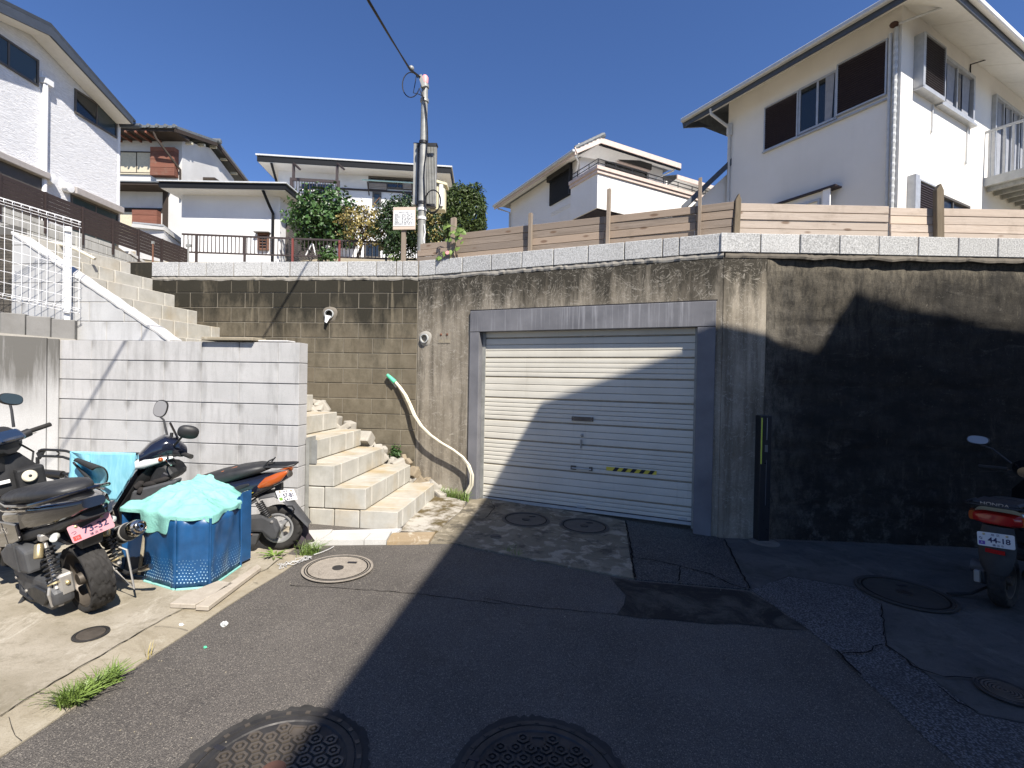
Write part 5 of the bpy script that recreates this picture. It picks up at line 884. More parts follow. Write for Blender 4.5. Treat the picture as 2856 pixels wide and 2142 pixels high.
MB().tube([YP('X5', x, y, 6.39) for x, y in ((222, 440), (250, 470), (240, 530), (230, 580), (270, 590), (300, 610))], .006, 6).build('top_loop', M['cable'], cb, smooth=True)
MB().tube([YP('X5', x, y, 6.42) for x, y in ((297, 1400), (304, 1450), (300, 1475), (296, 1490), (297, 1520))], .008, 6).build('white_rope', M['wht'], cb, smooth=True)
ow = thing('overhead_wire', 'twisted black overhead wire running from the pole top towards the viewer', 'wire', PT)
w0 = YP('X5', 275, 485, 6.44); w1 = V((-1.36, 6.09, 5.43)); w2 = V((-1.553, 5.018, 5.452)); d = (w2 - w1)
pts = [w0, w1] + [w1 + d * (i * .5) + V((0, 0, .006 * (i * .5) ** 2 - .006)) for i in range(1, 26)]
MB().tube(pts, .009, 6).build('wire', M['cable'], ow, smooth=True); MB().tube([q + V((.014 * math.cos(i * 1.3), 0, .014 * math.sin(i * 1.3))) for i, q in enumerate(pts)], .008, 6).build('wire', M['cable'], ow, smooth=True)
MB().sphere(YP('X5', 218, 428, 6.2), .035, 8).build('clamp', M['galv'], ow)
# ---------------------------------------------------------------- notice board
sA = B1.hit('X6', 400, 1000, .06); sB = B1.hit('X6', 492, 1000, .06); zt_ = B1.hit('X6', 450, 720, .06)[1]
nb = thing('notice_board', 'wooden notice board with a white printed permit sheet on a post', 'sign', B1.P(sA[0], .05, 3.05))
MB().fbox(B1, sA[0], sB[0], .03, .075, 2.90, zt_ + .12).build('post', M['woodp'], nb, bev=.003)
l, zt2 = B1.hit('X6', 205, 215, .0); r_, zb2 = B1.hit('X6', 690, 705, .0); bd = MB().fbox(B1, l, r_, .008, .027, zb2, zt2).build('board', M['woodn'], nb, bev=.002)
pt_, pb_ = B1.hit('X6', 450, 292, 0)[1], B1.hit('X6', 450, 632, 0)[1]; pl, pr2 = l + .008, r_ - .010; sh = MB().fbox(B1, pl, pr2, .0045, .0075, pb_, pt_).build('permit_sheet', M['paper'], nb)
W_, H_ = pr2 - pl, pt_ - pb_; ey = V((0, 0, 1))
text('建築基準法による確認済', H_ * .060, M['ink'], sh, B1.P(pl + W_ * .5, .0043, pt_ - H_ * .10), B1.e, ey)
rows = ['確認年月日番号', '確認済証交付者', '建築主又は築造主氏名', '設計者氏名', '工事監理者氏名', '工事施工者氏名', '工事現場管理者氏名', '建築確認に係るその他の事項']
for k, rw in enumerate(rows): text(rw, H_ * .036, M['ink'], sh, B1.P(pl + W_ * .06, .0043, pt_ - H_ * (.23 + .092 * k)), B1.e, ey, align='LEFT')
gl = MB()
for k in range(9): z = pt_ - H_ * (.185 + .092 * k); gl.fbox(B1, pl + W_ * .04, pr2 - W_ * .05, .0035, .0044, z - .0008, z)
for u in (.04, .34, .95): gl.fbox(B1, pl + W_ * u, pl + W_ * u + .0009, .0036, .0044, pt_ - H_ * .92, pt_ - H_ * .185)
rn = random.Random(4)
for k in range(8):
    x = pl + W_ * .40
    while x < pr2 - W_ * .12: e = rn.uniform(.006, .03); gl.fbox(B1, x, min(x + e, pr2 - W_ * .08), .0036, .0044, pt_ - H_ * (.23 + .092 * k) - .0035, pt_ - H_ * (.23 + .092 * k) + .003); x += e + rn.uniform(.004, .03)
tag(gl.build('form_lines', M['ink'], sh), kind='stuff')
# ---------------------------------------------------------------- railing on the terrace
RR = FR((-12.6, 16.9), (-3.5, 17.9)); rl = thing('railing', 'brown metal railing with thin bars on the bank above the block wall', 'railing', RR.P(4, 0, 5.3))
q = lambda x, y: RR.hit('Zb', x, y); L0, L1 = q(-420, 893), q(1518, 972); B0, B1_ = q(-420, 1040), q(1518, 1105)
bar(RR.P(L0[0], 0, L0[1]), RR.P(L1[0], 0, L1[1]), .05, .06, 'top_rail', M['brn'], rl); bar(RR.P(B0[0], 0, B0[1]), RR.P(B1_[0], 0, B1_[1]), .045, .05, 'bottom_rail', M['brn'], rl)
for x in (-300, 97, 880 - 390 * 1 + 2, 877, 1262):
    s, z = q(x, 930); m_ = M['red'] if x in (492, 877) else M['brn']; zt_ = L0[1] + (L1[1] - L0[1]) * (s - L0[0]) / (L1[0] - L0[0]); MB().fbox(RR, s - .035, s + .035, -.03, .03, 4.9, zt_).build('post', m_, rl, label='faded red railing post' if m_ is M['red'] else None)
m = MB(); N_ = 62
for k in range(N_): u = (k + .5) / N_; s = L0[0] + (L1[0] - L0[0]) * u; m2 = MB().fbox(RR, s - .013, s + .013, -.01, .01, B0[1] + (B1_[1] - B0[1]) * u, L0[1] + (L1[1] - L0[1]) * u - .025); m2.build('bar', M['brn'], rl)
for x, y0, y1, zz_ in ((Y8x, a_, b_, z_) for Y8x, a_, b_, z_ in ((1335, 772, 940, 9.0), (1645, 742, 940, 9.0))):
    p0, p1 = YP('Y8', x, y1, zz_), YP('Y8', x, y0, zz_); t = thing('stake', 'rusty thin stake with a cap beside the slat fence' if x < 1500 else 'thin iron stake with a side bracket below the porch roof', 'stake', p0); MB().tube([p0 - V((0, 0, .4)), p1], .014, 8).build('rod', M['rust'] if x < 1500 else M['galv'], t)
    MB().box(p1 + V((.0, 0, -.12 if x > 1500 else .0)), (.09 if x > 1500 else .04, .03, .05)).build('cap', M['galv'], t)
t = thing('bicycle', 'white framed bicycle half hidden behind the railing below the green tree', 'bicycle', YP('X7', 480, 1340, 18.0))
c0, c1 = YP('X7', 395, 1300, 18.1), YP('X7', 560, 1300, 18.1)
for c in (c0, c1): MB().tube([c + V((math.cos(a) * .28, 0, math.sin(a) * .28)) for a in [i * math.pi / 10 for i in range(20)]], .02, 6, True).build('wheel', M['blk'], t)
MB().tube([c0, c0 + V((.25, 0, .5)), c1 + V((-.12, 0, .45)), c1], .025, 6).build('frame', M['wht'], t); MB().box(c0 + V((.25, 0, .62)), (.3, .12, .06)).build('saddle', M['blk'], t)
MB().tube([c1 + V((-.12, -.25, .62)), c1 + V((-.12, .25, .62))], .018, 6).build('handlebar', M['galv'], t)
# ---------------------------------------------------------------- trees and plants
def leaves(rn, pts, size, asp=.6, up=.25, mb=None, out=None, droop=0):
    m = mb or MB(); vs, fs = [], []
    for p, nrm in pts:
        d = V((rn.gauss(0, 1), rn.gauss(0, 1), rn.gauss(0, 1) - droop)).normalized(); nn = (nrm * .8 + V((rn.gauss(0, .5), rn.gauss(0, .5), rn.gauss(0, .5) + up))).normalized()
        a = (d - nn * d.dot(nn)); a = a.normalized() if a.length > .01 else nn.orthogonal(); b = nn.cross(a); L = size * rn.uniform(.6, 1.25); W = L * asp * rn.uniform(.8, 1.15); o = len(vs)
        vs += [p, p + a * L * .35 + b * W * .5 + nn * L * .07, p + a * L * .75 + b * W * .36 + nn * L * .03, p + a * L - nn * L * .10, p + a * L * .75 - b * W * .36 + nn * L * .03, p + a * L * .35 - b * W * .5 + nn * L * .07]; fs += [(o, o + 1, o + 2, o + 3), (o, o + 3, o + 4, o + 5)]
    return m.add(vs, fs)
def crown_pts(rn, c, r, n, lump=.35, boxy=2., shell=.55, fr=1.3):
    out = []
    while len(out) < n:
        d = V((rn.gauss(0, 1), rn.gauss(0, 1), rn.gauss(0, 1))).normalized(); k = (abs(d.x) ** boxy + abs(d.y) ** boxy + abs(d.z) ** boxy) ** (-1 / boxy)
        f = 1 + lump * MN.noise(V((d.x * fr * 1.6 + c.x, d.y * fr * 1.6, d.z * fr * 1.6 + c.z))) + lump * .5 * MN.noise(d * 5 + c); u = (shell + (1 - shell) * rn.random()) if rn.random() < .8 else rn.random() ** .5
        p = V((d.x * r[0], d.y * r[1], d.z * r[2])) * k * f * u
        if MN.noise(p * 2.3 + c) < -.33: continue
        out.append((c + p, d))
    return out
def tree(name, lab, cat, c, r, n, size, mat, asp=.6, base=None, tr=.06, lump=.35, boxy=2., limbs=6, seed=1, shell=.55, group=None, up=.25):
    rn = random.Random(seed); base = base or V((c.x, c.y, c.z - r[2] - 1)); t = thing(name, lab, cat, base, group=group); m = MB(); m.tube([base, base.lerp(c, .5) + V((rn.uniform(-.05, .05), 0, 0)), c], [tr, tr * .8, tr * .4], 8); m.build('trunk', M['bark'], t, smooth=True)
    for k in range(limbs):
        a = k * 2.4; e = c + V((math.cos(a) * r[0] * .7, math.sin(a) * r[1] * .7, rn.uniform(-.4, .7) * r[2])); s = base.lerp(c, rn.uniform(.45, .8)); MB().tube([s, s.lerp(e, .5) + V((0, 0, .06)), e], [tr * .45, tr * .3, tr * .12], 6).build('limb', M['bark'], t, smooth=True)
    P = crown_pts(rn, c, r, n, lump, boxy, shell)
    for k in range(34):
        d = V((rn.gauss(0, 1), rn.gauss(0, 1), rn.gauss(0, 1) + .3)).normalized(); b_ = V((d.x * r[0], d.y * r[1], d.z * r[2])); ln = rn.uniform(1.0, 1.22 if boxy < 3 else 1.12)
        for q in range(13): P.append((c + b_ * (.85 + (ln - .85) * q / 12) + V((rn.gauss(0, .03), rn.gauss(0, .03), rn.gauss(0, .03))), d))
    leaves(rn, P, size, asp, up).build('crown', mat, t); return t
c = YP('N', 903, 612, 18.6); tree('broadleaf_tree', 'round dense broadleaf tree with glossy green leaves behind the railing', 'tree', c, (1.32, 1.1, 1.15), 3600, .15, M['leafg'], .75, V((c.x - .2, c.y, 5.3)), .13, .42, seed=2)
c = YP('N', 1296, 596, 14.6); tree('hedge_tree', 'clipped dark green evergreen tree to the right of the utility pole', 'tree', c, (.66, .55, .80), 9000, .11, M['leafh'], .36, V((c.x, c.y, 4.7)), .07, .16, 4., seed=3, shell=.7)
c = YP('X7', 1350, 830, 17.6); tree('thin_tree', 'sparse yellowing shrubby tree with bare twigs between the green tree and the sign', 'tree', c, (1.0, .7, .80), 1700, .10, M['leafy'], .6, YP('X7', 1200, 1330, 17.6), .06, .4, limbs=14, seed=5, shell=.2)
m_ = MB(); rn = random.Random(9)
for k in range(46): a = c + V((rn.uniform(-.9, .9), rn.uniform(-.3, .3), rn.uniform(-.3, .4))); m_.tube([a, a + V((rn.uniform(-.12, .12), 0, rn.uniform(.25, .6)))], .008, 4)
tag(m_.build('twigs', M['bark'], [o for o in COL.objects if o.name.startswith('thin_tree')][0]), kind='stuff')
c = YP('X7', 1900, 860, 17.2); tree('dark_shrub', 'dark dense shrub behind the notice board', 'shrub', c, (1.0, .7, 1.1), 8000, .11, M['leafd'], .5, V((c.x, c.y, 5.3)), .05, .4, seed=6)
c = YP('Zb', 1650, 850, 16.6); tree('brown_shrub', 'brownish thinning shrub between the utility pole and the first fence post', 'shrub', c, (.62, .5, .80), 1500, .085, M['leafy'], .5, V((c.x, c.y, 5.2)), .04, .35, seed=7); o_ = leaves(random.Random(2), crown_pts(random.Random(8), c, (.6, .5, .85), 3600, .3), .09, .5).build('dark_foliage', M['leafd'], [o for o in COL.objects if o.name.startswith('brown_shrub')][0])
for x, y, Y_, r, n, lab in (('X7', (750, 1290), 17.2, (.42, .3, .32), 420, 'low bright leafy plant at the foot of the green tree'), ('X7', (1790, 1345), 7.2, (.16, .1, .05), 60, 'tiny green weed on the coping below the notice board')):
    c = YP(x, *y, Y_); t = thing('leafy_plant', lab, 'plant', c - V((0, 0, r[2]))); rn = random.Random(n); leaves(rn, crown_pts(rn, c, r, n, .4, 2, .2), .11 if n > 100 else .06, .5).build('foliage', M['grass'] if n < 100 else M['leafg'], t); MB().tube([c - V((0, 0, r[2])), c], .01, 5).build('stem', M['bark'], t)
# things hung behind the railing
for x0, y0, x1, y1, mt, lab in ((1520, 1100, 1640, 1215, 'creamb', 'yellow bag hanging behind the railing near the sign'), (1600, 1075, 1650, 1110, 'wht', 'scrap of white sheet behind the railing near the sign')):
    a, b = YP('X7', x0, y0, 18.2), YP('X7', x1, y1, 18.2); rn = random.Random(x0); R_ = [[V((a.x + (b.x - a.x) * (i / 6), 18.2 + .05 * math.sin(i * 1.9 + j), a.z + (b.z - a.z) * j / 5 * (1 - .25 * (i / 6 - .5) ** 2))) for i in range(7)] for j in range(6)]
    o = MB().rings(R_, cap=False, cyc=False).build('hanging_bag' if mt == 'creamb' else 'white_sheet', M[mt], smooth='all'); tag(o, lab, 'bag' if mt == 'creamb' else 'sheet')
# vine on the first post
vn = thing('morning_glory', 'morning glory vine with heart leaves and one red flower on the first fence post', 'vine', B2.P(h2('X6', 1500, 1350), .02, 3.08)); rn = random.Random(12); T = .0
fx = lambda x, y, t=-.02: (lambda q: B2.P(q[0], t, q[1]))(B2.hit('X6', x, y, t))
MB().tube([fx(*p) for p in ((1440, 1390), (1500, 1250), (1600, 1100), (1570, 900), (1620, 780), (1700, 700), (1540, 640), (1400, 590), (1290, 650))], .004, 5).build('stem', M['grass'], vn)
lv = [(1620, 700), (1720, 700), (1590, 790), (1660, 780), (1610, 890), (1690, 890), (1640, 830), (1720, 990), (1630, 1110), (1440, 1190), (1350, 1220), (1240, 1320), (1190, 1330), (1480, 770), (1380, 930), (1480, 920), (1750, 770), (1440, 620), (1360, 640), (1560, 760)]
for i, (x, y) in enumerate(lv):
    c = fx(x, y, -.03 - .03 * rn.random()); a = rn.uniform(-2.6, -.6); sz = .042 * rn.uniform(.8, 1.25); n_ = -B2.n + V((rn.uniform(-.4, .4), 0, rn.uniform(.1, .7))); n_.normalize(); u = V((math.cos(a), 0, math.sin(a))); u = (u - n_ * u.dot(n_)).normalized(); w_ = n_.cross(u)
    P = [(0, 0), (-.35, .35), (-.2, .7), (.3, .75), (.8, .4), (1.25, 0), (.8, -.4), (.3, -.75), (-.2, -.7), (-.35, -.35)]; MB().add([c + u * p[0] * sz + w_ * p[1] * sz - n_ * .15 * sz * abs(p[1]) for p in P], [(0, 1, 2, 3, 4, 5), (0, 5, 6, 7, 8, 9)]).build('leaf', M['grass'], vn)
c = fx(1405, 1220, -.05); MB().lathe([(.004, .04), (.008, .02), (.026, 0)], c, V((.2, 1, -.2)), 10).build('flower', M['pink'], vn)
# grass tufts and weeds
def tuft(name, lab, cat, roots, n, ln, seed, mat='grass', wid=.006, fl=.5):
    rn = random.Random(seed); c = sum(roots, V((0, 0, 0))) / len(roots); t = thing(name, lab, cat, c); m = MB()
    for k in range(n):
        i = rn.random() * (len(roots) - 1); a = roots[int(i)].lerp(roots[min(int(i) + 1, len(roots) - 1)], i % 1) + V((rn.gauss(0, .012), rn.gauss(0, .012), -.004)); an = rn.uniform(0, 6.28); L = ln * rn.uniform(.45, 1.2); o = V((math.cos(an), math.sin(an), 0)); sp = rn.uniform(.1, fl); P = []; sd = V((-o.y, o.x, 0)) * wid * rn.uniform(.6, 1.2)
        for j in range(5): u = j / 4; P.append((a + o * L * sp * u * (0.5 + u) + V((0, 0, L * (u - .35 * sp * u * u * 1.6))), sd * (1 - u) ** .7 * (1 if j else .7)))
        m.add([q for p, s in P for q in (p - s, p + s + V((0, 0, .002)))], [(2 * j, 2 * j + 1, 2 * j + 3, 2 * j + 2) for j in range(4)])
    m.build('blades', M[mat], t); return t
tuft('grass_tuft', 'big clump of fresh green grass growing at the gutter edge in the lower left', 'grass tuft', g('Y6', (560, 850), (600, 850), (660, 840), (720, 800), (800, 760), (880, 700), (960, 660), (1010, 630)), 520, .105, 1, wid=.0045, fl=.8)
tuft('grass_tuft', 'wispy grass tuft beside the manhole and the paving slabs', 'grass tuft', g('Y2', (215, 615), (270, 600), (330, 590), (390, 575)), 170, .13, 2, wid=.003, fl=.7)
tuft('grass_tuft', 'dry green grass tuft below the hoses at the garage jamb', 'grass tuft', g('Zg', (790, 1258), (830, 1265), (880, 1275), (930, 1290)), 330, .13, 3, wid=.004, fl=.6)
tuft('grass_tuft', 'few faint grass blades at the garage apron edge in shade', 'grass tuft', g('Y3', (120, 352), (150, 358), (215, 380)), 26, .09, 4, wid=.003)
tuft('dry_sprig', 'single dry sprig on the gutter strip beside the asphalt', 'sprig', g('Y6', (1300, 432), (1310, 430)), 5, .08, 6, 'leafy', .004, .3)
c = GP('X4', 1600, 935); rs = thing('weed_rosette', 'flat rosette weed with notched leaves in front of the parked scooter wheel', 'weed', c); rn = random.Random(5)
for k in range(17):
    an = k * 2.4; L = rn.uniform(.07, .14); o = V((math.cos(an), math.sin(an), 0)); sd = V((-o.y, o.x, 0)); el = rn.uniform(.1, .9); P = []
    for j in range(8): u = j / 7; wd = .010 * math.sin(math.pi * min(1, u * .9 + .1)) * (1.3 if j % 2 else .6); p = c + o * L * u + V((0, 0, L * el * u - L * .55 * el * u * u + .004)); P += [p - sd * wd, p + V((0, 0, -.003)), p + sd * wd]
    MB().add(P, [(3 * j + q, 3 * j + 1 + q, 3 * j + 4 + q, 3 * j + 3 + q) for j in range(7) for q in (0, 1)]).build('leaf', M['grass'], rs)
c = B1.P(B1.hit('Zg', 566, 1030)[0], -.02, B1.hit('Zg', 566, 1030)[1]); t = thing('wall_plant', 'small dark green plant growing out of the wall foot above the stairs', 'plant', c - V((0, 0, .12))); rn = random.Random(3); leaves(rn, crown_pts(rn, c + V((0, -.06, 0)), (.075, .06, .12), 130, .3, 2, .2), .05, .5).build('foliage', M['leafg'], t); MB().tube([c - V((0, 0, .14)), c + V((0, -.05, .05))], .005, 5).build('stem', M['bark'], t)
# ---------------------------------------------------------------- scooters
M.update(gloss=SH('gloss black paint').done((.008, .008, .010), .07, spec=.6, Coat_Weight=.6, Coat_Roughness=.03), navy=SH('gloss dark navy paint').done((.010, .012, .022), .12, spec=.6, Coat_Weight=.5, Coat_Roughness=.05), matt=plain('matt black plastic', (.020, .020, .021), .55, var=.25), greyp=plain('grey plastic', (.060, .061, .064), .6, var=.25), seat=plain('seat vinyl', (.022, .022, .023), .5, var=.2, bump=.15, bs=300), rubber=plain('tyre rubber', (.024, .022, .020), .85, var=.4, bump=.3), dusty=plain('dusty rubber', (.075, .062, .048), .9, var=.4), rim=plain('dark rim', (.10, .085, .07), .5, .4), rims=plain('silver rim', (.38, .38, .38), .4, .5), chrome=plain('chrome', (.62, .58, .52), .15, 1., var=.05), alum=plain('cast aluminium', (.42, .40, .37), .5, .6), gold=plain('gold damper', (.50, .40, .22), .35, .7), amber=SH('amber lens').done((.36, .075, .012), .1, spec=.8), redl=SH('red lens').done((.35, .012, .010), .12, spec=.7), clear=SH('clear lens').done((.62, .64, .62), .08, spec=.8), platew=plain('white plate', (.62, .62, .61), .5, var=.02), platep=plain('pink plate', (.56, .27, .30), .5, var=.02), pink2=plain('red sticker', (.62, .06, .05), .5), purp=plain('purple sticker', (.12, .05, .32), .5), grns=plain('green sticker', (.16, .32, .06), .5), platei=plain('plate ink navy', (.02, .02, .07), .6), mirr=SH('mirror glass').done((.30, .29, .29), .18, metal=.25, spec=.6), orange=plain('orange marking', (.62, .20, .08), .7), capw=plain('cream cap', (.62, .57, .44), .5), glove=plain('black knit', (.018, .015, .014), .95), silv=plain('silver lettering', (.50, .47, .42), .35, .6))  # mirr has its grey reflection painted into the base colour
def superloft(m, secs, n=20, e=2.6): return m.loft([(V((x, y, z)), V((0, a, 0)), V((dx * b, 0, b)), e) for x, y, z, a, b, dx in secs], n)
def wheel(par, c, r, w, rimr, mats, spokes=5, tread=False, name='rear_wheel'):
    t = MB(); prof = []; n = 96 if tread else 40
    pr = [(rimr, -.36), (rimr + (r - rimr) * .45, -.5), (rimr + (r - rimr) * .8, -.47), (r * .965, -.36), (r * .99, -.2), (r, 0), (r * .99, .2), (r * .965, .36), (rimr + (r - rimr) * .8, .47), (rimr + (r - rimr) * .45, .5), (rimr, .36)]
    if tread:
        fine = []
        for i in range(len(pr) - 1):
            k = 5 if .0 < min(pr[i][0], pr[i + 1][0]) - rimr - (r - rimr) * .7 else 1
            for j in range(k): fine.append(tuple(pr[i][q] + (pr[i + 1][q] - pr[i][q]) * j / k for q in (0, 1)))
        pr = fine + [pr[-1]]; n = 180
    R_ = []
    for k in range(n):
        a = 2 * math.pi * k / n; row = []
        for rr, h in pr:
            d = 0
            if tread and rr > rimr + (r - rimr) * .72:
                ph = a * 14 + abs(h) * 9 * (1 if h > 0 else -1) + 1.1 * math.sin(h * 22) + (0 if h > 0 else .5 * 6.28 / 2); d = -.0065 if math.sin(ph) > .55 else 0
                if abs(abs(h) - .13) < .03: d = -.004
            row.append(V(c) + V((math.cos(a) * (rr + d), h * w, math.sin(a) * (rr + d))))
        R_.append(row)
    t.rings(R_, closed=True, cyc=False); ty = t.build(name, mats[0], par, smooth='all', local=True)
    k_ = MB().lathe([(rimr + .004, -.40 * w), (rimr + .006, -.36 * w), (rimr - .012, -.30 * w), (rimr - .018, 0), (rimr - .012, .30 * w), (rimr + .006, .36 * w), (rimr + .004, .40 * w), (rimr - .008, .40 * w), (rimr - .03, .1 * w), (rimr - .03, -.1 * w), (rimr - .008, -.40 * w)], c, (0, 1, 0), 40, True); k_.build('rim', mats[1], ty, smooth=True, local=True)
    for s in range(spokes):
        a = 2 * math.pi * s / spokes + .3; d = V((math.cos(a), 0, math.sin(a))); q = V((-d.z, 0, d.x)); MB().loft([(V(c) + d * .03, q * .022, V((0, .02, 0)), 3), (V(c) + d * (rimr - .02), q * .014, V((0, .014, 0)), 3)], 10).build('spoke', mats[1], ty, local=True)
    MB().lathe([(.0, -.05), (.035, -.05), (.04, 0), (.035, .05), (0, .05)], c, (0, 1, 0), 16).build('hub', mats[1], ty, smooth=True, local=True); return ty
def spring(par, a, b, r, turns=8, wire=.006, mat='matt', reservoir=None):
    a, b = V(a), V(b); d = (b - a); L = d.length; d.normalize(); u = d.orthogonal().normalized(); v = d.cross(u); P = [a + d * L * (.12 + .72 * i / (turns * 10)) + (u * math.cos(i * .6283) + v * math.sin(i * .6283)) * r for i in range(turns * 10 + 1)]
    s = MB().tube([a, a + d * L * .3], .014, 8).tube([a + d * L * .3, b], .011, 8).build('shock_absorber', M['alum'], par, smooth=True, local=True)
    MB().tube(P, wire, 6).build('coil_spring', M[mat], s, smooth=True, local=True); MB().lathe([(r * 1.1, 0), (r * 1.1, .012), (.012, .014)], a + d * L * .10, d, 14).build('spring_seat', M['gold'], s, local=True)
    if reservoir: MB().lathe([(.0, -.04), (.018, -.04), (.021, -.033), (.021, .033), (.018, .04), (0, .04)], reservoir, (-.35, .25, -.75), 16).build('reservoir', M['gold'], s, smooth=True, local=True)
    return s
def nplate(par, c, nrm, up, body, hira, mat, stick, stickmat, w=.20, h=.10, top='旭  区', stick_txt=''):
    c, nz, uy = V(c), V(nrm).normalized(), V(up); uy = (uy - nz * uy.dot(nz)).normalized(); ux = uy.cross(nz); P = []
    for sx, sy, a0 in ((1, 1, 0), (-1, 1, 1), (-1, -1, 2), (1, -1, 3)):
        for k in range(4): a = (a0 + k / 3) * math.pi / 2; P.append(c + ux * (sx * (w / 2 - .010) + .010 * math.cos(a)) + uy * (sy * (h / 2 - .010) + .010 * math.sin(a)))
    p = MB().prism(P, -nz * .003).build('number_plate', mat, par, local=True); ink = M['platei']; f = lambda s, sz, x, y, b=.0: text(s, sz, ink, p, c + ux * x + uy * y, ux, uy, local=True, lift=.0008, bold=b)
    f(body, .052, .018, -.004, .0012); f(hira, .026, -.080, .004); f(top, .019, 0, .034); f('横 浜 市', .017, .012, -.038)
    MB().prism([c + ux * x + uy * y + nz * .0008 for x, y in ((-.092, -.040), (-.058, -.040), (-.058, -.014), (-.092, -.014))], nz * .0006).build('year_sticker', stickmat, p, local=True)
    if stick_txt: text(stick_txt, .020, mat, p, c + ux * -.075 + uy * -.027, ux, uy, local=True, lift=.002)
    for x in (-.062, .062): MB().lathe([(.008, 0), (.008, .003), (0, .005)], c + ux * x + uy * .036, nz, 10).build('plate_bolt', M['gold'], p, local=True)
    return p
def mirror(par, base, c, ax, wd, ht, face, tw=0., steer=None, glass=True):
    c, f = V(c), V(face).normalized(); s = f.cross(V((0, 0, 1))).normalized(); u = s.cross(f); s, u = s * math.cos(tw) + u * math.sin(tw), u * math.cos(tw) - s * math.sin(tw); T = steer or (lambda q: q); tr = lambda m: m.xf(T)
    st = tr(MB().tube([base, V(base) + (c - V(base)) * .55 + V((0, 0, .01)), c - u * ht * .4], [.009, .008, .008], 8)).build('mirror_stem', M['matt'], par, smooth=True, local=True)
    ob = lambda k, d: [c + f * d + s * wd / 2 * k * math.copysign(abs(math.cos(a)) ** .8, math.cos(a)) + u * ht / 2 * k * math.copysign(abs(math.sin(a)) ** .8, math.sin(a)) for a in [2 * math.pi * i / 24 for i in range(24)]]
    h = tr(MB().rings([ob(.96, .012), ob(1., .006), ob(1., -.008), ob(.75, -.026), ob(.25, -.034)])).build('mirror_housing', M['matt'], par, smooth=True, local=True); tr(MB().rings([ob(.90, .0125), ob(.90, .0145)])).build('mirror_glass', M['mirr'] if glass else M['glassg'], h, local=True)
def rot_about(cx, ang):
    ca, sa = math.cos(ang), math.sin(ang); return lambda q: V((cx + (q.x - cx) * ca - q.y * sa, (q.x - cx) * sa + q.y * ca, q.z))
def poly_y(m, P, y0, y1): return m.prism([V((x, y0, z)) for x, z in P], (0, y1 - y0, 0))
# ---- big black scooter, rear towards the viewer
c = GP('N', 262, 1694, .010); A = thing('scooter', 'glossy black scooter with a pink number plate and fat rear tyre at the left edge', 'scooter', V((c.x, c.y, gz(c.x, c.y) + .008)), (-.15, 0, math.radians(152)))
L = dict(local=True); r = .212
wheel(A, (0, 0, r), r, .125, .168, (M['rubber'], M['rim']), 3, True); wheel(A, (1.27, 0, .21), .21, .11, .15, (M['rubber'], M['rim']), 5, False, 'front_wheel')
m = MB(); m.rings([[V((math.cos(a) * (r + .002), h, r + math.sin(a) * (r + .002))) for h in (-.02, .03)] for a in (2.9, 3.0, 3.1, 3.2, 3.3)], cap=False, cyc=False)
cv = poly_y(MB(), [(-.06, .20), (-.05, .13), (.02, .085), (.16, .075), (.34, .10), (.47, .16), (.52, .22), (.50, .27), (.40, .275), (.28, .25), (.14, .27), (.02, .275)], .085, .185).build('transmission_case', M['greyp'], A, bev=.022, seg=2, **L)
poly_y(MB(), [(-.0, .22), (.0, .16), (.06, .11), (.16, .105), (.26, .13), (.26, .18), (.15, .22)], .186, .200).build('case_cover', M['matt'], cv, bev=.008, **L)
for x, z in ((.02, .20), (.10, .11), (.33, .14), (.45, .20)): MB().lathe([(.010, 0), (.010, .008), (0, .01)], V((x, .186, z)), (0, 1, 0), 8).build('case_bolt', M['alum'], cv, **L)
MB().tube([(.50, .14, .19), (.44, .17, .10), (.34, .16, .075), (.24, .13, .07)], .024, 8).build('kick_pipe', M['matt'], A, smooth=True, **L)
ab = poly_y(MB(), [(.14, .30), (.15, .43), (.24, .455), (.40, .44), (.55, .36), (.52, .29), (.36, .275)], .08, .215).build('air_cleaner', M['greyp'], A, bev=.016, seg=2, **L); poly_y(MB(), [(.265, .29), (.275, .462), (.295, .462), (.285, .29)], .078, .221).build('cleaner_band', M['greyp'], ab, **L)
MB().box((-.005, .115, .235), (.11, .07, .13)).build('swingarm_bracket', M['alum'], A, bev=.012, **L); MB().lathe([(.012, 0), (.012, .016), (.006, .02), (0, .02)], V((-.055, .11, .245)), (-1, .3, 0), 6).build('axle_bolt', M['gold'], A, **L); MB().tube([(-.01, .17, .27), (-.02, .19, .20), (-.01, .18, .12)], .010, 6).build('brake_hose', M['alum'], A, **L)
MB().box((-.02, .15, .16), (.035, .03, .10)).build('caliper_arm', M['alum'], A, bev=.006, **L)
spring(A, (-.035, .155, .22), (.085, .135, .50), .034, 8, .0065, 'matt', (.02, .185, .455)); MB().box((.075, .135, .51), (.05, .05, .045)).build('shock_mount', M['alum'], A, bev=.008, **L)
spring(A, (-.035, -.15, .22), (.085, -.135, .50), .034, 8, .0065, 'matt', (-.02, -.12, .46))
ex = MB().lathe([(.03, -.02), (.056, .0), (.058, .10), (.055, .26), (.050, .27)], V((.18, -.20, .32)), (-.92, -.16, .36), 20).build('muffler', M['matt'], A, smooth=True, **L)
d = V((-.92, -.16, .36)).normalized(); e0 = V((.18, -.20, .32)) + d * .262
MB().lathe([(.050, 0), (.054, .01), (.054, .04), (.048, .055), (.036, .06), (.036, .085), (.030, .088), (.026, .06), (.014, .058), (.014, .09), (.011, .09), (.010, .02), (0, .02)], e0, d, 24).build('muffler_tip', M['chrome'], ex, smooth=True, **L); MB().lathe([(.0, 0), (.012, .001)], e0 + d * .05, d, 12).build('exhaust_hole', M['ink'], ex, **L)
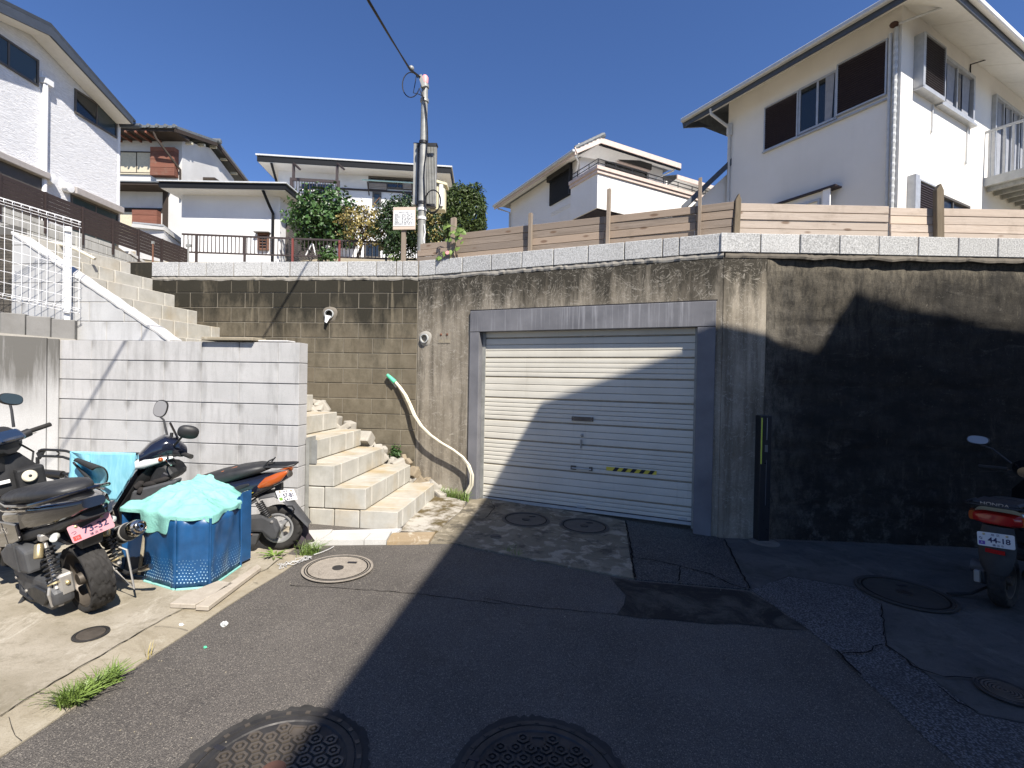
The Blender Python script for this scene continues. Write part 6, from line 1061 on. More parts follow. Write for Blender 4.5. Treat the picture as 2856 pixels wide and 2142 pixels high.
for q in (.06, .13, .20): MB().lathe([(.058, 0), (.061, .004), (.061, .012), (.058, .016)], V((.18, -.20, .32)) + d * q, d, 20).build('muffler_band', M['alum'], ex, **L)
MB().tube([(.10, -.17, .16), (-.02, -.19, .13), (-.13, -.22, .17)], .012, 8).build('stand_arm', M['matt'], A, smooth=True, **L); MB().tube([(-.12, -.215, .165), (-.19, -.25, .185)], [.016, .02], 8).build('foot_peg', M['chrome'], A, smooth=True, **L)
MB().tube([(.0, -.12, r), (-.12, -.17, .06), (-.06, -.19, .30), (0, -.16, .33)], .007, 6).build('brake_rod', M['alum'], A, **L)
# tail and side panels
SHIFT[0] = .08
tb = superloft(MB(), [(.74, 0, .47, .10, .09, .4), (.60, 0, .50, .165, .10, .3), (.35, 0, .56, .195, .105, .2), (.10, 0, .615, .185, .095, .2), (-.12, 0, .665, .15, .075, .2), (-.27, 0, .70, .10, .05, .2), (-.345, 0, .725, .055, .028, .2)], 24, 3.2).build('tail_body', M['gloss'], A, smooth=True, **L)
lowm = superloft(MB(), [(.72, 0, .37, .12, .05, .4), (.50, 0, .415, .195, .055, .3), (.25, 0, .475, .192, .05, .3), (.0, 0, .545, .155, .04, .3), (-.18, 0, .60, .11, .032, .2), (-.30, 0, .645, .06, .02, .2)], 20, 3.).build('lower_side_panel', M['matt'], A, smooth=True, **L)
for sgn in (1, -1):
    poly_y(MB(), [(.72, .42), (.60, .36), (.38, .40), (.14, .49), (.16, .585), (.40, .565), (.60, .53)], .186 * sgn, .203 * sgn).build('side_panel', M['gloss'], A, bev=.006, **L)
    poly_y(MB(), [(.14, .55), (-.12, .625), (-.28, .69), (-.12, .705), (.14, .645)], .160 * sgn, .192 * sgn).xf(lambda q: V((q.x, q.y * (1 - max(0, .14 - q.x) * 1.15), q.z))).build('tail_panel', M['gloss'], A, bev=.006, **L)
    MB().tube([(.50, .16 * sgn, .66), (.30, .185 * sgn, .675), (.0, .18 * sgn, .715), (-.20, .135 * sgn, .765), (-.27, .06 * sgn, .785), (-.28, 0, .788)], .011, 8).build('grab_rail', M['gloss'], A, smooth=True, **L)
    MB().tube([(.58, .175 * sgn, .62), (.3, .20 * sgn, .645), (.0, .185 * sgn, .69)], .006, 6).build('trim_strip', M['chrome'], A, smooth=True, **L)
s = superloft(MB(), [(.70, 0, .60, .07, .03, .3), (.62, 0, .635, .13, .055, .3), (.48, 0, .665, .155, .058, .2), (.33, 0, .69, .162, .055, .1), (.24, 0, .715, .162, .056, .1), (.05, 0, .745, .150, .052, .2), (-.08, 0, .765, .11, .04, .2), (-.15, 0, .77, .06, .02, .2)], 24, 2.6).build('seat', M['seat'], A, smooth='all', **L)
ux, uz = V((-1, 0, .16)).normalized(), V((.16, 0, 1)).normalized()
text('CYGNUS X', .052, M['silv'], A, V((.44, .2045, .50)), ux * 1, uz, local=True, sx=1.0); text('YAMAHA', .028, M['silv'], s, V((.44, .166, .645)), ux, uz, local=True)
superloft(MB(), [(-.15, 0, .615, .09, .022, .3), (-.27, 0, .64, .065, .018, .3)], 16, 3).build('tail_light', M['redl'], A, smooth=True, **L)
nplate(A, (-.255, 0, .555), (-1, .08, .28), (0, .10, 1), '73-32', 'つ', M['platep'], None, M['pink2'], stick_txt='16')
poly_y(MB(), [(-.02, .58), (-.25, .62), (-.245, .50), (-.22, .43), (-.10, .47), (.0, .50)], -.055, .055).build('plate_holder', M['matt'], A, bev=.008, **L)
superloft(MB(), [(.12, 0, .50, .12, .05, 0), (-.02, 0, .49, .10, .035, 0), (-.10, 0, .46, .08, .02, 0)], 14, 3).build('inner_fender', M['matt'], A, smooth=True, **L)
for x, y in ((-.14, .10), (-.14, -.10)): MB().lathe([(.0, -.02), (.02, -.02), (.023, 0), (.018, .03), (0, .035)], V((x, y * 1.3, .53)), (-1, y * 6, 0), 10).build('indicator', M['clear'], A, smooth=True, **L)
SHIFT[0] = .05
MB().box((.82, 0, .30), (.42, .30, .07)).build('floorboard', M['matt'], A, bev=.02, seg=2, **L); poly_y(MB(), [(.52, .40), (.62, .22), (1.00, .24), (1.05, .34), (.80, .345)], .15, .19).build('side_skirt', M['matt'], A, bev=.012, **L); poly_y(MB(), [(.52, .38), (.60, .30), (.70, .17), (.75, .20), (.68, .32)], .19, .205).build('silver_trim', M['silv'], A, bev=.006, **L)
superloft(MB(), [(1.00, 0, .26, .17, .02, 0), (1.02, 0, .32, .21, .06, 0), (1.05, 0, .55, .20, .06, 0), (1.07, 0, .70, .19, .05, 0), (1.06, 0, .83, .13, .05, 0)], 20, 3.4)
ls = MB().rings([[V((x + dx, y * k, z)) for y, dx in ((-.20, .05), (-.19, -.02), (-.10, -.06), (.10, -.06), (.19, -.02), (.20, .05), (.1, .16), (-.1, .16))] for x, z, k in ((1.02, .24, .8), (1.02, .40, 1.), (1.03, .60, 1.05), (1.04, .74, 1.), (1.05, .86, .55))]).build('leg_shield', M['matt'], A, smooth=True, bev=.0, **L)
bx = MB().box((.965, -.115, .66), (.10, .15, .20)).build('glove_box', M['matt'], A, bev=.018, seg=2, **L); MB().lathe([(.0, .016), (.036, .015), (.042, .008), (.042, 0)], V((.913, -.10, .70)), (-1, 0, .25), 20).build('fuel_cap', M['capw'], bx, smooth=True, **L); MB().lathe([(0, .003), (.010, 0)], V((.896, -.10, .705)), (-1, 0, .25), 8).build('cap_centre', M['ink'], bx, **L)
MB().box((.955, .02, .69), (.012, .06, .022)).build('warning_label', M['paper'], A, **L); MB().tube([(.96, .06, .60), (.92, .06, .595)], [.016, .013], 10).build('key_barrel', M['chrome'], A, **L); MB().lathe([(.012, 0), (.012, .006)], V((.955, .10, .60)), (-1, 0, 0), 10).build('reflector', M['amber'], A, **L)
T = rot_about(1.02, .55)
cowl = superloft(MB(), [(.93, 0, .93, .06, .05, 0), (.97, 0, .955, .13, .085, 0), (1.03, 0, .965, .15, .10, 0), (1.12, 0, .94, .14, .09, 0), (1.20, 0, .90, .08, .05, 0)], 22, 2.8).xf(T).build('handlebar_cover', M['matt'], A, smooth=True, **L)
superloft(MB(), [(.985, 0, .80, .085, .04, 0), (1.0, 0, .84, .11, .06, 0), (1.02, 0, .90, .12, .06, 0)], 18, 2.6).xf(T).build('lower_cowl', M['matt'], A, smooth=True, **L)
MB().box((.94, 0, .995), (.05, .19, .09), Matrix.Rotation(.75, 3, 'Y')).xf(T).build('instrument_panel', M['glassb'], A, bev=.02, seg=2, **L)
for sgn in (1, -1):
    MB().tube([(1.0, .13 * sgn, .965), (.975, .20 * sgn, .985)], .030, 10).xf(T).build('switch_pod', M['matt'], A, smooth=True, **L); MB().tube([(.985, .17 * sgn, .985), (.94, .335 * sgn, 1.01)], .0165, 12).xf(T).build('grip', M['rubber'], A, smooth=True, **L); MB().tube([(1.03, .17 * sgn, .965), (1.06, .22 * sgn, .95), (1.03, .31 * sgn, .96)], .006, 6).xf(T).build('brake_lever', M['alum'], A, smooth=True, **L)
mirror(A, (1.02, -.14, 1.04), (1.06, -.20, 1.235), None, .14, .085, (-1, .35, .25), .35, T, False); mirror(A, (1.02, .14, 1.04), (1.06, .28, 1.19), None, .14, .085, (-1, -.2, .05), -.2, T)
ap = MB().rings([[V((x, y, z)) for x, y, z in ((1.20, -w, z), (1.30 - (z - .3) * .25, -w * .5, z), (1.32 - (z - .3) * .25, 0, z), (1.30 - (z - .3) * .25, w * .5, z), (1.20, w, z), (1.14, w * .6, z), (1.14, -w * .6, z))] for z, w in ((.30, .10), (.45, .17), (.65, .19), (.80, .14))]).build('front_apron', M['gloss'], A, smooth=True, **L)
MB().rings([[V((1.27 + math.cos(a) * rr, y, .21 + math.sin(a) * rr)) for y, rr in ((-.065, .215), (-.04, .235), (.04, .235), (.065, .215))] for a in [.3 + .25 * i for i in range(9)]], cap=False, cyc=False).build('front_fender', M['gloss'], A, smooth=True, **L)
for y in (-.075, .075): MB().tube([(1.05, y, .80), (1.27, y, .21)], .018, 8).build('fork', M['matt'], A, **L)
MB().tube([(.45, .12, .09), (.36, .22, .03), (.33, .26, -.03)], .012, 8).build('side_stand', M['matt'], A, **L)
SHIFT[0] = 0
for P in (((1.03, .10, .93), (1.10, .16, .86), (1.06, .12, .72), (1.03, .06, .60)), ((1.03, -.10, .93), (1.12, -.19, .84), (1.07, -.14, .70)), ((.08, .10, .55), (.16, .15, .47), (.30, .13, .44), (.42, .10, .36)), ((-.03, -.13, .20), (.06, -.17, .15), (.22, -.16, .17), (.36, -.12, .24)), ((.50, .13, .30), (.56, .15, .36), (.60, .13, .30), (.58, .10, .22))): MB().tube(P, .007, 6).build('cable', M['matt'], A, smooth=True, **L)
for x, z in ((.66, .41), (.20, .515), (.52, .50)): MB().lathe([(.007, 0), (.006, .003), (0, .004)], V((x, .204, z)), (0, 1, 0), 8).build('panel_screw', M['alum'], A, **L)
poly_y(MB(), [(.40, .405), (.404, .405), (.46, .555), (.455, .557)], .2035, .2045).build('panel_gap', M['ink'], A, **L); poly_y(MB(), [(.31, .33), (.33, .33), (.47, .41), (.46, .425)], .204, .2055).build('trim_line', M['silv'], A, **L)
# ---- slim scooter along the white wall
c = GP('N', 776, 1530, .012); B_ = thing('scooter', 'dark navy scooter parked along the white wall with an amber tail light and white plate', 'scooter', V((c.x, c.y, gz(c.x, c.y) + .011)), (-.07, 0, math.radians(185.5)))
r = .190; wheel(B_, (-.01, 0, r), r, .085, .122, (M['rubber'], M['rims']), 3, True); wheel(B_, (1.14, 0, .19), .19, .08, .12, (M['rubber'], M['rims']), 3, False, 'front_wheel')
cv = poly_y(MB(), [(-.05, .20), (-.03, .13), (.01, .125), (.08, .19), (.30, .20), (.48, .20), (.50, .30), (.42, .34), (.20, .32), (.07, .33), (-.02, .28)], .055, .125).build('transmission_case', M['greyp'], B_, bev=.02, seg=2, **L); poly_y(MB(), [(.10, .18), (.14, .07), (.22, .06), (.42, .10), (.46, .18)], .05, .11).build('engine_case', M['greyp'], B_, bev=.02, seg=2, **L)
for x, z in ((.0, .28), (.33, .32), (.46, .28)): MB().lathe([(.012, 0), (.012, .006), (0, .009)], V((x, .125, z)), (0, 1, 0), 10).build('case_bolt', M['alum'], cv, **L)
MB().tube([(.16, .11, .17), (.24, .14, .17), (.27, .16, .20)], [.008, .010, .014], 8).build('kick_start', M['rust'], B_, smooth=True, **L)
spring(B_, (.03, .09, .28), (.13, .085, .46), .026, 9, .007, 'matt')
bd = MB().loft([(V((x, 0, z)), V((0, a, 0)), V((b * .35, 0, b)), 3.) for x, z, a, b in ((.62, .42, .09, .15), (.50, .46, .135, .13), (.33, .505, .145, .105), (.17, .55, .14, .085), (.02, .60, .115, .06), (-.10, .645, .06, .028))], 24).build('body_cover', M['navy'], B_, smooth=True, **L)
superloft(MB(), [(.66, 0, .535, .07, .03, .4), (.58, 0, .575, .12, .05, .4), (.42, 0, .625, .138, .055, .3), (.27, 0, .665, .138, .052, .25), (.14, 0, .695, .12, .042, .2), (.05, 0, .71, .07, .022, .2)], 24, 2.7).build('seat', M['seat'], B_, smooth='all', **L)
star = MB(); cc_ = [(.44, .02), (.30, .0), (.33, .055), (.40, .07), (.46, .05), (.47, -.02)]
for x, y, a in ((.43, .045, .2), (.38, .06, 1.2), (.36, .03, -.4), (.41, .0, .7), (.33, .05, .1)): star.box((x, y, .684 - (x - .38) * .30 + .004), (.075, .012, .002), Matrix.Rotation(.29, 3, 'Y') @ Matrix.Rotation(a, 3, 'Z'))
star.build('orange_tape', M['orange'], B_, **L)
for sgn in (1, -1):
    MB().loft([(V((.10, .118 * sgn, .565)), V((0, .012, 0)), V((.01, 0, .012)), 2.5), (V((.03, .112 * sgn, .605)), V((0, .022, 0)), V((.02, 0, .036)), 2.5), (V((-.05, .09 * sgn, .64)), V((0, .026, 0)), V((.015, 0, .034)), 2.5), (V((-.105, .055 * sgn, .675)), V((0, .02, 0)), V((.0, 0, .012)), 2.5)], 14).build('tail_light', M['amber'], B_, smooth=True, **L)
    poly_y(MB(), [(.28, .53), (.16, .585), (.17, .60), (.24, .585), (.30, .555)], .130 * sgn, .146 * sgn).build('side_vent', M['ink'], B_, bev=.004, **L)
text('V50', .040, M['silv'], B_, V((.19, .147, .525)), V((-1, 0, .42)), V((.42, 0, 1)), local=True); poly_y(MB(), [(.225, .488), (.13, .527), (.13, .531), (.225, .492)], .142, .1445).build('yellow_line', M['yel'], B_, **L)
for y in (-.05, -.02, .02, .05): MB().tube([(.05, y, .715), (-.14, y, .725)], .005, 6).build('rack_bar', M['blk'], B_, **L)
MB().tube([(.08, .075, .715), (-.10, .08, .72), (-.15, .05, .727), (-.15, -.05, .727), (-.10, -.08, .72), (.08, -.075, .715)], .008, 8).build('rear_rack', M['blk'], B_, smooth=True, **L); MB().tube([(.09, .075, .70), (.04, .07, .765), (.02, .0, .77), (.04, -.07, .765), (.09, -.075, .70)], .006, 6).build('rack_hoop', M['blk'], B_, smooth=True, **L)
R_ = [[V((x, y, z + dz)) for y, dz in ((-w, -.012), (-w * .75, .010), (w * .75, .010), (w, -.012))] for x, z, w in ((.20, .415, .09), (.10, .475, .09), (.0, .49, .085), (-.06, .455, .08), (-.12, .385, .075), (-.20, .285, .06), (-.255, .215, .045))]
MB().rings([r_ + [q + V((-.004, 0, -.008)) for q in r_[::-1]] for r_ in R_]).build('rear_fender', M['greyp'], B_, smooth=True, **L)
MB().box((-.015, 0, .535), (.05, .07, .08)).build('fender_bracket', M['matt'], B_, bev=.01, **L)
nplate(B_, (-.078, .01, .462), (-1, .30, .72), (-.6, .06, 1), '57-86', 'る', M['platew'], None, M['grns'], w=.2, h=.1)
MB().tube([(-.11, .10, .40), (-.15, .10, .40), (-.165, .09, .37), (-.15, .085, .345)], .006, 6).build('lock_hook', M['blk'], B_, **L)
# front of it
MB().box((.84, 0, .235), (.44, .25, .06)).build('floorboard', M['matt'], B_, bev=.02, **L); poly_y(MB(), [(.60, .40), (.66, .20), (1.02, .19), (1.06, .25), (.78, .27), (.70, .44)], .10, .13).build('side_skirt', M['navy'], B_, bev=.01, **L)
ls = MB().rings([[V((x + dx, y * k, z)) for y, dx in ((-.19, .02), (-.12, -.03), (.12, -.03), (.19, .02), (.12, .07), (-.12, .07))] for x, z, k in ((1.12, .25, .6), (1.10, .40, .95), (1.00, .55, 1.), (.93, .68, .85), (.88, .77, .45))]).build('leg_shield', M['matt'], B_, smooth=True, **L)
MB().rings([[V((x + dx, y * k, z)) for y, dx in ((-.20, .05), (-.13, .10), (0, .125), (.13, .10), (.20, .05), (.13, .03), (-.13, .03))] for x, z, k in ((1.13, .26, .5), (1.10, .42, .95), (1.01, .56, 1.), (.94, .70, .85), (.885, .80, .4))]).build('front_apron', M['navy'], B_, smooth=True, **L)
pk = poly_y(MB(), [(1.06, .40), (1.01, .555), (.93, .58), (.68, .645), (.72, .56), (.90, .40), (1.0, .36)], .09, .19).build('pocket_tray', M['greyp'], B_, bev=.015, **L); poly_y(MB(), [(.95, .56), (.87, .745), (.79, .74), (.74, .66), (.80, .60)], -.10, .13).build('inner_panel', M['matt'], B_, bev=.02, **L); MB().box((.80, .135, .655), (.05, .02, .065), Matrix.Rotation(-.5, 3, 'Y')).build('key_hole', M['ink'], B_, bev=.008, **L)
gl = thing('glove', 'pair of black gloves lying in the scooter tray', 'gloves', V(B_.location) + V((-.93, -.1, .58)))
yw = math.radians(185.5); wp = lambda x, y, z: V(B_.location) + V((math.cos(yw) * x - math.sin(yw) * y, math.sin(yw) * x + math.cos(yw) * y, z))
for (a, b, r0) in (((.985, .21, .565), (.955, .20, .60), .026), ((.965, .215, .545), (.94, .21, .535), .030), ((.92, .20, .585), (.85, .20, .60), .022), ((.86, .20, .605), (.78, .20, .63), .020)): MB().tube([wp(*a) + (wp(*a) - wp(*b)) * .3, wp(*a), wp(*b), wp(*b) + (wp(*b) - wp(*a)) * .3], [.008, r0, r0, .008], 10).build('finger', M['glove'], gl, smooth=True)
T = rot_about(.80, .62)
cw = superloft(MB(), [(.72, 0, .83, .08, .04, 0), (.78, 0, .865, .12, .075, 0), (.86, 0, .875, .125, .095, 0), (.95, 0, .845, .11, .075, 0), (1.03, 0, .80, .06, .03, 0)], 24, 2.6).xf(T).build('handlebar_cover', M['navy'], B_, smooth=True, **L)
MB().loft([(V((.82, 0, .80)), V((0, .125, 0)), V((.0, 0, .012)), 2.6), (V((.90, 0, .79)), V((0, .125, 0)), V((.0, 0, .034)), 2.6), (V((1.0, 0, .765)), V((0, .10, 0)), V((.0, 0, .045)), 2.6), (V((1.055, 0, .745)), V((0, .05, 0)), V((.0, 0, .028)), 2.6)], 20).xf(T).build('headlight', M['clear'], B_, smooth=True, **L)
for sgn in (1, -1): MB().sphere((.90, .118 * sgn, .795), .018, 8).xf(T).build('indicator', M['amber'], B_, smooth=True, **L)
superloft(MB(), [(.80, 0, .74, .08, .03, 0), (.84, 0, .76, .10, .035, 0), (.93, 0, .745, .08, .02, 0)], 16, 2.6).xf(T).build('lower_cowl', M['matt'], B_, smooth=True, **L)
for sgn in (1, -1):
    MB().tube([(.80, .11 * sgn, .835), (.77, .19 * sgn, .84)], .026, 10).xf(T).build('switch_pod', M['matt'], B_, smooth=True, **L); MB().tube([(.765, .19 * sgn, .84), (.725, .32 * sgn, .835)], [.0165, .0185], 12).xf(T).build('grip', M['rubber'], B_, smooth=True, **L); MB().tube([(.85, .13 * sgn, .825), (.87, .18 * sgn, .80), (.85, .29 * sgn, .78)], .006, 6).xf(T).build('brake_lever', M['chrome'], B_, smooth=True, **L)
mirror(B_, (.83, -.12, .93), (.86, -.22, 1.155), None, .10, .145, (.45, .9, .1), .25, T); mirror(B_, (.81, .13, .90), (.74, .33, 1.03), None, .14, .105, (-.35, -1.2, .25), -.25, T)
ph = MB().box((.80, .03, 1.0), (.016, .075, .15), Matrix.Rotation(.35, 3, 'Y') @ Matrix.Rotation(.2, 3, 'X')).xf(T).build('phone_holder', M['gloss'], B_, bev=.008, **L); MB().box((.812, .03, 1.025), (.004, .045, .03), Matrix.Rotation(.35, 3, 'Y')).xf(T).build('holder_label', M['capw'], ph, **L); MB().tube([(.82, .03, .94), (.815, .03, .985)], .012, 8).xf(T).build('holder_stem', M['matt'], B_, **L)
for y in (-.06, .06): MB().tube([(.88, y, .70), (1.14, y, .19)], .015, 8).build('fork', M['matt'], B_, **L)
MB().rings([[V((1.14 + math.cos(a) * rr, y, .19 + math.sin(a) * rr)) for y, rr in ((-.05, .195), (-.03, .212), (.03, .212), (.05, .195))] for a in [.2 + .25 * i for i in range(10)]], cap=False, cyc=False).build('front_fender', M['navy'], B_, smooth=True, **L)
MB().tube([(.42, .0, .12), (.36, .10, .02), (.33, .14, .0)], .010, 8).build('stand', M['matt'], B_, **L); MB().tube([(.42, .0, .12), (.36, -.10, .02)], .010, 8).build('stand', M['matt'], B_, **L)
# ---- scooter in the shade on the right
c = GP('N', 2800, 1690, .008); C_ = thing('scooter', 'black scooter with a red tail light standing in the shade at the right edge', 'scooter', V((c.x, c.y, gz(c.x, c.y) + .005)), (-.03, 0, math.radians(31)))
r = .20; wheel(C_, (0, 0, r), r, .10, .125, (M['rubber'], M['rim']), 5, True); wheel(C_, (1.16, 0, .20), .20, .085, .125, (M['rubber'], M['rim']), 5, False, 'front_wheel')
superloft(MB(), [(.62, 0, .46, .12, .14, .2), (.45, 0, .52, .165, .14, .2), (.20, 0, .60, .165, .12, .2), (.0, 0, .66, .15, .085, .2), (-.10, 0, .685, .13, .06, .1)], 24, 3.2).build('body_cover', M['gloss'], C_, smooth=True, **L); superloft(MB(), [(.66, 0, .62, .09, .03, .3), (.5, 0, .68, .14, .055, .3), (.25, 0, .73, .145, .05, .2), (.05, 0, .76, .12, .035, .2)], 20, 2.8).build('seat', M['seat'], C_, smooth=True, **L)
MB().loft([(V((-.06, 0, .665)), V((0, .150, 0)), V((0, 0, .050)), 3.6), (V((-.13, 0, .665)), V((0, .135, 0)), V((0, 0, .048)), 3.6), (V((-.155, 0, .665)), V((0, .10, 0)), V((0, 0, .036)), 3.6)], 24).build('tail_light', M['redl'], C_, smooth=True, **L)
for sgn in (1, -1): MB().loft([(V((-.05, .150 * sgn, .668)), V((0, .028, 0)), V((0, 0, .038)), 3.), (V((-.13, .135 * sgn, .668)), V((0, .022, 0)), V((0, 0, .034)), 3.)], 14).build('indicator', M['amber'], C_, smooth=True, **L)
rk = MB().box((-.06, 0, .775), (.24, .26, .035)).build('rear_rack', M['matt'], C_, bev=.015, **L)
MB().tube([(.06, .165, .765), (-.17, .165, .765), (-.20, .13, .765), (-.20, -.13, .765), (-.17, -.165, .765), (.06, -.165, .765)], .008, 8).build('rack_rail', M['blk'], C_, smooth=True, **L); text('HONDA', .032, M['silv'], rk, V((-.1815, 0, .776)), V((0, -1, 0)), V((0, 0, 1)), local=True, sx=1.3)
fd = MB().rings([[V((x, y, z)) for x, y, z in ((x0, -w, z), (x0 - .02, -w * .6, z), (x0 - .02, w * .6, z), (x0, w, z), (x0 + .02, w * .6, z), (x0 + .02, -w * .6, z))] for x0, z, w in ((-.11, .61, .085), (-.13, .50, .105), (-.145, .40, .10), (-.16, .32, .085), (-.165, .27, .06))]).build('rear_fender', M['matt'], C_, smooth=True, **L)
nplate(C_, (-.163, .0, .515), (-1, .0, .10), (0, .07, 1), '44-18', 'な', M['platew'], None, M['purp'], stick_txt='A'); MB().box((-.175, .0, .435), (.012, .105, .028)).build('reflector', M['redl'], C_, **L)
MB().lathe([(.02, 0), (.055, .02), (.055, .26), (.035, .30), (0, .30)], V((.25, -.14, .26)), (-1, -.05, .05), 18).build('muffler', M['matt'], C_, smooth=True, **L); MB().lathe([(.03, -.05), (.048, -.04), (.048, .06), (0, .07)], V((-.02, .11, .26)), (0, 1, 0), 16).build('drum_case', M['greyp'], C_, smooth=True, **L); poly_y(MB(), [(-.08, .26), (-.05, .14), (.30, .12), (.46, .22), (.40, .32), (.05, .32)], .07, .15).build('transmission_case', M['greyp'], C_, bev=.02, **L); MB().box((-.075, .125, .20), (.03, .04, .09)).build('axle_bracket', M['alum'], C_, bev=.006, **L)
MB().tube([(.06, .10, .10), (-.05, .17, .045), (-.14, .24, .035), (-.19, .27, .04)], [.010, .011, .014, .008], 8).build('stand_arm', M['matt'], C_, smooth=True, **L); spring(C_, (-.02, .10, .25), (.08, .10, .48), .026, 8)
MB().box((.80, 0, .25), (.44, .28, .06)).build('floorboard', M['matt'], C_, bev=.02, **L); MB().rings([[V((x + dx, y * k, z)) for y, dx in ((-.2, .04), (-.12, -.03), (.12, -.03), (.2, .04), (.12, .12), (-.12, .12))] for x, z, k in ((1.0, .25, .8), (1.0, .5, 1.), (.96, .74, .9), (.93, .84, .5))]).build('leg_shield', M['gloss'], C_, smooth=True, **L)
superloft(MB(), [(.80, 0, .92, .10, .05, 0), (.88, 0, .94, .15, .085, 0), (1.0, 0, .90, .11, .07, 0)], 20, 2.6).build('handlebar_cover', M['gloss'], C_, smooth=True, **L)
for sgn in (1, -1): MB().tube([(.84, .17 * sgn, .93), (.80, .345 * sgn, .935)], .017, 10).build('grip', M['rubber'], C_, smooth=True, **L); MB().tube([(.90, .15 * sgn, .92), (.92, .24 * sgn, .905), (.87, .35 * sgn, .915)], .006, 6).build('brake_lever', M['chrome'], C_, smooth=True, **L); mirror(C_, (.87, .15 * sgn, .98), (.86, .36 * sgn, 1.165), None, .155, .078, (-1, -.05 * sgn, .22), .08)
for y in (-.06, .06): MB().tube([(.95, y, .72), (1.16, y, .2)], .015, 8).build('fork', M['matt'], C_, **L)
# ---------------------------------------------------------------- blue tub with its mint cloth
M.update(oldb=m_wood('grey weathered board', (.24, .215, .18), (.38, .35, .30), (9, 9, 9), False), blue=plain('blue coated cloth', (.012, .070, .185), .38, var=.25), bluedk=plain('dark blue coated cloth', (.008, .022, .055), .35), mint=SH('m').m, foam=SH('f').m, dots=plain('pale print dots', (.32, .52, .68), .6), foamk=plain('black foam lining', (.02, .022, .024), .8), purpc=plain('dark purple cloth', (.030, .020, .026), .7, var=.3))
s = SH('mint cloth'); n = s.noise(6, 4); M['mint'] = s.done(s.mix(s.map(n, .3, .7), (.19, .45, .40), (.26, .54, .48)), .7, [(s.noise(1, 5, .7, s.pos(18, 34, 18), 1.2), .55, .012), (s.noise(40, 4), .2, .004)], spec=.25)
s = SH('sky blue foam'); n = s.noise(3, 5); st_ = s.noise(1, 4, .6, s.pos(40, 40, 5)); M['foam'] = s.done(s.mix(s.map(st_, .4, .65), (.19, .47, .58), (.26, .56, .68)), .8, [(st_, .25, .004), (s.noise(150, 3), .3, .002)], spec=.3)
P0 = [GP('X4', *q) for q in ((100, 1160), (340, 1195), (660, 1290), (1010, 1262), (1310, 1045))]; P0 = [V((q.x - .045, q.y, gz(q.x, q.y) + .012)) for q in P0]
bk = [P0[4] + V((-.22, .36, 0)), P0[4] + V((-.50, .44, 0)), P0[0] + V((.10, .40, 0))]; P0 += bk; Hh = .475; up = V((0, 0, Hh))
ctr = sum(P0, V()) / len(P0); tub = thing('folding_tub', 'blue folding tub with white dot print standing on the parking pad', 'tub', ctr)
for i, (a, b) in enumerate(zip(P0, P0[1:] + P0[:1])):
    if i == 0: continue
    d = (b - a); nn = V((d.y, -d.x, 0)).normalized(); nx, nz_ = 10, 8; R_ = []
    for j in range(nz_ + 1):
        z = Hh * j / nz_; R_.append([a + d * (k / nx) + V((0, 0, z)) + nn * (.010 * math.sin(k * 1.3 + i) * math.sin(j * .7) + .012 * MN.noise(V((k * .5 + i * 7, j * .45, 2)))) * (1 if 0 < k < nx else 0) for k in range(nx + 1)])
    pnl = MB().rings(R_, cap=False, cyc=False); pm = pnl.build('side_panel', M['blue'], tub, smooth='all'); so_ = pm.modifiers.new('cloth', 'SOLIDIFY'); so_.thickness = .012; so_.offset = 0
    if i in (1, 2, 3, 4):
        m = MB(); n_ = int(d.length / .021); e = d.normalized()
        for row in range(8):
            for k in range(n_):
                sz = .0052 - row * .00048; p = a + e * ((k + .5 * (row % 2) + .4) * .021); z = .045 + row * .021
                if (p - a).length > d.length - .012: continue
                kk = (p - a).length / d.length * nx; w_ = .010 * math.sin(kk * 1.3 + i) * math.sin(z / Hh * nz_ * .7) + .012 * MN.noise(V((kk * .5 + i * 7, z / Hh * nz_ * .45, 2)))
                q = p + nn * (w_ + .0085); m.poly([q + e * math.cos(t) * sz + V((0, 0, z + math.sin(t) * sz)) for t in [i_ * math.pi / 3 for i_ in range(6)]])
        tag(m.build('dot_print', M['dots'], pm), kind='stuff')
        MB().obb(a + nn * .001 - V((0, 0, .010)), d, nn * .014, V((0, 0, .020))).build('mint_hem', M['mint'], tub, bev=.005)
    if i in (2, 3): MB().tube([b + nn * .006, b + nn * .006 + up], .009, 8).build('seam_piping', M['blue'], tub)
# leaning flap on the left, folded panels on the right
fl = [GP('X4', 410, 1090), GP('X4', 600, 1135)]; z_ = lambda q: V((q.x, q.y, gz(q.x, q.y)))
f0, f1 = z_(fl[0]) + V((-.02, -.02, .05)), z_(fl[1]) + V((0, -.01, .06)); g0, g1 = YP('X4', 190, 705, 3.52), YP('X4', 345, 640, 3.42)
MB().prism([f0, f1, g1, g0], (.006, .012, .004)).build('loose_flap', M['bluedk'], tub); MB().prism([P0[0] + V((0, 0, .01)), P0[1], P0[1] + V((.02, .05, .40)), P0[0] + V((.03, .06, .45))], (.01, .012, 0)).build('side_panel', M['bluedk'], tub)
MB().prism([P0[1] + V((.12, .05, .05)), P0[2] + V((-.02, .0, .02)), P0[2] + V((-.02, .05, .44)), P0[1] + V((.24, .10, .42)), P0[1] + V((.15, .08, .25))], (.01, .012, 0)).build('inner_fold', M['blue'], tub)
for k in range(4): a = P0[4] + V((-.085 + .024 * k, -.03 + .012 * k, .02)); MB().prism([a, a + V((.022, .0, 0)), a + V((.022, .0, Hh - .02 + .03 * k)), a + V((0, 0, Hh - .05 + .03 * k))], (.02, .10, 0)).build('folded_panel', M['blue'], tub, bev=.006)
MB().tube([P0[0] + V((.14, -.02, .03)), P0[0] + V((.16, .0, .30))], .012, 6).build('strap', M['strip'], tub)
MB().prism([q + V((0, 0, .02)) for q in P0], (0, 0, .01)).build('floor_sheet', M['blue'], tub)
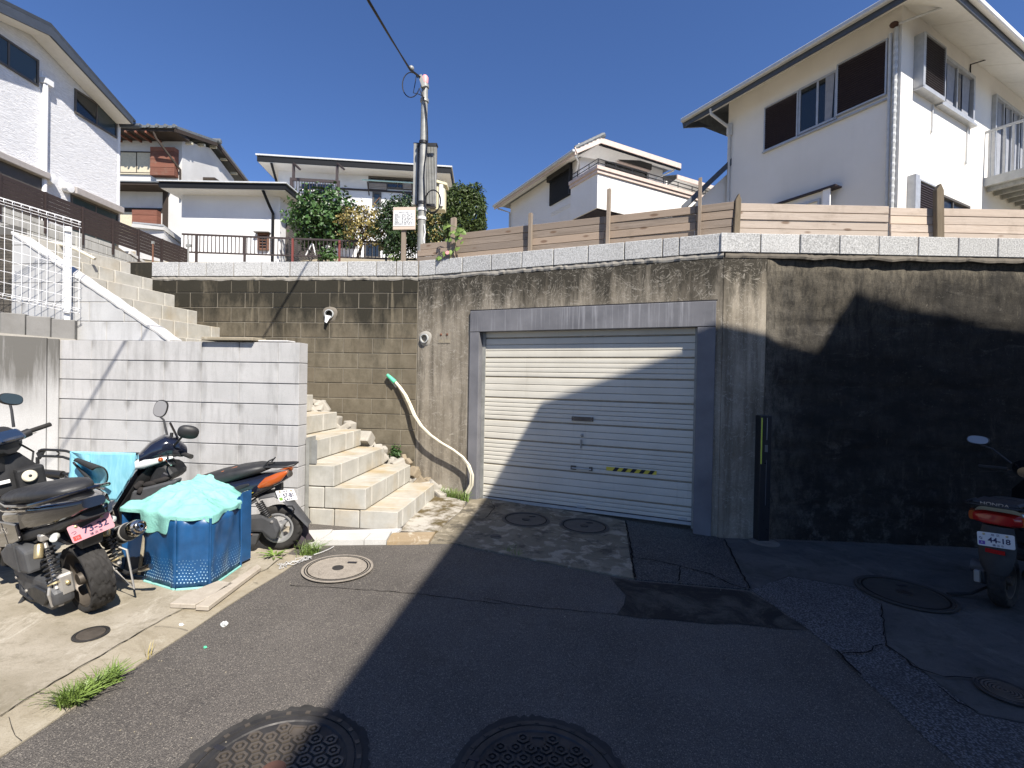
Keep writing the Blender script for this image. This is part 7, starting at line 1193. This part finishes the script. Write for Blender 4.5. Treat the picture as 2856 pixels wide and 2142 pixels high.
# cloth
mc = MB(); R_ = []; NR, NA = 44, 180; rim = []
per = [q + up for q in P0]; tot = [(per[(i + 1) % 8] - per[i]).length for i in range(8)]; S_ = sum(tot)
def pat(u):
    u = (u % 1) * S_
    for i in range(8):
        if u <= tot[i]: return per[i].lerp(per[(i + 1) % 8], u / tot[i])
        u -= tot[i]
    return per[0]
ct = ctr + up; hx = P0[4] + V((-.38, .12, Hh))
for j in range(NR + 1):
    t = j / NR; row = []
    for k in range(NA):
        e = pat(k / NA); e2 = ct + (e - ct) * 1.015; p = ct.lerp(e2, min(1, t / .86)); dirn = (e - ct).normalized()
        dome = .085 * (1 - min(1, t / .9) ** 2.4) + .06 * math.exp(-((p - hx).xy.length / .24) ** 2); rdg = lambda sx, sy, o: (1 - abs(MN.noise(V((p.x * sx + o, p.y * sy - p.x * sx * .35, o))))) ** 5; fold = .034 * rdg(2.4, 6, 1) + .026 * rdg(5, 2.6, 5) + .020 * rdg(4, 10, 9) + .012 * rdg(13, 22, 4) + .004 * MN.fractal(V((p.x * 14, p.y * 18, 2)), .9, 2.2, 3) - .03; fold *= 1 - .65 * min(1, max(0, (t - .6) / .25))
        front = max(0, -dirn.y); z = p.z + dome + fold * (1 if t < .85 else .5)
        if t > .86: q = (t - .86) / .14; p = p + dirn * .012 * (1 + .8 * math.sin(k * .48)); z -= q * (.022 + .05 * max(0, MN.noise(V((k * .085, 5, 1)))) + (.10 if 12 < k < 32 else 0))
        row.append(V((p.x, p.y, z + .012)))
    R_.append(row)
cl = mc.rings(R_, cap=False).build('mint_cloth', M['mint'], smooth='all'); tag(cl, 'crumpled mint green cloth heaped on top of the blue tub', 'cloth'); so_ = cl.modifiers.new('cloth', 'SOLIDIFY'); so_.thickness = .002; sb = cl.modifiers.new('fine', 'SUBSURF'); sb.levels = sb.render_levels = 1
# ---------------------------------------------------------------- carrier and foam mat
yb = 4.42; cr = thing('metal_carrier', 'black tubular carrier frame behind the scooters holding the blue foam mat', 'carrier', V((-3.75, yb, .08))); X = lambda x, y, Y=yb: YP('X1', x, y, Y)
for P in (((560, 812), (600, 795), (640, 792), (850, 802), (950, 812), (1010, 832), (1100, 850), (2000, 850)), ((600, 885), (760, 888), (900, 897), (1000, 930), (1100, 945), (2000, 945)), ((815, 815), (850, 840), (840, 868), (780, 885))): MB().tube([X(*q) for q in P], .012 if P[0][0] < 800 else .006, 8).build('rail', M['blk'], cr, smooth=True)
MB().prism([X(515, 845), X(560, 800), X(640, 790), X(600, 870), X(555, 935)], (0, .02, 0)).build('bracket', M['matt'], cr)
for P in (((545, 1055), (640, 1120), (700, 1180), (900, 1240)), ((905, 1140), (1100, 1140)), ((940, 1150), (1000, 1215))): MB().tube([X(*q) for q in P], .014, 8).build('strut', M['blk'], cr)
MB().tube([X(560, 1160), X(600, 1125), X(900, 1150)], [.03, .036, .034], 10).build('pedal_bar', M['blk'], cr, smooth=True); MB().tube([X(555, 1150), X(570, 1210), X(650, 1170), X(600, 1240)], .010, 6).build('link', M['matt'], cr)
q = X(530, 900); 
for xx, yy in ((540, .0), (2010, .0), (1200, .25)): a = X(xx, 900); MB().tube([V((a.x, a.y + yy, a.z)), V((a.x, a.y + yy, gz(a.x, a.y) + .01))], .014, 8).build('leg', M['blk'], cr)
fm = thing('foam_mat', 'light blue foam mat hung over the carrier with one corner rolled back', 'mat', X(1500, 1400)); yf = yb - .03
R_ = [[X(1015 + (2035 - 1015) * i / 24 + (-14 if j > 8 else 0), 815 + (i / 24) * 26 + j * 38, yf + .012 * math.sin(i * .5 + j * .3) + (.16 * max(0, (i - 21) / 3) if j < 9 else 0)) for i in range(25)] for j in range(19)]
o = MB().rings(R_, cap=False, cyc=False).build('hanging_sheet', M['foam'], fm, smooth='all'); so_ = o.modifiers.new('t', 'SOLIDIFY'); so_.thickness = .012
R_ = []   # rolled corner: a cone of foam opening to the right
for j in range(15):
    t = j / 14; cxy = V((1090 + 330 * t, 960 + 230 * t, 0)); row = []
    for k in range(22): a = -2.3 + 5.4 * k / 21; ra = 30 + 105 * t; row.append(X(cxy.x + math.cos(a) * ra * .85, cxy.y + math.sin(a) * ra * 1.05, yf - .10 - .06 * t + .06 * math.sin(a)))
    R_.append(row)
o = MB().rings(R_, cap=False, cyc=False).build('rolled_corner', [M['foam'], M['foamk']], fm, smooth='all'); so_ = o.modifiers.new('t', 'SOLIDIFY'); so_.thickness = .014; so_.material_offset = 1; so_.material_offset_rim = 1
R_ = [[X(1030 + 260 * t + (40 + 230 * (1 - t)) * u, 820 + 190 * t + 165 * u * (.3 + t), yf - .02 - .05 * math.sin(u * 2.4)) for u in (0, .25, .5, .75, 1)] for t in (0, .25, .5, .75, 1)]
o = MB().rings([[q + V((0, -.012, 0)) for q in r_] for r_ in R_], cap=False, cyc=False).build('turned_flap', M['foam'], fm, smooth='all')
# ---------------------------------------------------------------- loose things on the ground
for pts, lab in ((((525, 1480), (785, 1490), (1190, 1262), (1030, 1235), (700, 1370)), 'wide weathered grey board with ragged ends lying by the blue tub'), (((790, 1505), (925, 1512), (1470, 1092), (1430, 1062), (1240, 1190)), 'narrow weathered grey board with a tied end beside the wider board')):
    P = [GP('X4', *q) for q in pts]; P = [V((q.x, q.y, gz(q.x, q.y) + .012)) for q in P]; o = MB().prism(P, (0, 0, .030)).build('weathered_board', M['strip'], bev=.004); tag(o, lab, 'board', 'weathered boards by the tub'); o.data.materials[0] = M['oldb']
kn = thing('string_tangle', 'tangle of dirty white string lying at the asphalt edge below the grass', 'string', GP('X4', 1850, 1000)); rn = random.Random(2)
for k in range(5):
    P = [GP('X4', 1650 + 340 * i / 12 + rn.uniform(-25, 25), 1050 - 95 * i / 12 + rn.uniform(-26, 26)) for i in range(13)]; MB().tube([V((q.x, q.y, gz(q.x, q.y) + .014 + .006 * rn.random())) for q in P], .0022, 5).build('strand', M['mortw'], kn, smooth=True)
P = [GP('Y2', *q) for q in ((340, 620), (430, 590), (500, 560), (540, 535))]; MB().tube([V((q.x, q.y, gz(q.x, q.y) + .02)) for q in P], .003, 5).build('strand', M['mortw'], kn)
def scrap(lab, z, x, y, sz, mat, nm, cat, seed):
    c = GP(z, x, y); rn = random.Random(seed); m = MB().sphere(c + V((0, 0, sz * .6)), sz, 8, (1, .8, .7)); m.v = [c + V((0, 0, sz * .6)) + (q - c - V((0, 0, sz * .6))) * (1 + .7 * MN.noise(q * (2.2 / sz))) for q in m.v]; tag(m.build(nm, M[mat], None), lab, cat)
scrap('crumpled clear plastic scrap on the sunlit asphalt', 'Y6', 1978, 145, .020, 'clear', 'plastic_scrap', 'litter', 1); scrap('tiny green plastic chip on the sunlit asphalt', 'Y6', 1808, 340, .009, 'grn', 'plastic_chip', 'litter', 2); scrap('small white scrap on the gutter strip near the boards', 'Y6', 1600, 145, .012, 'wht', 'paper_scrap', 'litter', 3)
m = MB(); rn = random.Random(31)
for k in range(26):
    z, x, y = rn.choice((('Y6', rn.uniform(900, 2200), rn.uniform(250, 1300)), ('Y2', rn.uniform(0, 2100), rn.uniform(560, 1100)), ('Y3', rn.uniform(50, 1700), rn.uniform(300, 900)))); c = GP(z, x, y); m.box(V((c.x, c.y, c.z + .004)), (rn.uniform(.003, .008), rn.uniform(.003, .007), .005), Matrix.Rotation(rn.uniform(0, 3), 3, 'Z'))
tag(m.build('pebbles', M['strip'], bev=.001), kind='stuff')
pc = MB(); c = GP('X4', 1840, 835)
R_ = [[V((c.x, c.y + .02, gz(c.x, c.y))) + V((math.cos(a) * (.115 - .09 * j / 7) * (1 + .35 * MN.noise(V((math.cos(a) * 2, math.sin(a) * 2, j * .6)))), math.sin(a) * .07, .012 + .27 * j / 7)) + V((.02 - .05 * j / 7, .03 * j / 7, 0)) for a in [2 * math.pi * k / 22 for k in range(22)]] for j in range(8)]
tag(pc.rings(R_).build('cloth_bundle', M['purpc'], smooth='all'), 'dark purple cloth bundle slumped behind the rear wheel at the white wall', 'cloth')
# ---------------------------------------------------------------- the house on the viewer's right whose shadow falls across the street
eS, eP = V((.130, .9915, 0)), V((.9915, -.130, 0))
def corner(Sg, Sp, hgt):   # eave corner whose two edges throw their shadow through Sg (edge along the street) and Sp (edge across)
    a = Sg + SUN * ((hgt - Sg.z) / SUN.z); b = Sp + SUN * ((hgt - Sp.z) / SUN.z); d = b - a; return V((a.x, a.y, hgt)) + eS * d.dot(eS)
cA = corner(V((-.740, 2.85, .045)), V((2.083, 4.88, 2.172)), 6.7); cB = corner(V((3.155, 4.882, 1.957)), V((3.53, 4.883, 2.573)), 8.7)
h = thing('house', 'plain house beside the viewer that throws the big shadow over the road', 'house', cA + eP * 3 - eS * 4 - V((0, 0, cA.z)))
def slab(c, w, d, z0, z1, nm, mat, ins=0.):
    o = c + eP * ins - eS * ins; MB().prism([V((q.x, q.y, z0)) for q in (o, o + eP * (w - 2 * ins), o + eP * (w - 2 * ins) - eS * (d - 2 * ins), o - eS * (d - 2 * ins))], (0, 0, z1 - z0)).build(nm, mat, h)
slab(cA, 9.5, 10, cA.z - .18, cA.z, 'eave', M['fasd']); slab(cA, 9.5, 10, -1.2, cA.z - .181, 'wall', M['stuc'], .55)
slab(cB, 7, 7, cB.z - .18, cB.z, 'eave', M['fasd']); slab(cB, 7, 7, cA.z + .001, cB.z - .181, 'wall', M['stuc'], .5)
fr = FR((cA - eS * .6 + eP * .549)[:2], (cA - eS * 9 + eP * .549)[:2])
for a_ in (1.2, 4.6):
    for z_ in (.9, 3.5): win(fr, a_, a_ + 1.7, z_, z_ + 1.1, h, M['brz'], 2, 'glass')
